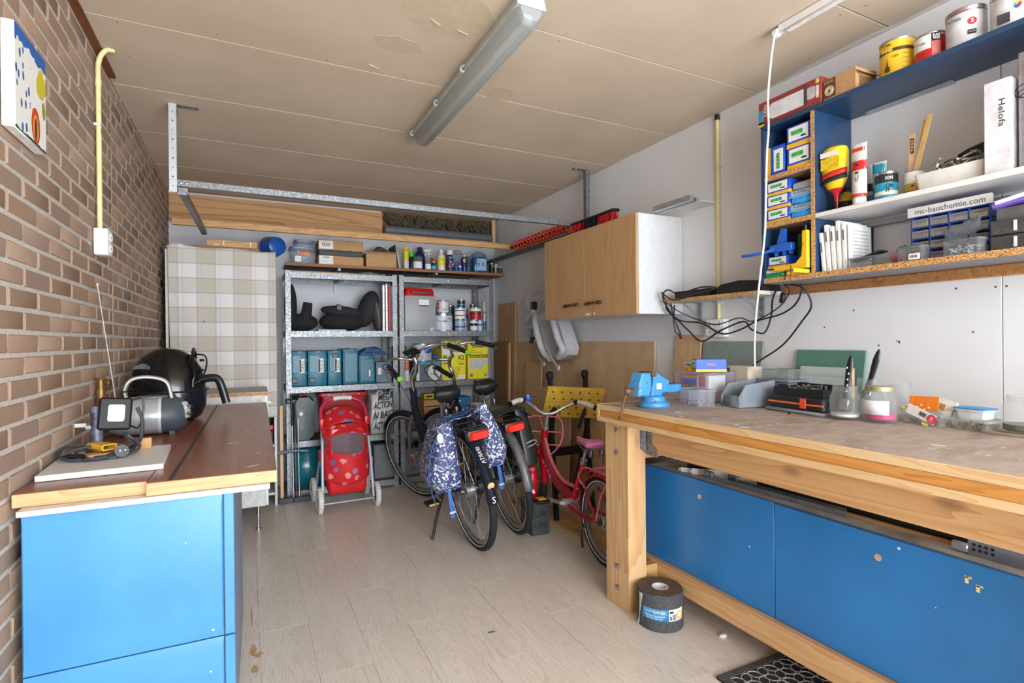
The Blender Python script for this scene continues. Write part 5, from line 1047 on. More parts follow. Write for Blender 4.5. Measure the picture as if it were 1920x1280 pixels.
for sy in (1, -1):
    b = MB(); b.M = SK; b.tube([(.675, sy * .195, .845), (.64, sy * .235, .841), (.595, sy * .285, .824)], .0165, seg=12); g = b.build('grip', M((196, 190, 184), .6, 0, .15, 60), hb); b = MB(); b.M = SK; b.cyl((.595, sy * .285, .824), (.588, sy * .293, .821), .019, seg=12); b.build('grip_end', BLACK, g); b = MB(); b.M = SK; b.cyl((.69, sy * .175, .842), (.675, sy * .195, .845), .018, seg=12); b.build('brake_clamp', BLACK, hb)
b = MB(); b.M = SK; b.ell((.705, .145, .855), (.028, .028, .022), 14, 8); b.build('bell', M((38, 84, 190), .25), kb); b = MB(); b.M = SK; b.ell((.69, .15, .872), (.008, .008, .006), 8, 5); b.build('bell_flower', WHITE, kb)
# front basket rack of bent pink tube
b = MB(); b.M = SK; b.tube([(.8, .13, .55), (.81, .14, .66), (.81, .1, .72), (.81, 0, .725), (.81, -.1, .72), (.81, -.14, .66), (.8, -.13, .55), (.82, -.06, .46), (.82, .06, .46)], .006, closed=True); b.build('front_rack', PNK, kb)
for z_ in (.62, .53): b = MB(); b.M = SK; b.cyl((.808, -.135, z_), (.808, .135, z_), .005, seg=8); b.build('rack_bar', PNK, kb)
b = MB(); b.M = SK; b.tube([(.715, .1, .8), (.76, .13, .83), (.81, .02, .7), (.79, 0, .5)], .004); b.build('brake_cable', M((226, 96, 90), .4), kb)
MB().cyl((.235, 0, .53), (.205, 0, .605), .0125, seg=12).cyl((.24, 0, .52), (.228, 0, .545), .021, seg=12).build('seat_post', STEEL, kb)
saddle(kb, (.19, 0, .645), .24, .155, .06, M((222, 128, 186), .35, 0, .05))
cr = MB().cyl((.36, -.06, .26), (.36, .075, .26), .024, seg=14).tube([(.36, .085, .26), (.5, .095, .245)], .012, smooth=False).build('crank', M((186, 184, 180), .35, .6), kb)
MB().box((.51, .15, .242), (.08, .09, .024), bev=.005).build('pedal', BLACK, cr); MB().box((.51, .15, .256), (.05, .05, .006)).build('pedal_reflector', M((226, 176, 40), .3), cr)
MB().tube([(.34, .05, .25), (.2, .06, .235), (.02, .066, .25)], .016, flat=.5, up=(0, 0, 1)).build('chain_guard', MAR, kb)
MB().tube([(.1, .06, .24), (.1, .09, .16), (.06, .11, .1)], .007).build('stand_stub', BLACK, kb)
text('STAR', .16, WHITEINK, kb, (.655, .035, .395), (-.72, 0, -.6), (-.6, 0, .72), h=.028)
MB().tube([(.24, .03, .47), (.2, .05, .44), (.14, .045, .4)], .006).build('brake_arm', CHROME, kb)
MB().cyl((-.02, .045, .25), (.02, .045, .25), .02, seg=8).build('axle_nut', CHROME, kb)
fb = thing('drink_bottle', "red drinking bottle with white flower print between the bicycles", 'bottle', (1.675, 3.1, .215))
# the bottle stands on a grey printed box
MB().lathe([(.03, 0), (.034, .008), (.034, .15), (.03, .17), (.02, .18)], seg=18).build('body', M((206, 20, 40), .25), fb); MB().lathe([(.02, .18), (.02, .2), (.012, .205)], seg=14).build('cap', M((190, 90, 110), .4), fb)
for a, z_ in ((-2.2, .05), (-1.9, .06), (-2.1, .075), (-1.75, .045)): MB().ell((.034 * math.cos(a), .034 * math.sin(a), z_), (.009, .009, .012), 8, 5).build('flower', WHITEINK, fb)
bx_ = carton('printed_box', 'dark grey box with Life lettering standing under the red bottle', (1.62, 3.0, 0), (.125, .16, .214), M((62, 68, 70), .6)); text('Life', .09, M((26, 28, 30), .6), bx_, (.065, -.001, .14)); text('Live', .09, M((30, 32, 34), .6), bx_, (.06, -.001, .07))

# ------------------------------------------------------------------ doll's stroller
def flower_mat():
    t = NT('red_flower_cloth'); co = t.coord(); vo = t.N('ShaderNodeTexVoronoi'); vo.inputs['Scale'].default_value = 14; t.L(co, vo.inputs['Vector']); sp = t.N('ShaderNodeSeparateColor'); t.L(vo.outputs['Color'], sp.inputs[0])
    n = t.noise(co, 45, 2); d = t.math('ADD', vo.outputs['Distance'], t.math('MULTIPLY', t.math('SUBTRACT', n, .5), .5))
    col = t.mix(t.math('MULTIPLY', t.math('LESS_THAN', d, .34), t.math('GREATER_THAN', sp.outputs[0], .25)), (204, 26, 34), t.ramp(sp.outputs[1], [(0, (222, 116, 140)), (.4, (230, 150, 140)), (.7, (150, 100, 150)), (1, (96, 96, 150))]))
    v2 = t.N('ShaderNodeTexVoronoi'); v2.inputs['Scale'].default_value = 17; t.L(t.coord((1, 1, 1), (3, 1, 2)), v2.inputs['Vector']); s2 = t.N('ShaderNodeSeparateColor'); t.L(v2.outputs['Color'], s2.inputs[0])
    col = t.mix(t.math('MULTIPLY', t.math('LESS_THAN', t.math('ADD', v2.outputs['Distance'], t.math('MULTIPLY', n, .2)), .25), t.math('GREATER_THAN', s2.outputs[0], .7)), col, (104, 84, 70)); return t.out(col, .7)
RC = flower_mat(); RPL = M((196, 22, 34), .3, 0, .04); LBT = M((168, 180, 196), .35, .2, .04)
st = thing('doll_stroller', "red doll's stroller with flower print, clear window and white wheels", 'stroller', (.671, 4.13, 0), rad(1.5))
def swheel(x_, y_, r_=.09):
    w = MB().torus((x_, y_, r_), r_ - .017, .0175, (1, 0, 0), 36, 8, 1.15).build('wheel', M((206, 204, 198), .6, 0, .04), st)
    MB().lathe([(.066, -.008), (.066, .008), (.05, .006), (.05, -.006)], (x_, y_, r_), 28, True, (0, rad(90), 0)).build('rim', RPL, w)
    for k in range(5): a = 2 * math.pi * k / 5; MB().box((x_, y_ + .035 * math.cos(a), r_ + .035 * math.sin(a)), (.016, .016, .07), (a - math.pi / 2, 0, 0)).build('wheel_spoke', RPL, w)
    b = MB()
    for k in range(26): a = 2 * math.pi * k / 26; b.box((x_, y_ + (r_ - .001) * math.cos(a), r_ + (r_ - .001) * math.sin(a)), (.026, .008, .004), (a - math.pi / 2, 0, 0))
    tag(b.build('tread', M((214, 212, 206), .6, 0, 0), w), kind='stuff')
for x_, y_ in ((-.207, 0), (.207, 0), (-.205, .36), (.205, .36)): swheel(x_, y_)
for sx in (-1, 1):
    MB().tube([(sx * .185, .0, .075), (sx * .18, .05, .3), (sx * .172, .1, .5), (sx * .168, .16, .64)], .0115, seg=10).build('front_leg', LBT, st); MB().tube([(sx * .185, .36, .085), (sx * .18, .27, .25), (sx * .172, .13, .42)], .0105, seg=10).build('rear_leg', LBT, st)
    MB().box((sx * .168, .15, .64), (.04, .05, .075), bev=.012, seg=2).build('joint', RPL, st); MB().box((sx * .183, .12, .4), (.025, .05, .09), bev=.008).build('hinge', RPL, st)
    MB().cyl((sx * .175, 0, .09), (sx * .225, 0, .09), .007, seg=8).build('axle', STEEL, st); MB().cyl((sx * .175, .36, .09), (sx * .225, .36, .09), .007, seg=8).build('axle', STEEL, st)
MB().cyl((-.18, 0, .062), (.18, 0, .062), .006, seg=8).build('cross_tube', LBT, st); MB().cyl((-.18, .36, .1), (.18, .36, .1), .006, seg=8).build('cross_tube', LBT, st)
MB().tube([(-.168, .16, .66), (-.166, .19, .73), (-.13, .22, .785), (-.07, .232, .81), (0, .235, .815), (.07, .232, .81), (.13, .22, .785), (.166, .19, .73), (.168, .16, .66)], .0155, seg=12).build('handle', M((172, 36, 70), .35, 0, .15, 40), st)
MB().tube([(-.07, .2305, .8115), (0, .235, .8165), (.07, .2305, .8115)], .0175, seg=12).build('handle_sleeve', M((206, 206, 204), .5), st)
def shell(fn, nm, m, nu=16, nv=12, thick=.004): return MB().grid(fn, nu, nv).build(nm, m, st, thick=thick)
shell(lambda u, v_: ((u - .5) * .31 * (1 - .1 * v_), .13 + .14 * v_ - .08 * math.sin(u * math.pi) * (1 - v_), .60 + .10 * math.sin(v_ * 1.57) + .05 * math.sin(u * math.pi)), 'hood', RC)
shell(lambda u, v_: ((u - .5) * (.34 + .02 * v_), .05 + .09 * v_ - .07 * math.sin(u * math.pi), .53 + .075 * v_ + .045 * math.sin(u * math.pi) * (1 - v_ * .3)), 'hood_visor', RC)
shell(lambda u, v_: ((u - .5) * .3, .045 - .07 * math.sin(u * math.pi) + .03 * v_ * 0, .445 + (.1 + .03 * math.sin(u * math.pi)) * v_ - .03 * math.sin(u * math.pi) * (1 - v_)), 'window', glass((200, 204, 208), .06, .3, 'clear_vinyl'), 16, 8, .001)
shell(lambda u, v_: ((u - .5) * (.345 - .02 * abs(v_ - .5)), .075 - (.095 + .03 * math.sin(v_ * 3.1)) * math.sin(u * math.pi) ** .7 + .02 * v_, .19 + .27 * v_ + .035 * (1 - math.sin(u * math.pi)) * (1 if v_ < .2 else .6) - (.035 * math.sin(u * math.pi) if v_ > .9 else 0)), 'apron', RC, 20, 16)
MB().rings([[(a, b_ + .13, z_) for a, b_ in rrect(w, d, .04, 4)] for w, d, z_ in ((.22, .15, .12), (.27, .19, .16), (.29, .22, .3), (.3, .22, .5), (.29, .2, .6))]).build('seat', RPL, st)
MB().rings([[(a, b_ + .1, z_) for a, b_ in rrect(w, d, .03, 4)] for w, d, z_ in ((.26, .12, .115), (.28, .16, .15), (.29, .16, .22))]).build('basket', M((206, 18, 26), .6, 0, .05), st)
b = MB(); b.grid(lambda u, v_: ((u - .5) * .26, .07 - .04 * math.sin(u * math.pi), .45 + .1 * v_), 6, 4); b.build('dark_lining', M((60, 62, 66), .8), st)
# ------------------------------------------------------------------ right wall: panels, cupboard, bench
RW = rad(-90)      # things on the right wall: their front looks into the room (-X), local x runs towards the viewer
BIRCH = wood('beech_veneer', (198, 160, 114), (180, 140, 96), 2, 1.2, .4, False, 9)
cu = thing('wall_cupboard', 'beech-fronted two-door wall cupboard with white sides', 'cupboard', (1.998, 3.44, 1.40), RW)
MB().bx(0, 1.04, 0, .33, 0, .575, bev=.001).build('carcass', M((206, 208, 213), .45, 0, .02), cu)
for x0, x1, hx in ((.001, .518, .285), (.521, 1.039, .545)):
    d = MB().bx(x0, x1, -.018, -.001, .0, .575, bev=.0015).build('door', BIRCH, cu)
    MB().tube([(hx, -.02, .083), (hx + .02, -.034, .086), (hx + .09, -.036, .088), (hx + .15, -.034, .088), (hx + .168, -.02, .088)], [.003, .009, .009, .011, .011, .011, .01, .01, .009, .008, .008, .007, .006, .005, .004] * 2, seg=8).build('handle', M((92, 78, 58), .45, .7, .2), d)
for x_, w in ((.535, .05), (.62, .014)): MB().bx(x_, x_ + w, -.0188, -.0178, .012, .026).build('paint_mark', WHITE, cu)
# on top of the cupboard
ZT = 1.9755
al = thing('aluminium_profile', 'silver aluminium channel profiles with white plate on the cupboard top', 'profile', (2.04, 2.36, ZT), RW)
MB().bx(0, .28, .03, .06, 0, .03).bx(0, .28, .075, .095, 0, .02).build('channel', ALU, al); MB().bx(-.02, .26, .062, .073, .0, .028).build('dark_insert', BLACK, al); MB().bx(.1, .3, .1, .22, 0, .004).build('plate', OFFWHITE, al)
br = thing('broom_head', 'black broom head with red and black bristles leaning on the cupboard top', 'broom', (2.05, 3.15, 1.976), RW)
MB().box((.24, 0, .08), (.5, .05, .018), bev=.006).build('stock', BLACK, br)
REDB = M((170, 18, 24), .8, 0, .2, 80); random.seed(8)
for k, (x0, x1, m) in enumerate(((0, .15, REDB), (.15, .32, M((22, 22, 24), .9)), (.32, .48, REDB))):
    b = MB()
    for i in range(150): xx = random.uniform(x0, x1); yy = random.uniform(-.02, .02); b.cyl((xx, yy, .07), (xx + random.uniform(-.012, .012), yy * 1.7, .004), .0022, seg=4)
    tag(b.build('bristles', m, br), kind='stuff')
ec = thing('cord_winder', 'orange cord wound round a black rod above the metal track', 'cord', (2.21, 4.47, 2.085), RW)
MB().cyl((.01, .0, .03), (1.0, 0, .035), .012, seg=10).build('rod', BLACK, ec)
pts = []
for k in range(0, 15 * 10 + 1): a = 2 * math.pi * k / 10; pts.append((.1 + .0062 * k + .004 * math.sin(k), .034 * math.cos(a), .034 + .034 * math.sin(a) + .004 * math.sin(k * .7)))
MB().tube(pts, .0055, seg=6, smooth=False).build('cord', M((226, 58, 30), .5), ec)
pts = []
for k in range(0, 15 * 10 + 1): a = -2 * math.pi * k / 10; pts.append((.11 + .0060 * k, .036 * math.cos(a), .034 + .036 * math.sin(a)))
MB().tube(pts, .005, seg=6, smooth=False).build('cord', M((214, 50, 28), .5), ec)
# panels leaning on the right wall and in the corner
def lean(name, lb, y0, y1, h, t_, m, x_base, x_top, cat='panel', z0=0.0):
    o = thing(name, lb, cat, (x_base, y0, z0)); a = math.atan2(x_top - x_base, h); L = math.hypot(h, x_top - x_base)
    o.rotation_euler = (0, a, 0); MB().bx(0, t_, 0, y1 - y0, 0, L, bev=.001).build('sheet', m, o); return o
lean('mdf_sheet', 'large brown fibreboard sheet leaning on the white wall under the cupboard', 2.63, 4.56, 1.238, .012, MDF, 2.265, 2.312)
lean('mdf_sheet', 'small brown board piece leaning on the large fibreboard sheet', 3.98, 4.27, 1.06, .012, M((188, 158, 122), .75, 0, .05), 2.21, 2.252)
lean('mdf_sheet', 'wide low brown board leaning in front of the large fibreboard sheet', 3.45, 4.2, .86, .012, M((192, 162, 126), .75, 0, .05), 2.165, 2.21)
lean('plank', 'tall pale oak plank leaning in the corner beside the right rack', 4.57, 4.95, 1.62, .02, wood('oak_plank', (204, 168, 124), (176, 138, 98), 2, 1.2, .6, False), 2.285, 2.3, 'plank')
lean('plank', 'shorter brown plank with pale edge leaning beside the right rack', 4.66, 4.98, 1.24, .02, wood('brown_plank', (164, 124, 86), (138, 100, 66), 2, 1.2, .6, False), 2.24, 2.262, 'plank')
lean('plank', 'narrow light batten leaning against the brown plank', 4.62, 4.655, 1.23, .018, PINEZ, 2.24, 2.26, 'batten')
o = tag(MB().bx(0, .12, 0, .012, 0, .62, bev=.001).build('board', M((140, 106, 76), .7, 0, .06)), 'small brown board standing against the right rack post', 'board'); o.location = (2.095, 4.57, 0); o.rotation_euler = (rad(-4), 0, 0)
fb_ = thing('floor_board', 'pine board lying on the floor under the red bicycle', 'board', (1.80, 2.2, 0.0005), rad(2)); MB().bx(0, .2, 0, 1.55, 0, .02, bev=.002).build('plank_body', PINE, fb_)
for k in range(2): pass
bpy.data.objects['child_bicycle'].location.z = .0
bpy.data.objects['floor_board'].location.x = 1.88
# folding workbench
wm = thing('folding_workbench', 'black folding workbench with yellow perforated clamping board', 'workbench', (1.915, 3.24, 0))
BLK = M((22, 23, 25), .4, .2, .1)
bp = Matrix.Translation((.15, -.04, .81)) @ Euler((rad(-62), rad(4), rad(-14))).to_matrix().to_4x4()
YB_ = M((196, 160, 60), .5, 0, .06, 20)
for j in (0, 1):
    b = MB(); b.M = bp; b.box((0, -.062 + j * .124, 0), (.42, .12, .026), bev=.002); jb = b.build('clamp_board', [YB_], wm)
    b = MB(); b.M = bp
    for i in range(6):
        for q in (0, 1): b.cyl((-.17 + i * .066 + q * .02, -.09 + j * .124 + q * .055, .0134), (-.17 + i * .066 + q * .02, -.09 + j * .124 + q * .055, -.0134), .0085, seg=10)
    tag(b.build('peg_holes', M((104, 66, 26), .7), jb), kind='stuff')
b = MB(); b.M = bp; b.box((.211, 0, 0), (.003, .246, .027)); b.build('board_end', CHIP, wm)
for x_ in (.0, .3):
    MB().tube([(x_ - .03, -.1, .02), (x_, .0, .5), (x_ + .02, .06, 1.02)], .02, seg=4, smooth=False).build('frame_leg', BLK, wm); MB().tube([(x_ - .02, .2, .0), (x_, .05, .5), (x_ + .01, -.02, .78)], .016, seg=4, smooth=False).build('rear_leg', BLK, wm)
    MB().box((x_ + .02, .062, 1.0), (.05, .04, .06), (rad(-6), 0, 0), bev=.01).build('foot_cap', BLACK, wm)
    for z_ in (.55, .7, .86): MB().lathe([(.009, 0), (.008, .004)], (x_ + .01, .0 + z_ * .02, z_), 10, True, (rad(90), 0, 0)).build('rivet', CHROME, wm)
MB().bx(-.02, .3, -.03, -.01, .44, .5).build('cross_bar', BLK, wm); MB().bx(-.02, .3, -.09, -.07, .2, .25).build('cross_bar', BLK, wm)
MB().cyl((.2, -.03, .62), (.24, -.06, .76), .012, seg=10).build('clamp_handle', BLACK, wm)
# things behind the kids bicycle
o = lean('pale_panel', 'grey plastic panel leaning behind the workbench leg', 2.48, 2.7, .7, .02, M((84, 80, 76), .6, 0, .08), 2.1, 2.16); 
o = lean('wood_offcut', 'short pale wooden offcut leaning under the folding workbench', 3.14, 3.4, .62, .012, PINEZ, 2.235, 2.27)
# child bicycle seat hanging on the wall
cs = thing('child_bike_seat', 'light grey plastic child bicycle seat hanging on the wall below the cupboard', 'child seat', (2.17, 4.14, 1.04), RW)
LG = M((186, 188, 194), .4, 0, .04); LG2 = M((158, 162, 170), .45, 0, .04); FR = lambda y_: fmat((0, y_, 0), FX, FY)
b = MB(); b.prism([(.13, .36), (.24, .44), (.36, .47), (.52, .45), (.62, .34), (.725, .15), (.70, .10), (.58, .055), (.46, .045), (.41, .075), (.41, .13), (.33, .23), (.26, .31)], -.02, .10, FR(.09), bev=.018); b.build('seat_shell', LG, cs)
b = MB(); b.prism([(.33, .38), (.47, .38), (.585, .17), (.55, .12), (.47, .15)], 0, .004, FR(-.0125)); b.build('inner_channel', LG2, cs)
b = MB(); b.prism([(.15, .34), (.25, .32), (.33, .22), (.40, .13), (.25, .085), (.21, .1), (.2, .2)], 0, .05, FR(.06), bev=.008); b.build('side_flap', LG2, cs)
for pts in ([(.24, -.02, .42), (.3, -.05, .34), (.38, -.06, .2), (.43, -.045, .11), (.5, -.03, .065)], [(.5, -.02, .44), (.58, -.05, .36), (.66, -.055, .22), (.7, -.04, .14), (.62, -.03, .085)]): MB().tube(pts, .026, seg=10).build('side_wing', LG, cs)
MB().tube([(.12, .03, .36), (.04, .03, .45), (.02, .03, .57), (.1, .03, .62), (.28, .03, .64), (.34, .03, .58), (.26, .03, .46)], .026, seg=8, closed=True, flat=.6, up=(0, 1, 0)).build('headrest', LG, cs)
MB().tube([(.1, -.02, .35), (.18, -.06, .4), (.3, -.07, .45)], .02, seg=8).build('front_bar', LG2, cs)
for (x0, z0, x1, z1, y_) in ((.47, .17, .655, .0, -.055), (.22, .12, .34, .02, .0)):
    s_ = MB().tube([(x0, y_, z0), ((x0 + x1) / 2, y_ - .01, (z0 + z1) / 2), (x1, y_, z1)], .013, seg=6, flat=.3, up=(0, 1, 0)).build('foot_strap', LG, cs); MB().cyl((x1, y_ - .008, z1), (x1, y_ + .008, z1), .021, seg=14).build('strap_end', LG, s_)
    for k in range(7): t_ = .2 + k * .1; MB().cyl((x0 + (x1 - x0) * t_, y_ - .014, z0 + (z1 - z0) * t_), (x0 + (x1 - x0) * t_, y_ - .006, z0 + (z1 - z0) * t_), .004, seg=6).build('strap_hole', DSTEEL, s_)
MB().box((.15, -.02, .27), (.05, .03, .08), (0, .2, 0), bev=.006).build('buckle', M((120, 132, 150), .4), cs); MB().cyl((.18, -.03, .19), (.18, -.01, .24), .018, seg=10).build('latch_button', BLACK, cs); MB().box((.24, -.03, .5), (.06, .04, .07), bev=.01).build('harness_clip', BLACK, cs)
MB().cyl((.2, .158, .63), (.2, .03, .645), .006, seg=8).build('wall_hook', STEEL, cs)
# conduit, sockets, small shelf with power supplies
c = thing('conduit', 'cream plastic conduit running down the white wall to the sockets', 'pipe', (XR - .012, 2.12, 1.35)); MB().cyl((0, 0, 0), (0, 0, 1.12), .0098, seg=12).build('tube', PVC, c); MB().cyl((0, 0, 1.1), (0, 0, 1.13), .013, seg=12).build('grommet', INK, c)
for z_ in (.1, .85): MB().box((.002, 0, z_), (.02, .05, .01), bev=.002).build('clip', OFFWHITE, c)
so = thing('wall_socket', 'white four-way socket block on the white wall', 'socket', (XR - .045, 2.19, 1.262), RW); MB().bx(0, .13, 0, .044, 0, .098, bev=.006, seg=2).build('housing', WHITE, so)
for x_ in (.034, .096):
    for z_ in (.027, .072): MB().lathe([(.02, .0006), (.02, .003), (.0175, .003), (.0175, .0006)], (x_, 0, z_), 20, False, (rad(90), 0, 0)).build('outlet', WHITE, so); MB().cyl((x_ - .008, -.001, z_), (x_ - .008, .001, z_), .003, seg=8).build('pin_hole', INK, so); MB().cyl((x_ + .008, -.001, z_), (x_ + .008, .001, z_), .003, seg=8).build('pin_hole', INK, so)
sh = thing('small_shelf', 'narrow chipboard shelf on two grey brackets holding black power supplies', 'shelf', (2.14, 2.36, 1.46), RW)
MB().bx(0, .64, 0, .16, 0, .018, bev=.001).build('board', M((206, 200, 190), .6), sh); MB().bx(0, .64, -.002, 0, 0, .018).build('front_edge', CHIP, sh)
for x_ in (.09, .5): b = MB(); b.bx(x_, x_ + .024, .02, .18, -.004, -.0005); b.bx(x_, x_ + .024, .178, .186, -.1, -.0005); b.tube([(x_ + .012, .05, -.005), (x_ + .012, .11, -.04), (x_ + .012, .18, -.085)], .004, smooth=False); b.build('shelf_bracket', M((150, 156, 162), .4, .5), sh)
r1 = tag(MB().bx(0, .25, 0, .12, 0, .042, bev=.002).build('network_box', BLACK), 'flat black power supply at the left of the small chipboard shelf', 'device'); r1.location = (2.17, 2.30, 1.4785); r1.rotation_euler = (0, 0, RW)
r2 = thing('network_box', 'long black curved device at the right of the small chipboard shelf', 'device', (2.16, 1.99, 1.4785), RW); r2.scale = (.82, 1, 1)
b = MB(); b.prism([(0, 0), (.33, 0), (.33, .038), (.29, .052), (.17, .06), (.04, .05), (0, .035)], 0, .13, fmat((0, .13, 0), FX, FY)); b.build('casing', M((24, 25, 27), .5, 0, .1), r2); MB().bx(.22, .224, -.001, .01, 0, .055).build('seam', INK, r2)
CAB = M((24, 25, 27), .5, 0, 0)
def cord(lb, pts, r_=.0042, m=None, cat='cable', plugs=True, name='power_cable', group='black cables on the small shelf'):
    t_ = thing(name, lb, cat, pts[0], 0, group); p0 = V(pts[0]); MB().tube([V(p) - p0 for p in pts], r_, seg=8).build('cord', m or CAB, t_); return t_
XW = XR - .055
cord('black cable looping lowest under the small shelf past the sockets', [(2.19, 2.29, 1.50), (2.12, 2.30, 1.53), (2.11, 2.33, 1.49), (2.2, 2.36, 1.4), (XW, 2.38, 1.36), (XW, 2.3, 1.3), (XW, 2.2, 1.24), (XW, 2.06, 1.3), (XW, 1.92, 1.34), (XW - .02, 1.86, 1.3), (XW, 1.8, 1.28), (XW, 1.76, 1.36), (XW - .04, 1.72, 1.44), (2.2, 1.66, 1.5)])
cord('black cable sagging in the middle below the small shelf', [(2.14, 2.33, 1.47), (2.16, 2.35, 1.42), (XW, 2.36, 1.36), (XW, 2.2, 1.34), (XW, 2.06, 1.28), (XW, 1.94, 1.30), (XW, 1.84, 1.34), (XW, 1.7, 1.37), (XW - .03, 1.6, 1.42), (2.24, 1.58, 1.5), (2.2, 1.66, 1.515)])
cord('thin black cable running highest below the small shelf', [(2.15, 2.34, 1.46), (2.2, 2.32, 1.42), (XW, 2.26, 1.37), (XW, 2.1, 1.33), (XW, 1.95, 1.36), (XW, 1.86, 1.34), (XW, 1.72, 1.40), (2.22, 1.62, 1.47), (2.2, 1.655, 1.51)], .003)
cord('black cable from the small shelf down to the boxes on the bench', [(2.2, 1.655, 1.505), (2.22, 1.56, 1.48), (XW - .02, 1.54, 1.4), (XW, 1.6, 1.33), (XW, 1.7, 1.22), (XW - .01, 1.84, 1.13), (2.24, 1.9, 1.07)])
t_ = cord('two black cables dropping from the left end of the small shelf', [(2.2, 2.365, 1.47), (2.23, 2.38, 1.4), (2.25, 2.38, 1.3), (2.27, 2.36, 1.275)]); MB().tube([(.03, .0, -.02), (.05, .02, -.1), (.07, -.01, -.195)], .004).build('cord', CAB, t_); MB().cyl((.065, -.005, -.19), (.075, -.005, -.215), .008, seg=8).build('plug', CAB, t_)
t_ = cord('black cable lying over the small shelf front edge', [(2.19, 2.2, 1.522), (2.18, 2.1, 1.53), (2.17, 2.0, 1.515), (2.13, 2.1, 1.49), (2.12, 2.25, 1.47), (2.12, 2.32, 1.50), (2.13, 2.36, 1.52), (2.15, 2.345, 1.47)])
MB().box((2.225 - 2.19, 1.66 - 2.2, 1.44 - 1.522), (.02, .024, .05), (.2, 0, 0), bev=.005).build('inline_switch', CAB, t_)

# ------------------------------------------------------------------ workbench
BX0, BT = 1.50, .947; BY0, BY1 = .1, 2.10
def benchtop():
    t = NT('worn_bench_top'); co = t.coord((1, 2.2, 1)); n = t.noise(co, 3.5, 4, .6); n2 = t.noise(co, 16, 4, .7); n3 = t.noise(t.coord((2, 7, 1)), 5, 3)
    col = t.ramp(n, [(.3, (138, 122, 112)), (.5, (180, 165, 154)), (.62, (158, 140, 126)), (.8, (190, 174, 158))]); col = t.mix(t.math('MULTIPLY', n3, .45), col, (128, 110, 100))
    col = t.mix(t.math('GREATER_THAN', n2, .655), col, (196, 196, 200)); t.bump(n2, .2, .002); return t.out(col, .7)
PALE = wood('pale_ply_edge', (220, 190, 146), (200, 164, 116), 1, 1.2, .6, False, 12); ORNG = wood('orange_ply_layer', (206, 148, 76), (178, 118, 52), 1, 1.2, .5, False, 12)
wk = thing('workbench', 'heavy timber workbench with thick layered top along the white wall', 'workbench', (0, 0, 0))
MB().bx(BX0 + .003, XR - .002, BY0, BY1 - .005, BT - .026, BT, bev=.001).build('top_sheet', benchtop(), wk)
MB().bx(BX0, BX0 + .004, BY0, BY1 - .004, BT - .025, BT + .001, bev=.001).build('top_edge', PALE, wk)
MB().bx(BX0 + .003, XR - .002, BY0, BY1 - .006, BT - .057, BT - .0265).build('middle_layer', ORNG, wk); MB().bx(BX0 - .001, XR - .002, BY0, BY1 - .004, BT - .079, BT - .0575).build('bottom_layer', PALE, wk)
MB().bx(BX0 + .0, XR - .002, BY1 - .003, BY1 + .017, BT - .079, BT + .001, bev=.001).build('end_strip', PALE, wk)
ZL = BT - .08
def leg(x0, x1, y0, y1):
    for k in range(3): MB().bx(x0, x1 - .001 * k, y1 - (y1 - y0) * (k + 1) / 3 + .0008, y1 - (y1 - y0) * k / 3, 0, ZL, bev=.002).build('leg_timber', PINEZ, wk)
leg(1.55, 1.655, 1.948, 2.118); leg(2.2, 2.305, 1.948, 2.118); leg(1.55, 1.655, .16, .33)
for z_ in (.83, .725, .19, .09):
    MB().lathe([(.014, 0), (.014, .002), (.008, .006), (.004, .006)], (1.549, 2.03, z_), 16, True, (0, rad(-90), 0)).build('bolt', STEEL, wk)
MB().bx(1.66, 1.705, .3, 1.945, .732, .862, bev=.002).build('front_rail', PINE, wk)
MB().bx(1.655, 2.2, 1.99, 2.035, .69, .80, bev=.002).build('end_rail', PINEX, wk); MB().bx(1.655, 2.2, 1.97, 2.015, .105, .19, bev=.002).build('end_rail', PINEX, wk)
b = MB(); b.M = fmat((1.62, 1.9475, .72), (1, 0, 0), (0, 0, 1)); b.prism([(.0, .03), (.034, .0), (.034, .115), (.0, .115)], 0, .002); b.M = fmat((1.6595, 1.945, .72), (0, -1, 0), (0, 0, 1)); b.prism([(0, .0), (.07, -.004), (.07, .03), (.035, .06), (.035, .11), (0, .11)], 0, .002); b.build('joist_hanger', GALV, wk)
MB().bx(1.735, 1.78, .2, 2.1, .105, .19, bev=.002).build('lower_beam', PINE, wk); MB().bx(1.735, 2.3, .2, 2.1, .19, .203).build('lower_shelf', wood('shelf_ply', (206, 164, 122), (182, 138, 98), 1, 1, .6, False), wk); MB().bx(2.25, 2.3, .2, 2.1, .105, .19).build('rear_beam', PINE, wk)
for px, py, r_ in ((1.75, .82, .02), (1.68, .8, .008), (1.56, 1.35, .012), (1.54, 1.3, .02), (1.54, 1.6, .015), (1.62, 1.7, .02)): MB().ell((px, py, BT), (r_ * .6, r_, .0008), 10, 4).build('paint_blob', M((206, 208, 214), .6), wk)
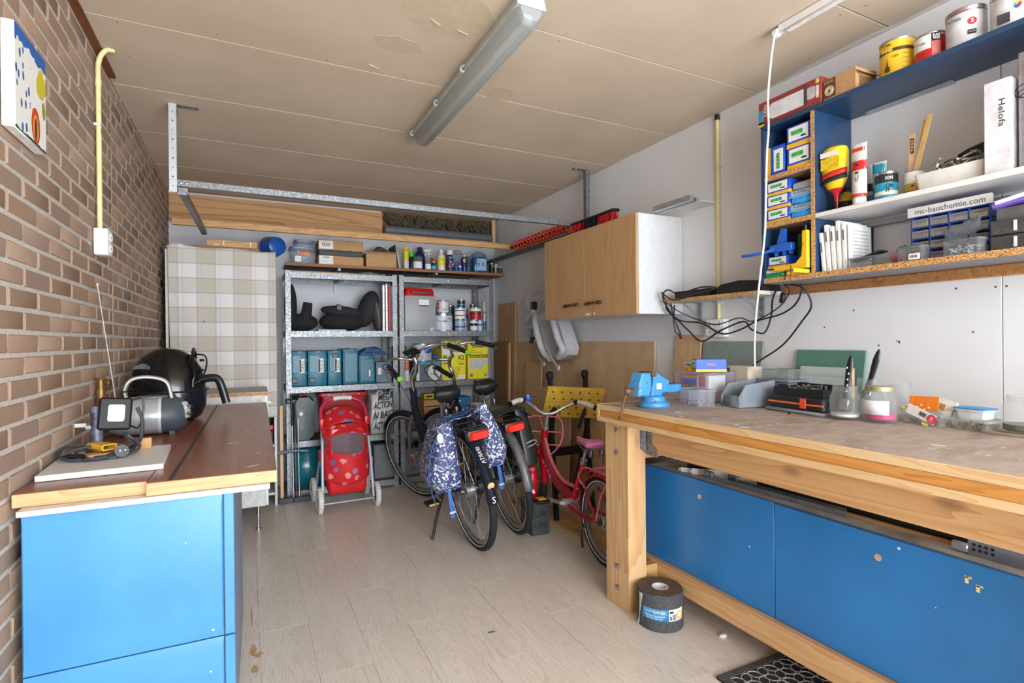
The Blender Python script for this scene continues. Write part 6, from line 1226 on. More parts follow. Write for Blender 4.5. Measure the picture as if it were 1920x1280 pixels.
# blue cabinet under the bench
bcab = thing('blue_cabinet', 'long blue two-door cabinet lying under the workbench', 'cabinet', (1.778, 2.078, .2035), RW)
MB().bx(0, 1.75, .0, .38, 0, .425).build('carcass', M((150, 156, 166), .5), bcab)
for x0, x1, hx in ((0, .722, .355), (.7245, 1.75, 1.09)):
    d = MB().bx(x0, x1, -.019, -.001, .001, .434, bev=.002).build('door', BLUED, bcab); MB().lathe([(.0105, 0), (.0105, .001)], (hx, -.019, .363), 16, True, (rad(90), 0, 0)).build('knob_hole', M((190, 160, 130), .7), d)
MB().bx(0, 1.75, .006, .38, .4255, .43).build('dusty_top', M((168, 170, 176), .8, 0, .2, 9), bcab); MB().bx(0, 1.75, -.0, .008, .4255, .431).build('top_edge', BLUES, bcab)
for x_, z_ in ((1.32, .385), (1.345, .37)): MB().box((x_, -.0195, z_), (.008, .001, .018)).build('paint_chip', M((226, 206, 150), .6), bcab); MB().box((x_ + .003, -.0195, z_ + .008), (.016, .001, .005)).build('paint_chip', M((226, 206, 150), .6), bcab)
ZK = .2035 + .4302
def on_cab(name, lb, x_, y_, rz, cat='profile'): return thing(name, lb, cat, (1.80 + y_, 2.078 - x_, ZK), RW + rz)
for k in range(3):
    t_ = on_cab('white_profile', ('white plastic profile on the blue cabinet, nearest the front edge', 'white plastic profile on the blue cabinet, in the middle', 'white plastic profile on the blue cabinet, at the back')[k], .19 + .055 * k, .012 + .012 * k, rad(38)); b = MB(); b.bx(0, .34, 0, .022, 0, .003); b.bx(0, .34, 0, .003, .003, .02 + .006 * k); b.bx(0, .34, .019, .022, .003, .012); b.build('channel', WHITE, t_); MB().cyl((0, .011, .01), (-.012, .011, .008), .009, .005, 8).build('end_clip', WHITE, t_)
t_ = on_cab('vent_grille', 'small dark perforated metal box at the back of the blue cabinet top', .17, .07, rad(20), 'metal box'); MB().bx(0, .09, 0, .05, 0, .09).build('casing', M((60, 66, 72), .4, .5), t_)
for i in range(4):
    for j in range(3): MB().box((.02 + i * .018, -.0005, .035 + j * .018), (.011, .001, .004)).build('slot', M((190, 194, 198), .4), t_)
for k, (x_, y_, L) in enumerate(((.32, .02, .62), (.42, .06, .5))):
    t_ = on_cab('drawer_slide', ('long grey steel drawer slide along the blue cabinet front', 'second grey steel drawer slide with square end bracket')[k], x_, y_, rad(2)); b = MB(); b.bx(0, L, 0, .012, 0, .006); b.bx(0, L, .0, .002, .006, .02); b.build('rail', M((150, 156, 162), .35, .7), t_); MB().bx(0, .05, -.004, .012, .0065, .035, bev=.002).build('end_bracket', M((128, 134, 142), .4, .6), t_); MB().cyl((.025, -.0045, .02), (.025, -.003, .02), .006, seg=10).build('rivet', CHROME, t_)
t_ = on_cab('rubber_tube', 'black rubber tube lying along the blue cabinet top', .55, .1, 0, 'tube'); MB().cyl((0, 0, .02), (1.15, 0, .02), .02, seg=14).build('hose', BLACK, t_)
t_ = on_cab('wood_strip', 'thin pine strip lying along the blue cabinet top', .78, .07, 0, 'strip'); MB().bx(0, .5, 0, .012, 0, .01).build('lath', PINEX, t_)
t_ = on_cab('drawer_slide', 'steel drawer runner with punched holes at the right of the blue cabinet', 1.27, .035, rad(1)); MB().bx(.02, .6, 0, .03, 0, .006).bx(.02, .6, .0, .0025, .006, .042).build('rail', M((150, 158, 168), .3, .8), t_); MB().bx(-.02, .02, -.004, .014, .004, .028, bev=.003).build('catch', M((196, 198, 202), .3, .6), t_)
for i in range(4):
    for j in range(2): MB().cyl((.034 + i * .014, -.0006, .018 + j * .014), (.034 + i * .014, .001, .018 + j * .014), .0045, seg=10).build('hole', INK, t_)
# bitumen roll and doormat
rr_ = thing('bitumen_roll', 'grey EASYBAND bitumen tape roll standing on the floor by bench leg', 'roll', (1.632, 1.835, 0))
b = MB(); b.lathe([(.037, 0), (.097, 0), (.0985, .003), (.0985, .154), (.096, .157), (.037, .157)], seg=40, cap=False); b.lathe([(.037, .157), (.037, 0)], seg=40, cap=False); b.build('tape_roll', M((66, 67, 70), .85, 0, .25, 140, .3), rr_)
MB().lathe([(.036, .0), (.036, .1575), (.032, .1575), (.032, 0)], seg=30, cap=False).build('core', M((214, 212, 206), .6), rr_)
b = MB(); b.rings([[(.062 + .03 * math.cos(a) * 0, 0, 0)] * 3] * 2) if 0 else None
MB().lathe([(.0955, .1572), (.04, .1572)], seg=40, cap=False).build('top_face', M((88, 70, 58), .85, 0, .2, 60), rr_)
def arc(b, r_, a0, a1, z0, z1, n=14):
    b.grid(lambda u, v_: (r_ * math.cos(rad(a0 + (a1 - a0) * u)), r_ * math.sin(rad(a0 + (a1 - a0) * u)), z0 + (z1 - z0) * v_), n, 1); return b
VA = 228                                  # direction of the label's middle
arc(MB(), .0992, VA - 48, VA + 20, .05, .1).build('label', M((40, 130, 196), .5, 0, .02), rr_, thick=.0005); arc(MB(), .0992, VA + 21, VA + 66, .05, .1).build('label', PAPER, rr_, thick=.0005)
def on_arc(s_, w, m, a, z_, h, name='lettering'):
    d = V((math.cos(rad(a)), math.sin(rad(a)), 0)); return text(s_, w, m, rr_, tuple(d * .0998) [:2] + (z_,), (-d.y, d.x, 0), (0, 0, 1), h=h, bend=.0998, name=name)
on_arc('EASYBAND', .088, M((226, 214, 120), .5), VA - 14, .087, .013); on_arc('Plakstrook bitumenband', .085, WHITEINK, VA - 14, .07, .008); on_arc('Bande bitume', .07, WHITEINK, VA - 14, .06, .007)
for k in range(7): arc(MB(), .0998, VA + 31 + k * 1.6, VA + 31.9 + k * 1.6, .055, .08, 2).build('barcode_bar', INK, rr_)
arc(MB(), .0998, VA + 24, VA + 29, .056, .072, 3).build('print_block', M((50, 90, 150), .5), rr_); arc(MB(), .0998, VA + 23, VA + 34, .084, .093, 3).build('print_block', INK, rr_)
b = MB(); d = V((math.cos(rad(VA + 52)), math.sin(rad(VA + 52)), 0)); b.torus(d * .0998 + V((0, 0, .075)), .014, .003, d, 20, 6); b.build('logo_ring', M((226, 170, 50), .5), rr_)
b = MB(); b.grid(lambda u, v_: (-.094 - .03 * u * (1 - v_ * .8), .028 - .028 * u, .012 + .135 * v_ + .012 * u * (1 - v_)), 5, 5); b.build('loose_leaflet', PAPER, rr_, thick=.0008)
dm = thing('doormat', 'black rubber doormat with pale petal pattern partly under the bench', 'mat', (1.536, 1.433, .0006), rad(-1))
MB().bx(0, .75, -.45, 0, 0, .008, bev=.003).build('mat_body', M((34, 34, 36), .8, 0, .3, 90, .4), dm)
MB().bx(0, .75, -.03, -.0, .008, .011, bev=.001).bx(0, .03, -.45, -.03, .008, .011, bev=.001).build('border', M((64, 62, 60), .8, 0, .2), dm)
PT = M((150, 146, 140), .8, 0, .15, 60)
for i in range(8):
    for j in range(5):
        cxx, cyy = .075 + i * .085, -.075 - j * .085
        for k in range(4):
            a = k * math.pi / 2 + .78; p = V((cxx, cyy, .0085)); d = V((math.cos(a), math.sin(a), 0)); n_ = V((-d.y, d.x, 0)); L = .055
            if i < 4 or j < 3: MB().tube([p, p + d * L * .35 + n_ * .016, p + d * L * .7 + n_ * .016, p + d * L, p + d * L * .7 - n_ * .016, p + d * L * .35 - n_ * .016], .0018, seg=4, n=3, closed=True).build('petal', PT, dm)
o = tag(MB().ell((0, 0, .006), (.02, .013, .007), 8, 5).build('paint_flake', WHITE, ang=0), 'small white crumb lying on the floor in front of the bench', 'crumb'); o.location = (1.78, 1.62, 0)
o = tag(MB().prism([(-.02, -.004), (.0, -.009), (.02, -.003), (.012, .006), (-.014, .006)], 0, .0015).build('paint_flake', M((104, 122, 130), .6)), 'grey-blue paint flake lying on the open floor', 'flake'); o.location = (.93, 2.1, .0005)
rs_ = MB(); random.seed(5)

# ------------------------------------------------------------------ on the workbench
def chip_mat():
    t = NT('chipped_blue_enamel'); n = t.noise(t.coord(), 38, 3, .6); n2 = t.noise(t.coord((1, 1, 1), (4, 2, 9)), 55, 2); col = t.mix(t.math('GREATER_THAN', n, .665), (66, 142, 198), (110, 86, 74)); col = t.mix(t.math('GREATER_THAN', n2, .69), col, (150, 190, 216)); t.bump(n, .2, .002); return t.out(col, .42)
VB = chip_mat(); RUST = M((112, 82, 64), .6, .5, .25, 60)
vs = thing('bench_vise', 'blue paint-chipped bench vise at the corner of the workbench', 'vise', (1.655, 1.895, BT + .0012), rad(6))
MB().lathe([(.07, 0), (.073, .006), (.07, .02), (.055, .026), (.052, .03), (.052, .045), (.045, .05)], seg=32).build('swivel_base', VB, vs)
b = MB(); b.prism([(-.045, .05), (.05, .05), (.055, .075), (.06, .09), (.075, .12), (.02, .13), (.0, .155), (-.03, .155), (-.035, .12)], -.035, .035, fmat((0, 0, 0), (1, 0, 0), (0, 0, 1)), bev=.006); b.build('fixed_jaw', VB, vs)
b = MB(); b.prism([(-.125, .055), (-.055, .05), (-.05, .09), (-.045, .155), (-.1, .155), (-.118, .11)], -.036, .036, fmat((0, 0, 0), (1, 0, 0), (0, 0, 1)), bev=.008); b.build('moving_jaw', VB, vs)
MB().bx(-.1, .165, -.022, .022, .058, .098, bev=.004).build('slide_bar', VB, vs)
for x_ in (-.048, -.033): MB().bx(x_, x_ + .012, -.042, .042, .138, .160, bev=.002).build('jaw_plate', RUST, vs)
MB().cyl((-.165, 0, .078), (-.11, 0, .078), .012, seg=14).ell((-.162, 0, .078), (.016, .017, .017), 12, 8).build('screw', RUST, vs)
MB().cyl((-.166, -.005, .098), (-.176, .03, -.04), .0048, seg=10).cyl((-.1755, .029, -.036), (-.1775, .033, -.052), .0075, seg=10).ell((-.1655, -.006, .1), (.008, .008, .008), 10, 6).build('handle', RUST, vs)
MB().cyl((.02, -.05, .062), (.05, -.09, .058), .006, seg=10).build('lock_lever', RUST, vs); label(vs, PAPER, (.0, -.0355, .095), .03, .026); MB().bx(.07, .165, -.023, .023, .0985, .1).build('worn_top', RUST, vs)
# storage boxes
SCB = M((30, 84, 200), .45, 0, .04); SCY = M((232, 176, 50), .5, 0, .03); GRN = M((90, 196, 120), .5)
def screwbox(lb, loc, d, rz, orient=0, txt='4,0 x 50', brand=True, par=None):
    t_ = thing('screw_box', lb, 'box', loc, rz, 'blue and yellow screw boxes'); x, y, z = d
    MB().bx(0, x, 0, y, z * .22, z, bev=.0015).build('box_sleeve', SCB, t_); MB().bx(-.0008, x + .0008, -.0008, y + .0008, 0, z * .22, bev=.001).build('box_base', SCY, t_)
    label(t_, PAPER, (x * .5, -.0003, z * .62), x * .82, z * .62); label(t_, GRN, (x * .45, -.0016, z * .66), x * .5, z * .22); text(txt, x * .46, INK, t_, (x * .45, -.0032, z * .66)); label(t_, INK, (x * .72, -.0016, z * .43), x * .2, z * .08, name='barcode')
    return t_
ZBN = BT + .0012
t_ = tub('storage_box', 'large clear plastic crate full of screw boxes on the workbench', (2.02, 1.945, ZBN), (.23, .2, .145), None, RW, glass((226, 226, 232), .15, .34, 'clear_crate'), .92)
MB().bx(-.09, .0, -.06, .04, .08, .11, bev=.002).build('inner_box', SCB, t_); MB().bx(-.09, .0, -.06, .04, .1105, .125).build('inner_box', M((222, 150, 80), .5), t_); MB().bx(.01, .09, -.06, .05, .05, .13, bev=.002).build('inner_box', PAPER, t_); label(t_, M((196, 90, 90), .5), (.05, -.061, .1), .04, .05)
MB().bx(-.095, .09, -.06, .05, .005, .049).build('inner_box', M((206, 206, 212), .6), t_)
t_ = tub('storage_box', 'small clear divided box of screws in front of the large crate', (1.862, 1.835, ZBN), (.15, .1, .075), None, RW - rad(8), glass((228, 230, 236), .12, .3, 'clear_box'), .94)
MB().bx(-.001, .001, -.045, .045, .004, .07).build('divider', CLR, t_); rubble(t_, 'screws', M((176, 180, 186), .35, .5), (0, 0, .004), (.12, .07, .02), 90, .008, 11)
ZT2 = BT + .147
t_ = screwbox('blue and orange screw box tilted on top of the clear crate', (1.93, 1.95, ZT2 + .004), (.075, .14, .06), RW + rad(-32)); text('SPAX', .04, M((240, 150, 60), .5), t_, (.0765, .07, .035), (0, 1, 0), (0, 0, 1)); t_.location = (1.94, 1.94, ZT2 + .003)
t_ = carton('small_box', 'white and green screw box on top of the clear crate', (1.99, 2.045, ZT2), (.1, .08, .04), PAPER, RW - rad(5)); label(t_, M((110, 206, 60), .5), (.055, -.0003, .016), .05, .018); label(t_, M((90, 92, 96), .5), (.05, -.0003, .032), .08, .004)
t_ = carton('small_box', 'orange carton scrap on top of the clear crate', (1.945, 1.995, ZT2), (.04, .035, .022), M((240, 160, 40), .5), RW - rad(15)); 
t_ = carton('small_box', 'pale beige carton behind the tilted screw box', (2.135, 1.93, BT + .001), (.15, .1, .17), M((196, 184, 168), .6), RW); label(t_, M((70, 80, 110), .5), (.03, -.0003, .15), .03, .025)
o = tag(MB().lathe([(.013, 0), (.014, .004), (.014, .09), (.011, .11), (.005, .115)], seg=16).build('white_tube', WHITE), 'slim white glue tube standing behind the large clear crate', 'tube'); o.location = (2.06, 2.08, ZBN)
# grey parts bins
GB = M((124, 134, 146), .5, 0, .05)
t_ = thing('parts_bin', 'grey open-fronted stacking bin of screws on the workbench', 'bin', (2.0, 1.695, ZBN), RW - rad(12))
b = MB(); P5 = [(-.07, .0), (-.07, .045), (-.035, .1), (.12, .12), (.12, .0)]
for sx in (-.062, .058): b.M = fmat((sx, 0, 0), (0, 1, 0), (0, 0, 1)); b.prism(P5, 0, .004)
b.build('side_wall', GB, t_); MB().bx(-.062, .062, -.07, .12, 0, .004).bx(-.062, .062, .116, .12, .004, .12).build('base', GB, t_)
b = MB(); b.quad((-.062, -.07, .004), (.062, -.07, .004), (.062, -.055, .05), (-.062, -.055, .05)); b.build('front_lip', GB, t_, thick=.003)
rubble(t_, 'screws', M((170, 174, 180), .35, .5), (0, 0, .005), (.1, .1, .035), 110, .009, 5)
t_ = thing('parts_bin', 'second grey bin with flat lid behind the open-fronted bin', 'bin', (2.2, 1.655, ZBN), RW - rad(3)); MB().bx(-.04, .09, -.06, .06, 0, .108, bev=.006).build('bin_body', GB, t_); MB().bx(-.045, .098, -.066, .065, .1085, .118, bev=.002).build('lid', GB, t_)
t_ = tub('parts_tub', 'clear rounded tub of small parts on the grey bin', (2.2, 1.645, ZBN + .1195), (.13, .1, .045), None, RW, glass((214, 220, 220), .1, .3, 'clear_small'), .85); rubble(t_, 'screws', M((196, 198, 200), .35, .4), (.02, 0, .004), (.06, .05, .015), 30, .007, 6)
# black tool case with tray
t_ = thing('tool_case', 'flat black power-tool case with orange stripe and latch on the workbench', 'tool case', (2.015, 1.572, ZBN), RW - rad(5)); t_.scale = (.9, 1, 1)
MB().bx(-.01, .30, -.02, .19, 0, .014, bev=.006).build('base_tray', M((130, 132, 140), .5), t_); b = MB(); b.prism(rrect(.29, .18, .02, 4, .145, .085), .0145, .066, None, bev=.005); b.build('case_body', M((30, 31, 34), .4, 0, .1), t_)
MB().bx(.002, .288, -.0065, 0, .036, .043).build('stripe', M((236, 110, 50), .4), t_); MB().bx(.175, .205, -.009, 0, .022, .062, bev=.002).build('latch', M((232, 80, 50), .4), t_)
t_ = thing('tool_tray', 'black open tray of drill bits on top of the flat case', 'tray', (2.03, 1.558, ZBN + .0665), RW - rad(5)); t_.scale = (.9, 1, 1)
b = MB(); b.prism([(0, 0), (.26, 0), (.26, .035), (.09, .032), (.075, .046), (.03, .046), (.015, .032), (0, .032)], 0, .004, fmat((0, 0, 0), FX, FY)); b.build('tray_front', M((26, 27, 30), .4, 0, .1), t_); MB().bx(0, .26, 0, .14, 0, .004).bx(0, .26, .136, .14, .004, .045).build('tray_base', M((26, 27, 30), .4, 0, .1), t_); MB().bx(0, .004, .0, .14, .004, .034).build('tray_side', M((26, 27, 30), .4, 0, .1), t_); MB().bx(.256, .26, 0, .14, .004, .034).build('tray_side', M((26, 27, 30), .4, 0, .1), t_)
rubble(t_, 'bits', M((130, 116, 96), .5, .3), (.12, .07, .006), (.2, .1, .03), 60, .016, 9); MB().box((.17, .03, .042), (.1, .012, .008), (0, rad(-8), rad(10))).build('pencil', M((70, 72, 76), .4), t_)
# sheets and mouldings leaning on the wall
def lean_r(name, lb, y_left, w, h, m, z0=BT + .001, d=.03, t__=.008, cat='panel', skew=0):
    o = thing(name, lb, cat, (XR - d - .014, y_left, z0), RW); o.rotation_euler = (0, 0, RW)
    b = MB(); b.rings([[(x_ + skew * k, y_ + d * k, h * k) for x_, y_ in ((0, 0), (w, 0), (w, t__), (0, t__))] for k in (0, 1)]); b.build('sheet', m, o); return o
lean_r('wood_tile', 'plain beige wood panel leaning on the wall behind the clear crate', 2.445, .2, .328, wood('pale_ash', (206, 172, 134), (190, 154, 114), 2, 1, .6, False), cat='panel')
lean_r('grey_board', 'grey-green board leaning on the wall behind the grey bins', 2.235, .385, .29, M((126, 140, 136), .5, 0, .04), t__=.01, skew=.01)
lean_r('green_board', 'sea-green board leaning on the wall behind the mouldings', 1.66, .31, .25, M((84, 128, 114), .45, 0, .03), t__=.01, skew=.006)
def moulding(lb, x0, y_left, w, h, z0=BT + .001):
    o = thing('moulding', lb, 'moulding', (x0, y_left, z0), RW); b = MB(); prof = [(0, 0), (0, h * .72), (.004, h * .75), (.002, h * .8), (.008, h * .98), (.012, h), (.016, h), (.016, 0)]
    b.rings([[(x_, y_, z_) for y_, z_ in prof] for x_ in (0, w)]); b.build('profile', M((176, 188, 188), .5, 0, .03), o); MB().bx(w, w + .002, .0, .016, 0, h).build('raw_end', M((204, 168, 126), .7), o); return o
moulding('tall grey profiled skirting piece leaning behind the jars', 2.255, 1.60, .235, .178); moulding('low grey skirting piece in front of the tall one', 2.225, 1.53, .14, .095); moulding('short grey skirting piece at the left behind the black tray', 2.28, 1.665, .06, .115)
# jars
GL = glass((247, 247, 246), .03, .2, 'jar_glass', (176, 180, 178))
def jar(lb, loc, r_, h, liq=None, lid=None, paper=False):
    t_ = thing('glass_jar', lb, 'jar', loc, RW, 'glass jars on the bench')
    MB().lathe([(r_ * .86, 0), (r_, .008), (r_, h * .68), (r_ * .8, h * .82), (r_ * .78, h), (r_ * .74, h), (r_ * .74, h * .84), (r_ * .93, h * .68), (r_ * .93, .012), (r_ * .8, .008)], seg=28).build('glass', GL, t_)
    for q in (.86, .93): MB().torus((0, 0, h * q), r_ * .79, .0022, (0, 0, 1), 28, 6).build('thread', GL, t_)
    if liq: MB().lathe([(r_ * .78, .009), (r_ * .92, .014), (r_ * .92, liq[0])], seg=28).build('liquid', liq[1], t_)
    if lid: MB().lathe([(r_ * .84, h - .006), (r_ * .84, h + .008), (r_ * .8, h + .01)], seg=28).build('lid', lid, t_)
    if paper: b = MB(); b.grid(lambda u, v_: (r_ * 1.004 * math.cos(rad(-150 + 120 * u)), r_ * 1.004 * math.sin(rad(-150 + 120 * u)), h * (.25 + .42 * v_)), 12, 1); b.build('label', M((214, 218, 224), .6), t_, thick=.0004)
    return t_
def brush(lb, loc, ax, az): 
    t_ = thing('paint_brush', lb, 'brush', loc, RW); b = MB(); b.M = Euler((ax, az, 0)).to_matrix().to_4x4(); rs = []
    for z_, w in ((0, .012), (.02, .013), (.05, .010), (.09, .012), (.12, .013), (.15, .009), (.165, .003)): rs.append([(w * math.cos(2 * math.pi * k / 12), w * .55 * math.sin(2 * math.pi * k / 12), z_) for k in range(12)])
    b.rings(rs); b.build('handle', M((26, 28, 32), .35, 0, .2, 40), t_); b = MB(); b.M = Euler((ax, az, 0)).to_matrix().to_4x4(); b.box((0, 0, -.02), (.034, .012, .04), bev=.003); b.build('ferrule', STEEL, t_)
    return t_
jar('wide glass jar with cloudy white liquid, left of the pink jar', (2.01, 1.242, ZBN), .052, .125, (.022, M((206, 210, 210), .3)))
t_ = brush('black-handled paint brush spattered white in the left jar', (2.015, 1.245, ZBN + .075), rad(-4), rad(6))
for k in range(5): MB().ell((random.uniform(-.006, .02), -.008, .03 + .022 * k), (.003, .002, .004), 6, 4).build('paint_spot', WHITEINK, t_)
jar('glass jar with bright pink liquid, gold lid and white label', (2.045, 1.138, ZBN), .052, .12, (.034, M((190, 20, 110), .2)), M((178, 168, 128), .35, .6), True)
jar('clear glass jar with a brush behind the pink jar', (2.165, 1.245, ZBN), .05, .145); brush('black-handled paint brush leaning in the rear jar', (2.165, 1.25, ZBN + .1), rad(-3), rad(14))
jar('clear empty glass jar behind the plastic tub', (2.2, 1.15, ZBN), .042, .135)
jar('large glass jar with dark dregs at the right end of the bench', (2.175, .785, ZBN), .055, .125, (.03, M((74, 74, 62), .3)))
# tubs at the right
t_ = tub('plastic_tub', 'clear takeaway tub with envelopes and an OK sticker label', (2.145, 1.028, ZBN), (.14, .12, .055), None, RW - rad(6), glass((222, 224, 220), .12, .34, 'takeaway'), .86)
label(t_, PAPER, (.01, -.064, .04), .095, .034, (.93, 0, -.37), (.37, 0, .93)); text('OK', .022, WHITEINK, t_, (.045, -.0688, .026), (.37, 0, .93), (-.93, 0, .37)); b = MB(); b.lathe([(.0155, 0), (.0155, .0006)], (.045, -.0662, .026), 24, True, (rad(90), 0, 0)); b.build('red_disc', M((206, 60, 80), .5), t_)
for k in range(6): b = MB(); b.box((.008 + k * .0035, -.0662, .043 - k * .0014), (.0018, .001, .014), (0, rad(21), 0)); b.build('barcode_bar', INK, t_)
for x_, z_ in ((-.045, .052), (.02, .006)): MB().box((x_, -.0615, z_), (.02, .001, .01), (0, rad(20), 0)).build('tape', M((236, 220, 90), .5), t_)
rubble(t_, 'contents', M((150, 150, 150), .5, .3), (0, 0, .004), (.11, .08, .02), 24, .014, 13)
e = thing('envelope', 'orange paint-flecked envelope sticking out of the takeaway tub', 'envelope', (2.13, 1.038, ZBN + .04), RW - rad(4)); MB().box((.0, 0, .032), (.09, .004, .05), (rad(-14), rad(-3), 0)).build('paper', M((232, 128, 34), .6, 0, .05), e); MB().box((-.043, -.003, .03), (.006, .005, .05), (rad(-14), rad(-3), 0)).build('fold', M((214, 110, 26), .6), e)
for k in range(5): MB().ell((-.03 + k * .012, -.0085 - .002 * (k % 2), .012 + .007 * (k % 3)), (.004, .001, .003), 6, 4).build('paint_fleck', WHITEINK, e)
e = thing('paper_packet', 'white paper packet behind the orange envelope in the tub', 'packet', (2.16, .995, ZBN + .035), RW - rad(10)); MB().box((.0, 0, .03), (.075, .008, .05), (rad(-20), rad(14), 0)).build('paper', PAPER, e); MB().box((-.005, -.006, .03), (.03, .002, .02), (rad(-20), rad(14), 0)).build('print', M((176, 150, 90), .6), e)
t_ = tub('plastic_tub', 'low round clear tub of screws at the right of the bench', (2.15, .897, ZBN), (.105, .12, .034), None, RW, glass((226, 226, 222), .12, .3, 'low_tub'), .8); rubble(t_, 'screws', M((120, 104, 92), .45, .5), (0, -.01, .006), (.07, .08, .012), 70, .010, 15)
t_ = tub('plastic_tub', 'small white tub with bright blue lid on the low round tub', (2.15, .9, ZBN + .0365), (.085, .06, .03), M((40, 150, 220), .4), RW - rad(5), M((206, 210, 220), .5), .92, lid_h=.006)
o = tag(MB().bx(0, .25, 0, .02, 0, .006).build('wood_strip', M((150, 130, 106), .7)), 'thin wooden strip lying at the right end of the bench', 'strip'); o.location = (2.09, .84, ZBN); o.rotation_euler = (0, 0, RW)
o = tag(MB().ell((0, 0, .003), (.006, .005, .004), 8, 5).build('rubber_stopper', BLACK), 'tiny black rubber stopper lying in front of the black tool case', 'stopper'); o.location = (1.95, 1.43, ZBN)
# ------------------------------------------------------------------ blue shelf unit on the right wall
SX0 = 2.08
BLU = M((36, 64, 98), .35, 0, .05, 20)
su = thing('wall_shelf_unit', 'blue painted shelf unit on the white wall above the workbench', 'shelf unit', (SX0, 1.655, 1.499), RW)
LU = 1.25
MB().bx(-.0, LU, 0, .247, .686, .704, bev=.001).build('top_board', BLU, su)
MB().bx(0, .016, .001, .247, .0225, .685).build('end_panel', BLU, su); MB().bx(LU - .016, LU, .001, .247, .264, .685).build('end_panel', BLU, su); MB().bx(LU - .016, LU, .001, .247, .0225, .2425).build('end_panel', BLU, su); d = MB().bx(.236, .252, .002, .247, .0225, .685).build('divider', BLU, su); MB().bx(.236, .252, 0, .002, .0225, .685).build('divider_edge', CHIP, su)
for z_ in (.452, .243): MB().bx(.0165, .2355, .002, .247, z_, z_ + .02).build('small_shelf', M((150, 120, 84), .7), su); MB().bx(.0165, .2355, 0, .002, z_, z_ + .02).build('shelf_edge', CHIP, su)
MB().bx(.2525, LU, .0, .247, .243, .263, bev=.002).build('white_shelf', M((222, 222, 222), .4, 0, .02), su)
MB().bx(0, LU, .002, .247, .0, .022).build('bottom_board', M((126, 124, 128), .5), su); MB().bx(0, LU, 0, .002, 0, .022).build('bottom_edge', CHIP, su)
MB().bx(-.0, .012, -.0012, .0, .0, .024).build('edge_mark', M((30, 80, 150), .5), su)
MB().bx(.33, .63, .215, .247, .68, .6855).build('corner_strip', M((170, 176, 182), .4, .4), su)
tag(MB().bx(0, LU - .08, 0, .03, 0, .038, bev=.002).build('wall_batten', OAKY), 'brown wooden batten on the wall under the blue shelf unit', 'batten').location = (XR - .031, 1.71, 1.46)
bpy.data.objects['wall_batten'].rotation_euler = (0, 0, RW)
T = 1.499 + .7045; MS = 1.499 + .2635; BS = 1.499 + .0225; C1 = 1.499 + .4725; C2 = 1.499 + .2635
# top board
t_ = carton('lamp_box', 'red-brown lamp carton printed with a rectangular white light, left end of blue shelf', (2.092, 1.675, T), (.295, .09, .112), M((134, 52, 46), .45, 0, .12, 6), RW)
MB().prism(rrect(.175, .068, .016, 4, .145, .056), 0, .001, fmat((0, 0, 0), FX, FY)).build('picture_light', M((206, 206, 210), .5), t_); MB().prism(rrect(.014, .08, .005, 3, .228, .058), .0004, .0016, fmat((0, 0, 0), FX, FY)).build('picture_frame', M((66, 62, 64), .5), t_); MB().prism(rrect(.038, .05, .01, 3, .252, .06), 0, .0012, fmat((0, 0, 0), FX, FY)).build('picture_mount', M((176, 172, 172), .5), t_)
label(t_, M((70, 130, 170), .5), (.015, -.0004, .045), .028, .06); label(t_, M((226, 190, 60), .5), (.015, -.0004, .012), .028, .022); text('LED', .05, WHITEINK, t_, (.036, -.0016, .07), (0, 0, 1), (-1, 0, 0), h=.012); label(t_, M((206, 190, 100), .5), (.28, -.0004, .098), .014, .018); label(t_, M((214, 206, 200), .5), (.28, -.0004, .055), .011, .05)
t_ = carton('cardboard_box', 'opened brown carton with spiral logo on the blue shelf', (2.10, 1.376, T), (.135, .12, .088), CARD, RW + rad(-4)); label(t_, M((98, 62, 40), .6), (.027, -.0004, .048), .053, .072, name='logo_panel')
for r_ in (.008, .013, .018): MB().torus((.027, -.0018, .038), r_, .0014, (0, 1, 0), 20, 5).build('logo_ring', M((226, 206, 176), .5), t_)
text('H.H.O.L', .042, M((226, 206, 176), .5), t_, (.027, -.0018, .074)); label(t_, M((120, 92, 62), .7), (.1355, .06, .035), .08, .04, (0, 1, 0), (0, 0, 1), name='print_block')
for px, a in ((.0, 50), (.067, -50)): b = MB(); b.M = Matrix.Translation((.035 + px, .06, .092)) @ Euler((0, rad(-a if px == 0 else 35), 0)).to_matrix().to_4x4(); b.box((-.03 if px == 0 else .03, 0, .004), (.062, .118, .003)); b.build('flap', CARD, t_)
can_y = M((234, 190, 44), .4, 0, .02); BRN = M((84, 54, 30), .5)
t_ = can('paint_can', 'large yellow tin with brown church print on the blue shelf', (2.19, 1.148, T), .057, .15, [(.03, .97, can_y), (.67, .78, BRN)], 'paint can', None, RW + rad(16))
text('Klaar', .036, BRN, t_, (-.02, -.0562, .131), h=.012, bend=.056, bold=.02); text('boeken', .05, M((236, 206, 110), .5), t_, (-.012, -.0563, .109), h=.013, bend=.056, bold=.02); text('1883', .022, BRN, t_, (.004, -.0562, .082), bend=.056)
MB().prism([(-.009, 0), (.009, 0), (.009, .016), (.003, .02), (0, .05), (-.003, .02), (-.009, .016)], 0, .001, fmat((-.02, -.0545, .03), (1, -.35, 0), FY)).build('church_print', BRN, t_)
for k in range(4): text('glanzend', .02, BRN, t_, (.034, -.046, .085 - .016 * k), (.8, .6, 0), h=.004)
t_ = can('paint_can', 'red and white high-gloss paint tin beside the yellow tin', (2.185, 1.038, T), .048, .115, [(.03, .5, M((200, 30, 30), .4)), (.5, .94, PAPER)], 'paint can', None, RW + rad(14)); text('hoogglans', .055, INK, t_, (-.012, -.0472, .08), bend=.047, h=.009)
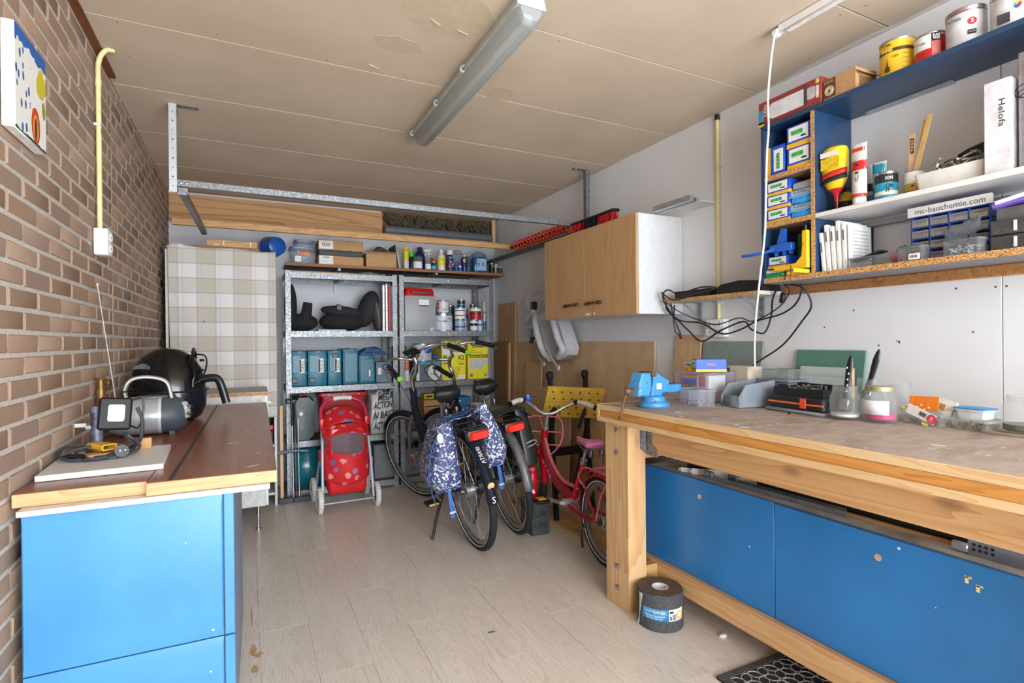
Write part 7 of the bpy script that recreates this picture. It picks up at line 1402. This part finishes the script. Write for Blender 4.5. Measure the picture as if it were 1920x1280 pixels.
b = MB(); arc(b, .0475, -75, -42, .01, .108); b.build('print_panel', M((222, 120, 116), .5), t_, thick=.0004); b = MB(); arc(b, .0478, -75, -42, .08, .108); b.build('print_panel', INK, t_, thick=.0004); text('KAR\nWEI', .022, WHITEINK, t_, (.0262, -.0405, .094), (.85, .52, 0), h=.02, bold=.03)
b = MB(); arc(b, .0476, -41, -12, .01, .1); b.build('print_panel', M((190, 26, 28), .5), t_, thick=.0004)
t_ = can('paint_can', 'large pale grey outdoor paint tin with red number 5', (2.18, .93, T), .056, .14, [(.05, .86, M((206, 208, 214), .4))], 'paint can', None, RW + rad(16)); text('buitenlak', .062, INK, t_, (-.018, -.0555, .104), h=.014, bend=.055); b = MB(); b.lathe([(.0115, 0), (.0115, .0008)], (.022, -.0515, .085), 24, True, (rad(90), 0, rad(24))); b.build('red_disc', M((204, 30, 40), .4), t_); text('5', .008, WHITEINK, t_, (.0225, -.053, .085), (.92, .4, 0), bold=.03)
label(t_, INK, (.021, -.0515, .05), .022, .014, (.92, .4, 0)); text('KAR WEI', .017, WHITEINK, t_, (.0215, -.0532, .05), (.92, .4, 0)); MB().lathe([(.0549, .123), (.0548, .1255)], seg=28, cap=False).build('red_line', M((190, 40, 50), .5), t_)
t_ = can('paint_can', 'large white silk-gloss paint tin with colour wheel at the shelf end', (2.18, .805, T), .058, .15, [(.05, .93, M((214, 214, 218), .4))], 'paint can', None, RW + rad(10)); text('zijdeglans', .066, INK, t_, (-.018, -.0575, .108), h=.012, bend=.057)
for k in range(8): a = k * math.pi / 4; MB().ell((.018 + .006 * math.cos(a), -.055, .07 + .006 * math.sin(a)), (.005, .0012, .005), 8, 4).build('colour_spot', M(((220, 60, 50), (230, 130, 40), (236, 200, 60), (120, 190, 80), (60, 160, 160), (50, 100, 190), (90, 60, 160), (190, 60, 130))[k], .5), t_)
label(t_, M((60, 60, 62), .5), (-.014, -.0572, .04), .03, .03)
# small compartments: screw boxes and tubs
def sbox(lb, y_, z_, w=.1, h=.092, dx=.0): t_ = screwbox(lb, (2.092 + dx, y_, z_), (w, .13, h), RW); return t_
sbox('blue screw box in the upper compartment, lower of the stacked pair', 1.533, C1, .108); t_ = sbox('blue screw box in the upper compartment, upper of the stacked pair', 1.535, C1 + .0925, .108)
t_ = thing('screw_box', 'blue screw box standing on end at the left of the upper compartment', 'box', (2.095, 1.636, C1), RW, 'blue and yellow screw boxes'); MB().bx(.018, .088, 0, .13, 0, .128, bev=.0015).build('box_sleeve', SCB, t_); MB().bx(0, .0175, -.0005, .13, 0, .128).build('box_base', SCY, t_); label(t_, PAPER, (.058, -.0003, .064), .045, .095); label(t_, GRN, (.058, -.0016, .06), .016, .07); text('6,0 x 80', .06, INK, t_, (.058, -.0032, .06), (0, 0, 1), (-1, 0, 0))
for k, lb in enumerate(('blue screw box in the middle compartment, bottom of three', 'blue screw box in the middle compartment, middle of three', 'blue screw box in the middle compartment, top of three')): screwbox(lb, (2.092, 1.637, C2 + k * .0605), (.112, .13, .0598), RW, txt='5,0 x %d' % (60 + 10 * k))
for k, lb in enumerate(('blue and frosted tub with handwritten size, lower of two', 'blue and frosted tub with handwritten size, upper of two')):
    t_ = thing('screw_tub', lb, 'tub', (2.096, 1.522, C2 + k * .0605), RW, 'frosted screw tubs'); MB().bx(0, .1, 0, .12, 0, .03, bev=.006).build('tub', M((60, 160, 232), .35), t_); b = MB(); b.prism([(0, .0), (.105, 0), (.105, .028), (0, .028)], -.004, .128, fmat((-.004, .128, .0305), FX, FY), bev=.004); b.build('lid', M((164, 184, 206), .4), t_); MB().tube([(-.004, -.006, .03), (.05, -.006, .026), (.101, -.006, .034)], .004).build('lip', M((90, 170, 230), .35), t_); text('4,0X50', .06, INK, t_, (.046, -.0055, .046), h=.011, shear=.2)
t_ = tag(MB().bx(0, .1, 0, .12, 0, .034, bev=.006).build('screw_tub', M((160, 164, 168), .4)), 'grey lidded tub on top of the two frosted blue tubs', 'tub'); t_.location = (2.105, 1.522, C2 + .1212); t_.rotation_euler = (0, 0, RW)
# bottom left compartment: clamps and cartons
t_ = carton('hardware_box', 'white and green carton at the lower left end of the blue unit', (2.085, 1.637, BS), (.12, .14, .042), PAPER, RW); MB().bx(-.0006, .1306, -.0006, .14, 0, .02).build('green_band', M((30, 140, 90), .5), t_); text('BOX', .02, M((210, 100, 100), .5), t_, (.018, -.0015, .032)); label(t_, WHITEINK, (.095, -.0008, .01), .03, .004, name='print_line')
t_ = screwbox('blue screw box on the white and green carton', (2.095, 1.635, BS + .0425), (.1, .12, .05), RW)
t_ = carton('hardware_box', 'dark green carton behind the corner clamps', (2.15, 1.53, BS), (.1, .12, .185), M((24, 96, 56), .5), RW); text('5', .014, WHITEINK, t_, (.085, -.001, .09)); label(t_, M((20, 80, 46), .5), (.04, -.0003, .13), .07, .004)
CLB = M((36, 98, 196), .4, 0, .04); CLY = M((236, 184, 36), .4, 0, .04)
t_ = thing('ratchet_clamp', 'blue plastic clamp with long handle jutting out of the blue unit', 'clamp', (2.10, 1.62, BS + .0928), RW)
MB().tube([(-.12, -.045, .018), (-.05, -.04, .018), (.0, -.03, .022), (.03, -.02, .035)], .007, seg=8, flat=1.0).build('long_handle', CLB, t_); MB().box((.06, -.01, .032), (.11, .03, .034), bev=.004).build('clamp_body', CLB, t_); b = MB(); b.prism([(.03, .045), (.07, .045), (.07, .115), (.055, .115)], 0, .02, fmat((0, .01, 0), FX, FY)); b.build('upright_jaw', CLB, t_)
for x_ in (.03, .07, .1): MB().bx(x_ - .004, x_ + .004, -.015, .005, .0, .016).build('tooth', CLB, t_)
def corner_clamp(lb, loc, rot):
    t_ = thing('corner_clamp', lb, 'clamp', loc, 0, 'yellow corner clamps', rot)
    b = MB(); b.prism([(0, 0), (.1, 0), (.1, .022), (.05, .022), (.022, .05), (.022, .1), (0, .1)], 0, .02, None, bev=.002); b.build('corner_body', CLY, t_)
    for (x0, y0, x1, y1) in ((.1, 0, .155, .022), (0, .1, .022, .155)): MB().bx(x0, x1, y0, y1, 0, .02, bev=.002).build('arm', CLY, t_); MB().bx(x0 + .008, x1 - .008, y0 + .006 if x0 else y0 + .012, y1 - .006 if x0 else y1 - .012, .0202, .0208).build('slot', INK, t_) if x0 else MB().bx(x0 + .006, x1 - .006, y0 + .008, y1 - .008, .0202, .0208).build('slot', INK, t_)
    for p, q in (((.15, .011, .01), (.175, .011, .01)), ((.011, .15, .01), (.011, .175, .01))): MB().cyl(p, q, .004, seg=8).build('screw', DSTEEL, t_); dd = (0, .0, 1); MB().cyl((q[0], q[1], -.022), (q[0], q[1], .035), .0028, seg=8).build('tommy_bar', BLACK, t_)
    return t_
t_ = corner_clamp('yellow corner clamp standing upright at the divider of the blue unit', (2.06, 1.425, BS + .022), (0, 0, 0)); t_.rotation_euler = fmat((0, 0, 0), (0, 1, 0), (0, 0, 1)).to_euler()
t_ = corner_clamp('yellow corner clamp lying flat and sticking out over the bottom board', (2.085, 1.43, BS + .0005), (0, 0, rad(90))); t_.scale = (.62, .62, .8)
# middle white shelf
t_ = thing('glue_bottle', 'big yellow wood-glue bottle standing upside down beside the divider', 'bottle', (2.135, 1.348, MS), RW)
b = MB(); b.M = Matrix.Diagonal((1, .62, 1, 1)); b.lathe([(.006, .0), (.008, .058), (.014, .075), (.024, .082), (.03, .09)], seg=18); b.build('nozzle_cap', M((206, 30, 34), .35), t_)
b = MB(); b.M = Matrix.Translation((-.004, 0, 0)) @ Matrix.Diagonal((1, .62, 1, 1)); b.lathe([(.028, .091), (.045, .12), (.052, .16), (.052, .235), (.046, .252), (.03, .26)], seg=26); b.build('bottle_body', M((236, 200, 30), .35, 0, .02), t_)
b = MB(); b.grid(lambda u, v_: (-.004 + .0526 * math.cos(rad(-170 + 160 * u)), .0335 * math.sin(rad(-170 + 160 * u)), .125 + .02 * u + .022 * v_), 12, 1); b.build('red_band', M((206, 40, 36), .4), t_, thick=.0004); b = MB(); b.grid(lambda u, v_: (-.004 + .0526 * math.cos(rad(-160 + 150 * u)), .0335 * math.sin(rad(-160 + 150 * u)), .108 + .018 * u + .02 * v_), 12, 1); b.build('black_band', INK, t_, thick=.0004)
label(t_, PAPER, (-.008, -.0338, .228), .07, .02); label(t_, M((216, 180, 30), .5, 0, .2, 300), (-.004, -.0336, .19), .075, .045, name='fine_print'); MB().cyl((0, 0, .0), (0, 0, .04), .0055, seg=10).build('nozzle_tip', INK, t_)
o = bottle('glue_bottle', 'small yellow and black glue bottle behind the upside-down one', (2.22, 1.36, MS), cyl_prof(.028, .09), M((230, 190, 40), .4), (.014, .09, .11), BLACK, (.02, .05), INK)
def tube_(lb, x_, y_, h, w, body, bands, txt=None, tm=None, tilt=0):
    t_ = thing('glue_tube', lb, 'tube', (x_, y_, MS), RW, 'glue tubes on the white shelf'); t_.rotation_euler = (0, tilt, RW)
    MB().lathe([(w * .42, 0), (w * .45, .003), (w * .45, .026), (w * .4, .028)], seg=16).build('cap', WHITE, t_)
    b = MB(); b.rings([[(a * (.5 + .08 * k) * w, c_ * w * .5 * (1 - .92 * k), .029 + (h - .029) * k) for a, c_ in [(math.cos(q * math.pi / 8), math.sin(q * math.pi / 8)) for q in range(16)]] for k in (0, .3, .6, 1)]); b.build('tube_body', body, t_)
    for z0, z1, m in bands: b = MB(); b.rings([[(a * (.504 + .08 * k) * w, c_ * w * .51 * (1 - .915 * k), .029 + (h - .029) * k) for a, c_ in [(math.cos(q * math.pi / 8), math.sin(q * math.pi / 8)) for q in range(16)]] for k in (z0, z1)], cap=False); b.build('print_band', m, t_)
    if txt: text(txt, h * .42, tm or INK, t_, (0, -w * .36, h * .52), (0, 0, 1), (-1, 0, 0), h=w * .28)
    return t_
TQ = M((30, 150, 180), .4)
tube_('white glue tube with turquoise lower band, left of the red tube', 2.17, 1.285, .195, .04, M((206, 210, 214), .35), [(0, .35, TQ)])
tube_('white and red sealant tube standing tallest on the white shelf', 2.115, 1.245, .235, .05, M((214, 212, 210), .35), [(0, .06, M((214, 50, 40), .4)), (.5, .68, M((206, 40, 44), .4)), (.86, .93, M((206, 60, 40), .4))], 'KIT', INK)
tube_('turquoise and white glue tube right of the red sealant tube', 2.205, 1.222, .17, .045, M((206, 210, 214), .35), [(0, .3, TQ), (.7, .95, TQ)], 'BISON', INK)
tube_('white glue tube behind the red sealant tube', 2.26, 1.29, .19, .04, M((196, 200, 206), .35), [(.3, .5, INK), (0, .2, TQ)])
t_ = can('glue_can', 'turquoise BISON KIT glue tin on the white shelf', (2.165, 1.176, MS), .038, .108, [(.03, .97, TQ), (.2, .62, M((226, 222, 200), .4)), (.62, .94, INK)], 'tin', None, RW + rad(20)); text('BISON', .034, WHITEINK, t_, (.008, -.0375, .083), h=.012, bend=.037, bold=.02); text('BISON\nKIT', .044, INK, t_, (.006, -.0375, .046), h=.032, bend=.037, bold=.02)
t_ = thing('brush_jar', 'glass jar with yellow label holding stir sticks', 'jar', (2.2, 1.1, MS), RW); MB().lathe([(.028, 0), (.031, .004), (.031, .09), (.027, .1), (.027, .118), (.0255, .118), (.0255, .1), (.029, .088), (.029, .006)], seg=22).build('glass', GL, t_)
b = MB(); b.lathe([(.0315, .025), (.0315, .05)], seg=22, cap=False); b.build('label', M((226, 160, 40), .5), t_); b = MB(); b.lathe([(.0315, .05), (.0315, .092)], seg=22, cap=False); b.build('label', PAPER, t_); label(t_, M((120, 190, 70), .5), (-.008, -.032, .038), .014, .01); label(t_, M((40, 90, 110), .5), (.01, -.031, .04), .008, .008)
t_ = thing('stir_stick', 'short wooden stir stick with black print standing in the jar', 'stick', (2.2, 1.109, MS + .008), RW); MB().box((0, 0, .115), (.02, .004, .23), (0, rad(2), 0), bev=.001).build('stick', M((206, 172, 130), .6), t_); label(t_, BRN, (.005, -.0025, .185), .012, .055, name='print_block'); text('TESS', .045, M((226, 206, 176), .5), t_, (.005, -.004, .185), (0, 0, 1), (-1, 0, 0), h=.007)
for k, (a, h, lb) in enumerate(((14, .285, 'long wooden stir stick leaning right in the jar'), (11, .27, 'long yellow-edged stir stick beside the leaning one'))):
    t_ = thing('stir_stick', lb, 'stick', (2.193 + .012 * k, 1.1, MS + .008), RW); MB().box((.0 + h / 2 * math.sin(rad(a)) - .012, 0, h / 2), (.018, .004, h), (0, rad(a), 0), bev=.001).build('stick', M((206, 168, 110) if k == 0 else (214, 164, 60), .6), t_)
t_ = thing('white_tray', 'long white tray full of metal clips on the white shelf', 'tray', (2.12, 1.06, MS), RW); t_.scale = (.94, 1, 1)
b = MB(); rr4 = lambda w, d, z_: [(a, c_, z_) for a, c_ in rrect(w, d, .012, 3, .105, .06)]
b.rings([rr4(.19, .1, .003), rr4(.192, .104, 0), rr4(.215, .12, .062), rr4(.209, .114, .062)], cap=False); b.f([b.v(p) for p in rr4(.19, .1, .004)]); b.build('tray_body', WHITE, t_); rubble(t_, 'clips', M((170, 166, 156), .4, .5), (.12, .05, .04), (.15, .07, .06), 110, .017, 21)
t_ = thing('tool_pouch', 'dark green and black pouch behind the clips in the white tray', 'pouch', (2.255, 1.06, MS), RW); b = MB(); b.prism([(0, 0), (.2, 0), (.2, .17), (.1, .145), (.02, .12), (0, .1)], 0, .03, fmat((0, .03, 0), FX, FY), bev=.008); b.build('pouch_body', M((34, 36, 38), .8, 0, .2, 60), t_); MB().ell((.04, -.002, .095), (.03, .004, .022), 12, 6).build('green_window', M((24, 66, 56), .4), t_)
t_ = carton('white_box', 'white Helofa carton standing on the white shelf', (2.1, .852, MS), (.068, .18, .29), M((212, 210, 216), .5), RW + rad(3)); text('Helofa', .085, INK, t_, (.045, -.0012, .185), (0, 0, -1), (1, 0, 0), h=.016)
t_ = carton('white_box', 'grey-white carton with black swirl lines behind the Helofa box', (2.13, .778, MS), (.04, .16, .36), M((176, 174, 182), .5), RW)
for r_ in (.02, .012, .006): MB().torus((.012, -.0005, .22 + r_), r_, .0012, (0, 1, 0), 20, 5).build('swirl', INK, t_)
t_ = carton('black_box', 'tall black box at the right end of the white shelf', (2.10, .735, MS), (.06, .18, .33), M((26, 27, 29), .5), RW)
t_ = carton('blue_box', 'bright blue box on top of the black box at the shelf end', (2.095, .742, MS + .331), (.06, .16, .03), M((30, 130, 206), .4), RW); label(t_, WHITEINK, (.02, -.0002, .02), .03, .004, name='print_line'); label(t_, WHITEINK, (.022, -.0002, .011), .034, .003, name='print_line')
# bottom board right part
for k in range(6):
    o = thing('booklet', ('white manual nearest the divider on the bottom board', 'white manual second from the divider', 'printed manual third from the divider', 'white manual fourth from the divider', 'thin manual fifth from the divider', 'open printed sheet at the front of the manuals')[k], 'booklet', (2.10 + .006 * k, 1.386 - k * .0175, BS), RW, 'manuals on the blue unit')
    o.rotation_euler = (0, rad(-5 + k * .8), RW); MB().bx(0, .012 if k < 5 else .004, 0, .15, 0, .2 - .01 * (k % 3) if k else .16, bev=.001).build('pages', PAPER, o)
    if k == 5:
        for j in range(9): label(o, M((188, 190, 194), .6), (.0045, .075, .045 + j * .014), .1, .004, (0, 1, 0), (0, 0, 1), name='text_line')
    else: label(o, M((90, 92, 98), .6), (.006, -.0004, .14 if k else .1), .005, .04, name='spine_print')
t_ = tub('parts_tray', 'long clear lid tray with red and navy scraps on the bottom board', (2.16, 1.2, BS), (.17, .11, .04), None, RW, glass((210, 212, 216), .1, .32, 'tray_plastic'), .96)
MB().box((-.04, .0, .045), (.12, .05, .006), (0, rad(-14), 0), bev=.002).build('navy_wallet', M((24, 40, 62), .5), t_); MB().ell((.07, -.01, .025), (.025, .03, .022), 12, 8).build('red_tape', M((206, 60, 84), .4), t_)
o = tag(MB().ell((0, 0, .04), (.03, .03, .04), 10, 7).build('plastic_bag', glass((186, 206, 210), .2, .4, 'thin_bag'), ang=0), 'crumpled pale turquoise plastic bag behind the clear tray', 'bag'); o.location = (2.26, 1.16, BS)
for v in o.data.vertices: v.co += V((noise.noise(v.co * 60), noise.noise(v.co * 60 + V((5, 0, 0))), noise.noise(v.co * 60 + V((0, 7, 0))))) * .014; v.co.z = max(v.co.z, 0)
og = thing('drawer_organiser', 'blue small-parts organiser with clear drawers under the mc-bauchemie rule', 'organiser', (2.17, 1.097, BS), RW)
OB = M((34, 70, 160), .4, 0, .03); NX, NZ, ow, oh = 4, 4, .235, .165
for i in range(NX + 1): MB().bx(i * (ow - .005) / NX, i * (ow - .005) / NX + .005, 0, .12, 0, oh).build('upright', OB, og)
for j in range(NZ + 1): MB().bx(0, ow, .001, .119, j * (oh - .003) / NZ, j * (oh - .003) / NZ + .003).build('divider_shelf', OB, og)
MB().bx(0, ow, .116, .12, 0, oh).build('back', OB, og)
DRG = glass((214, 214, 214), .12, .6, 'drawer_plastic'); cw, ch = (ow - .005) / NX, (oh - .003) / NZ
cols_ = ((150, 118, 60), (176, 150, 100), (84, 86, 88), (120, 122, 124), (190, 190, 186), (130, 130, 134), (110, 76, 110), (120, 116, 110))
for i in range(NX):
    for j in range(NZ):
        d = MB().bx(i * cw + .006, (i + 1) * cw - .001, -.006, .1, j * ch + .004, (j + 1) * ch - .008, bev=.001).build('drawer', DRG, og)
        MB().bx(i * cw + .008, (i + 1) * cw - .004, -.002, .09, j * ch + .0055, j * ch + .02).build('drawer_contents', M(cols_[(i * 3 + j * 5) % 8], .6, .2, .4, 200), d); MB().box((i * cw + cw * .5, -.009, (j + 1) * ch - .014), (.02, .006, .004)).build('pull', DRG, d)
ru = thing('folding_rule', 'white folding rule printed mc-bauchemie.com on top of the organiser', 'ruler', (2.165, 1.105, BS + .1655), RW)
for k in range(7): MB().bx(0, .245, .0, .016, k * .0048, k * .0048 + .0044, bev=.0004).build('rule_leaf', WHITE, ru)
text('mc-bauchemie.com', .205, M((96, 98, 102), .5), ru, (.128, -.0004, .0165), h=.02, bold=.01)
t_ = tub('parts_tray', 'small clear box of screws with barcode label before the organiser', (2.112, 1.06, BS), (.08, .058, .05), None, RW, glass((206, 208, 208), .1, .32, 'screw_plastic'), .97); label(t_, PAPER, (.018, -.031, .013), .034, .02); rubble(t_, 'screws', M((170, 174, 178), .35, .5), (0, 0, .004), (.06, .04, .02), 40, .008, 31)
for k in range(6): MB().bx(.006 + k * .004, .0075 + k * .004, -.0332, -.0322, .008, .018).build('barcode_bar', INK, t_)
t_ = tub('parts_tray', 'clear box of white wall plugs before the organiser', (2.115, .91, BS), (.1, .065, .05), None, RW, glass((210, 212, 216), .1, .3, 'plug_plastic'), .97); rubble(t_, 'plugs', M((206, 210, 216), .5), (0, 0, .004), (.08, .05, .03), 50, .008, 33)
t_ = thing('zip_bag', 'crumpled clear zip bag hanging over the organiser drawers', 'bag', (2.155, .96, BS + .05), RW); b = MB(); b.grid(lambda u, v_: (u * .1 - .02, -.012 * math.sin(v_ * 3), .05 * v_ + .03 * u + .01 * noise.noise(V((u * 6, v_ * 6, 3)))), 12, 8); b.build('film', glass((206, 212, 216), .15, .35, 'zip_film'), t_, thick=.001)
t_ = thing('parts_case', 'stack of clear smoke-grey drawer boxes at the right end of the bottom board', 'parts case', (2.12, .845, BS), RW)
for j in range(2):
    d = MB().bx(0, .14, 0, .14, j * .05, j * .05 + .047, bev=.002).build('drawer_box', glass((150, 150, 150), .12, .55, 'smoke_plastic'), t_); MB().bx(.058, .066, -.002, 0, j * .05 + .008, j * .05 + .04).build('pull', WHITE, d); MB().bx(.006, .134, .01, .13, j * .05 + .003, j * .05 + .02).build('contents', M((120, 118, 116), .6, 0, .5, 120), d)
t_ = thing('parts_case', 'purple and white packet with grey case above the drawer boxes', 'packet', (2.125, .84, BS + .0985), RW); MB().bx(0, .12, .02, .12, 0, .04, bev=.002).build('grey_case', M((96, 96, 98), .5), t_); MB().box((.05, .03, .055), (.11, .06, .018), (0, rad(-10), 0), bev=.002).build('packet', M((120, 96, 190), .5), t_); MB().box((.05, -.0, .062), (.09, .004, .012), (0, rad(-10), 0)).build('packet_print', PAPER, t_)
t_ = thing('aluminium_profile', 'grey aluminium strip lying on brackets behind the manuals', 'profile', (2.295, 1.36, BS + .185), RW); MB().bx(0, .5, 0, .022, 0, .02, bev=.001).build('strip', M((150, 152, 154), .45, .6), t_); MB().bx(-.002, 0, 0, .022, 0, .02).build('end_cap', INK, t_)
for x_ in (.04, .44): MB().bx(x_, x_ + .01, .02, .024, -.185, 0).build('support_pin', DSTEEL, t_)

# ------------------------------------------------------------------ lamps
tl = thing('tube_light', 'long grey fluorescent fixture with ribbed clear cover on the ceiling', 'lamp', (.92, 2.35, ZC), 0)
LA = 1.36
b = MB(); b.rings([[(x_, y_, z_) for x_, z_ in ((-.046, -.001), (.046, -.001), (.055, -.03), (.058, -.042), (.058, -.05), (-.058, -.05), (-.058, -.042), (-.055, -.03))] for y_ in (-LA / 2, LA / 2)]); b.build('housing', M((180, 188, 185), .5, 0, .04), tl)
CV = glass((200, 203, 201), .2, 1.15, 'ribbed_cover')
b = MB(); pr = [(.054, -.0505), (.05, -.07), (.036, -.096), (.02, -.104), (-.02, -.104), (-.036, -.096), (-.05, -.07), (-.054, -.0505)]
b.rings([[(x_ * q, y_, -.0505 + (z_ + .0505) * q) for x_, z_ in pr] for y_, q in ((-LA / 2 + .005, .8), (-LA / 2 + .03, 1), (LA / 2 - .03, 1), (LA / 2 - .005, .8))]); b.build('cover', CV, tl)
for k in range(9): x_ = .018 - .0045 * k * 0; b = MB(); t__ = k / 8; px, pz = .022 + .03 * t__, -.1035 + .04 * t__ ** 1.3; b.cyl((px, -LA / 2 + .04, pz), (px, LA / 2 - .04, pz), .0009, seg=4); b.build('rib', M((160, 163, 162), .3), tl)
MB().cyl((0, -LA / 2 + .05, -.075), (0, LA / 2 - .05, -.075), .013, seg=14).build('tube', M((232, 232, 230), .3, 0, 0), tl)
MB().bx(-.03, .03, -LA / 2 + .04, LA / 2 - .04, -.056, -.052).build('reflector', M((176, 179, 178), .4), tl); MB().bx(-.02, .02, -LA / 2 + .03, -LA / 2 + .055, -.095, -.056, bev=.004).build('lamp_holder', WHITE, tl)
for y_ in (-.16, .21, .64): b = MB(); b.tube([(-.058, y_, -.03), (-.072, y_, -.04), (-.07, y_, -.056), (-.058, y_, -.056)], .005, seg=6, flat=2.2, up=(0, 1, 0)); b.build('cover_clip', M((166, 182, 180), .5), tl)
sl_ = thing('strip_lamp', 'slim white strip lamp on the ceiling above the shelf unit', 'lamp', (1.90, 1.42, ZC), 0)
MB().bx(-.014, .014, -.9, 0, -.034, -.001, bev=.003).build('body', WHITE, sl_); MB().bx(-.012, .012, -.89, -.03, -.04, -.0345, bev=.002).build('diffuser', M((230, 230, 228), .3), sl_); MB().box((-.004, .012, -.026), (.03, .03, .03), bev=.006).build('end_cap', WHITE, sl_)
cord('white cord hanging from the strip lamp down to the workbench', [(1.885, 1.433, 2.455), (1.90, 1.46, 2.378), (1.91, 1.484, 2.24), (1.93, 1.498, 2.118), (1.95, 1.523, 2.019), (1.96, 1.537, 1.845), (1.97, 1.552, 1.692), (1.99, 1.593, 1.516), (2.03, 1.649, 1.334), (2.06, 1.68, 1.215), (2.085, 1.70, 1.12)], .0042, M((222, 222, 220), .5, 0, 0), 'cord', name='hanging_cord', group='lamp cord')
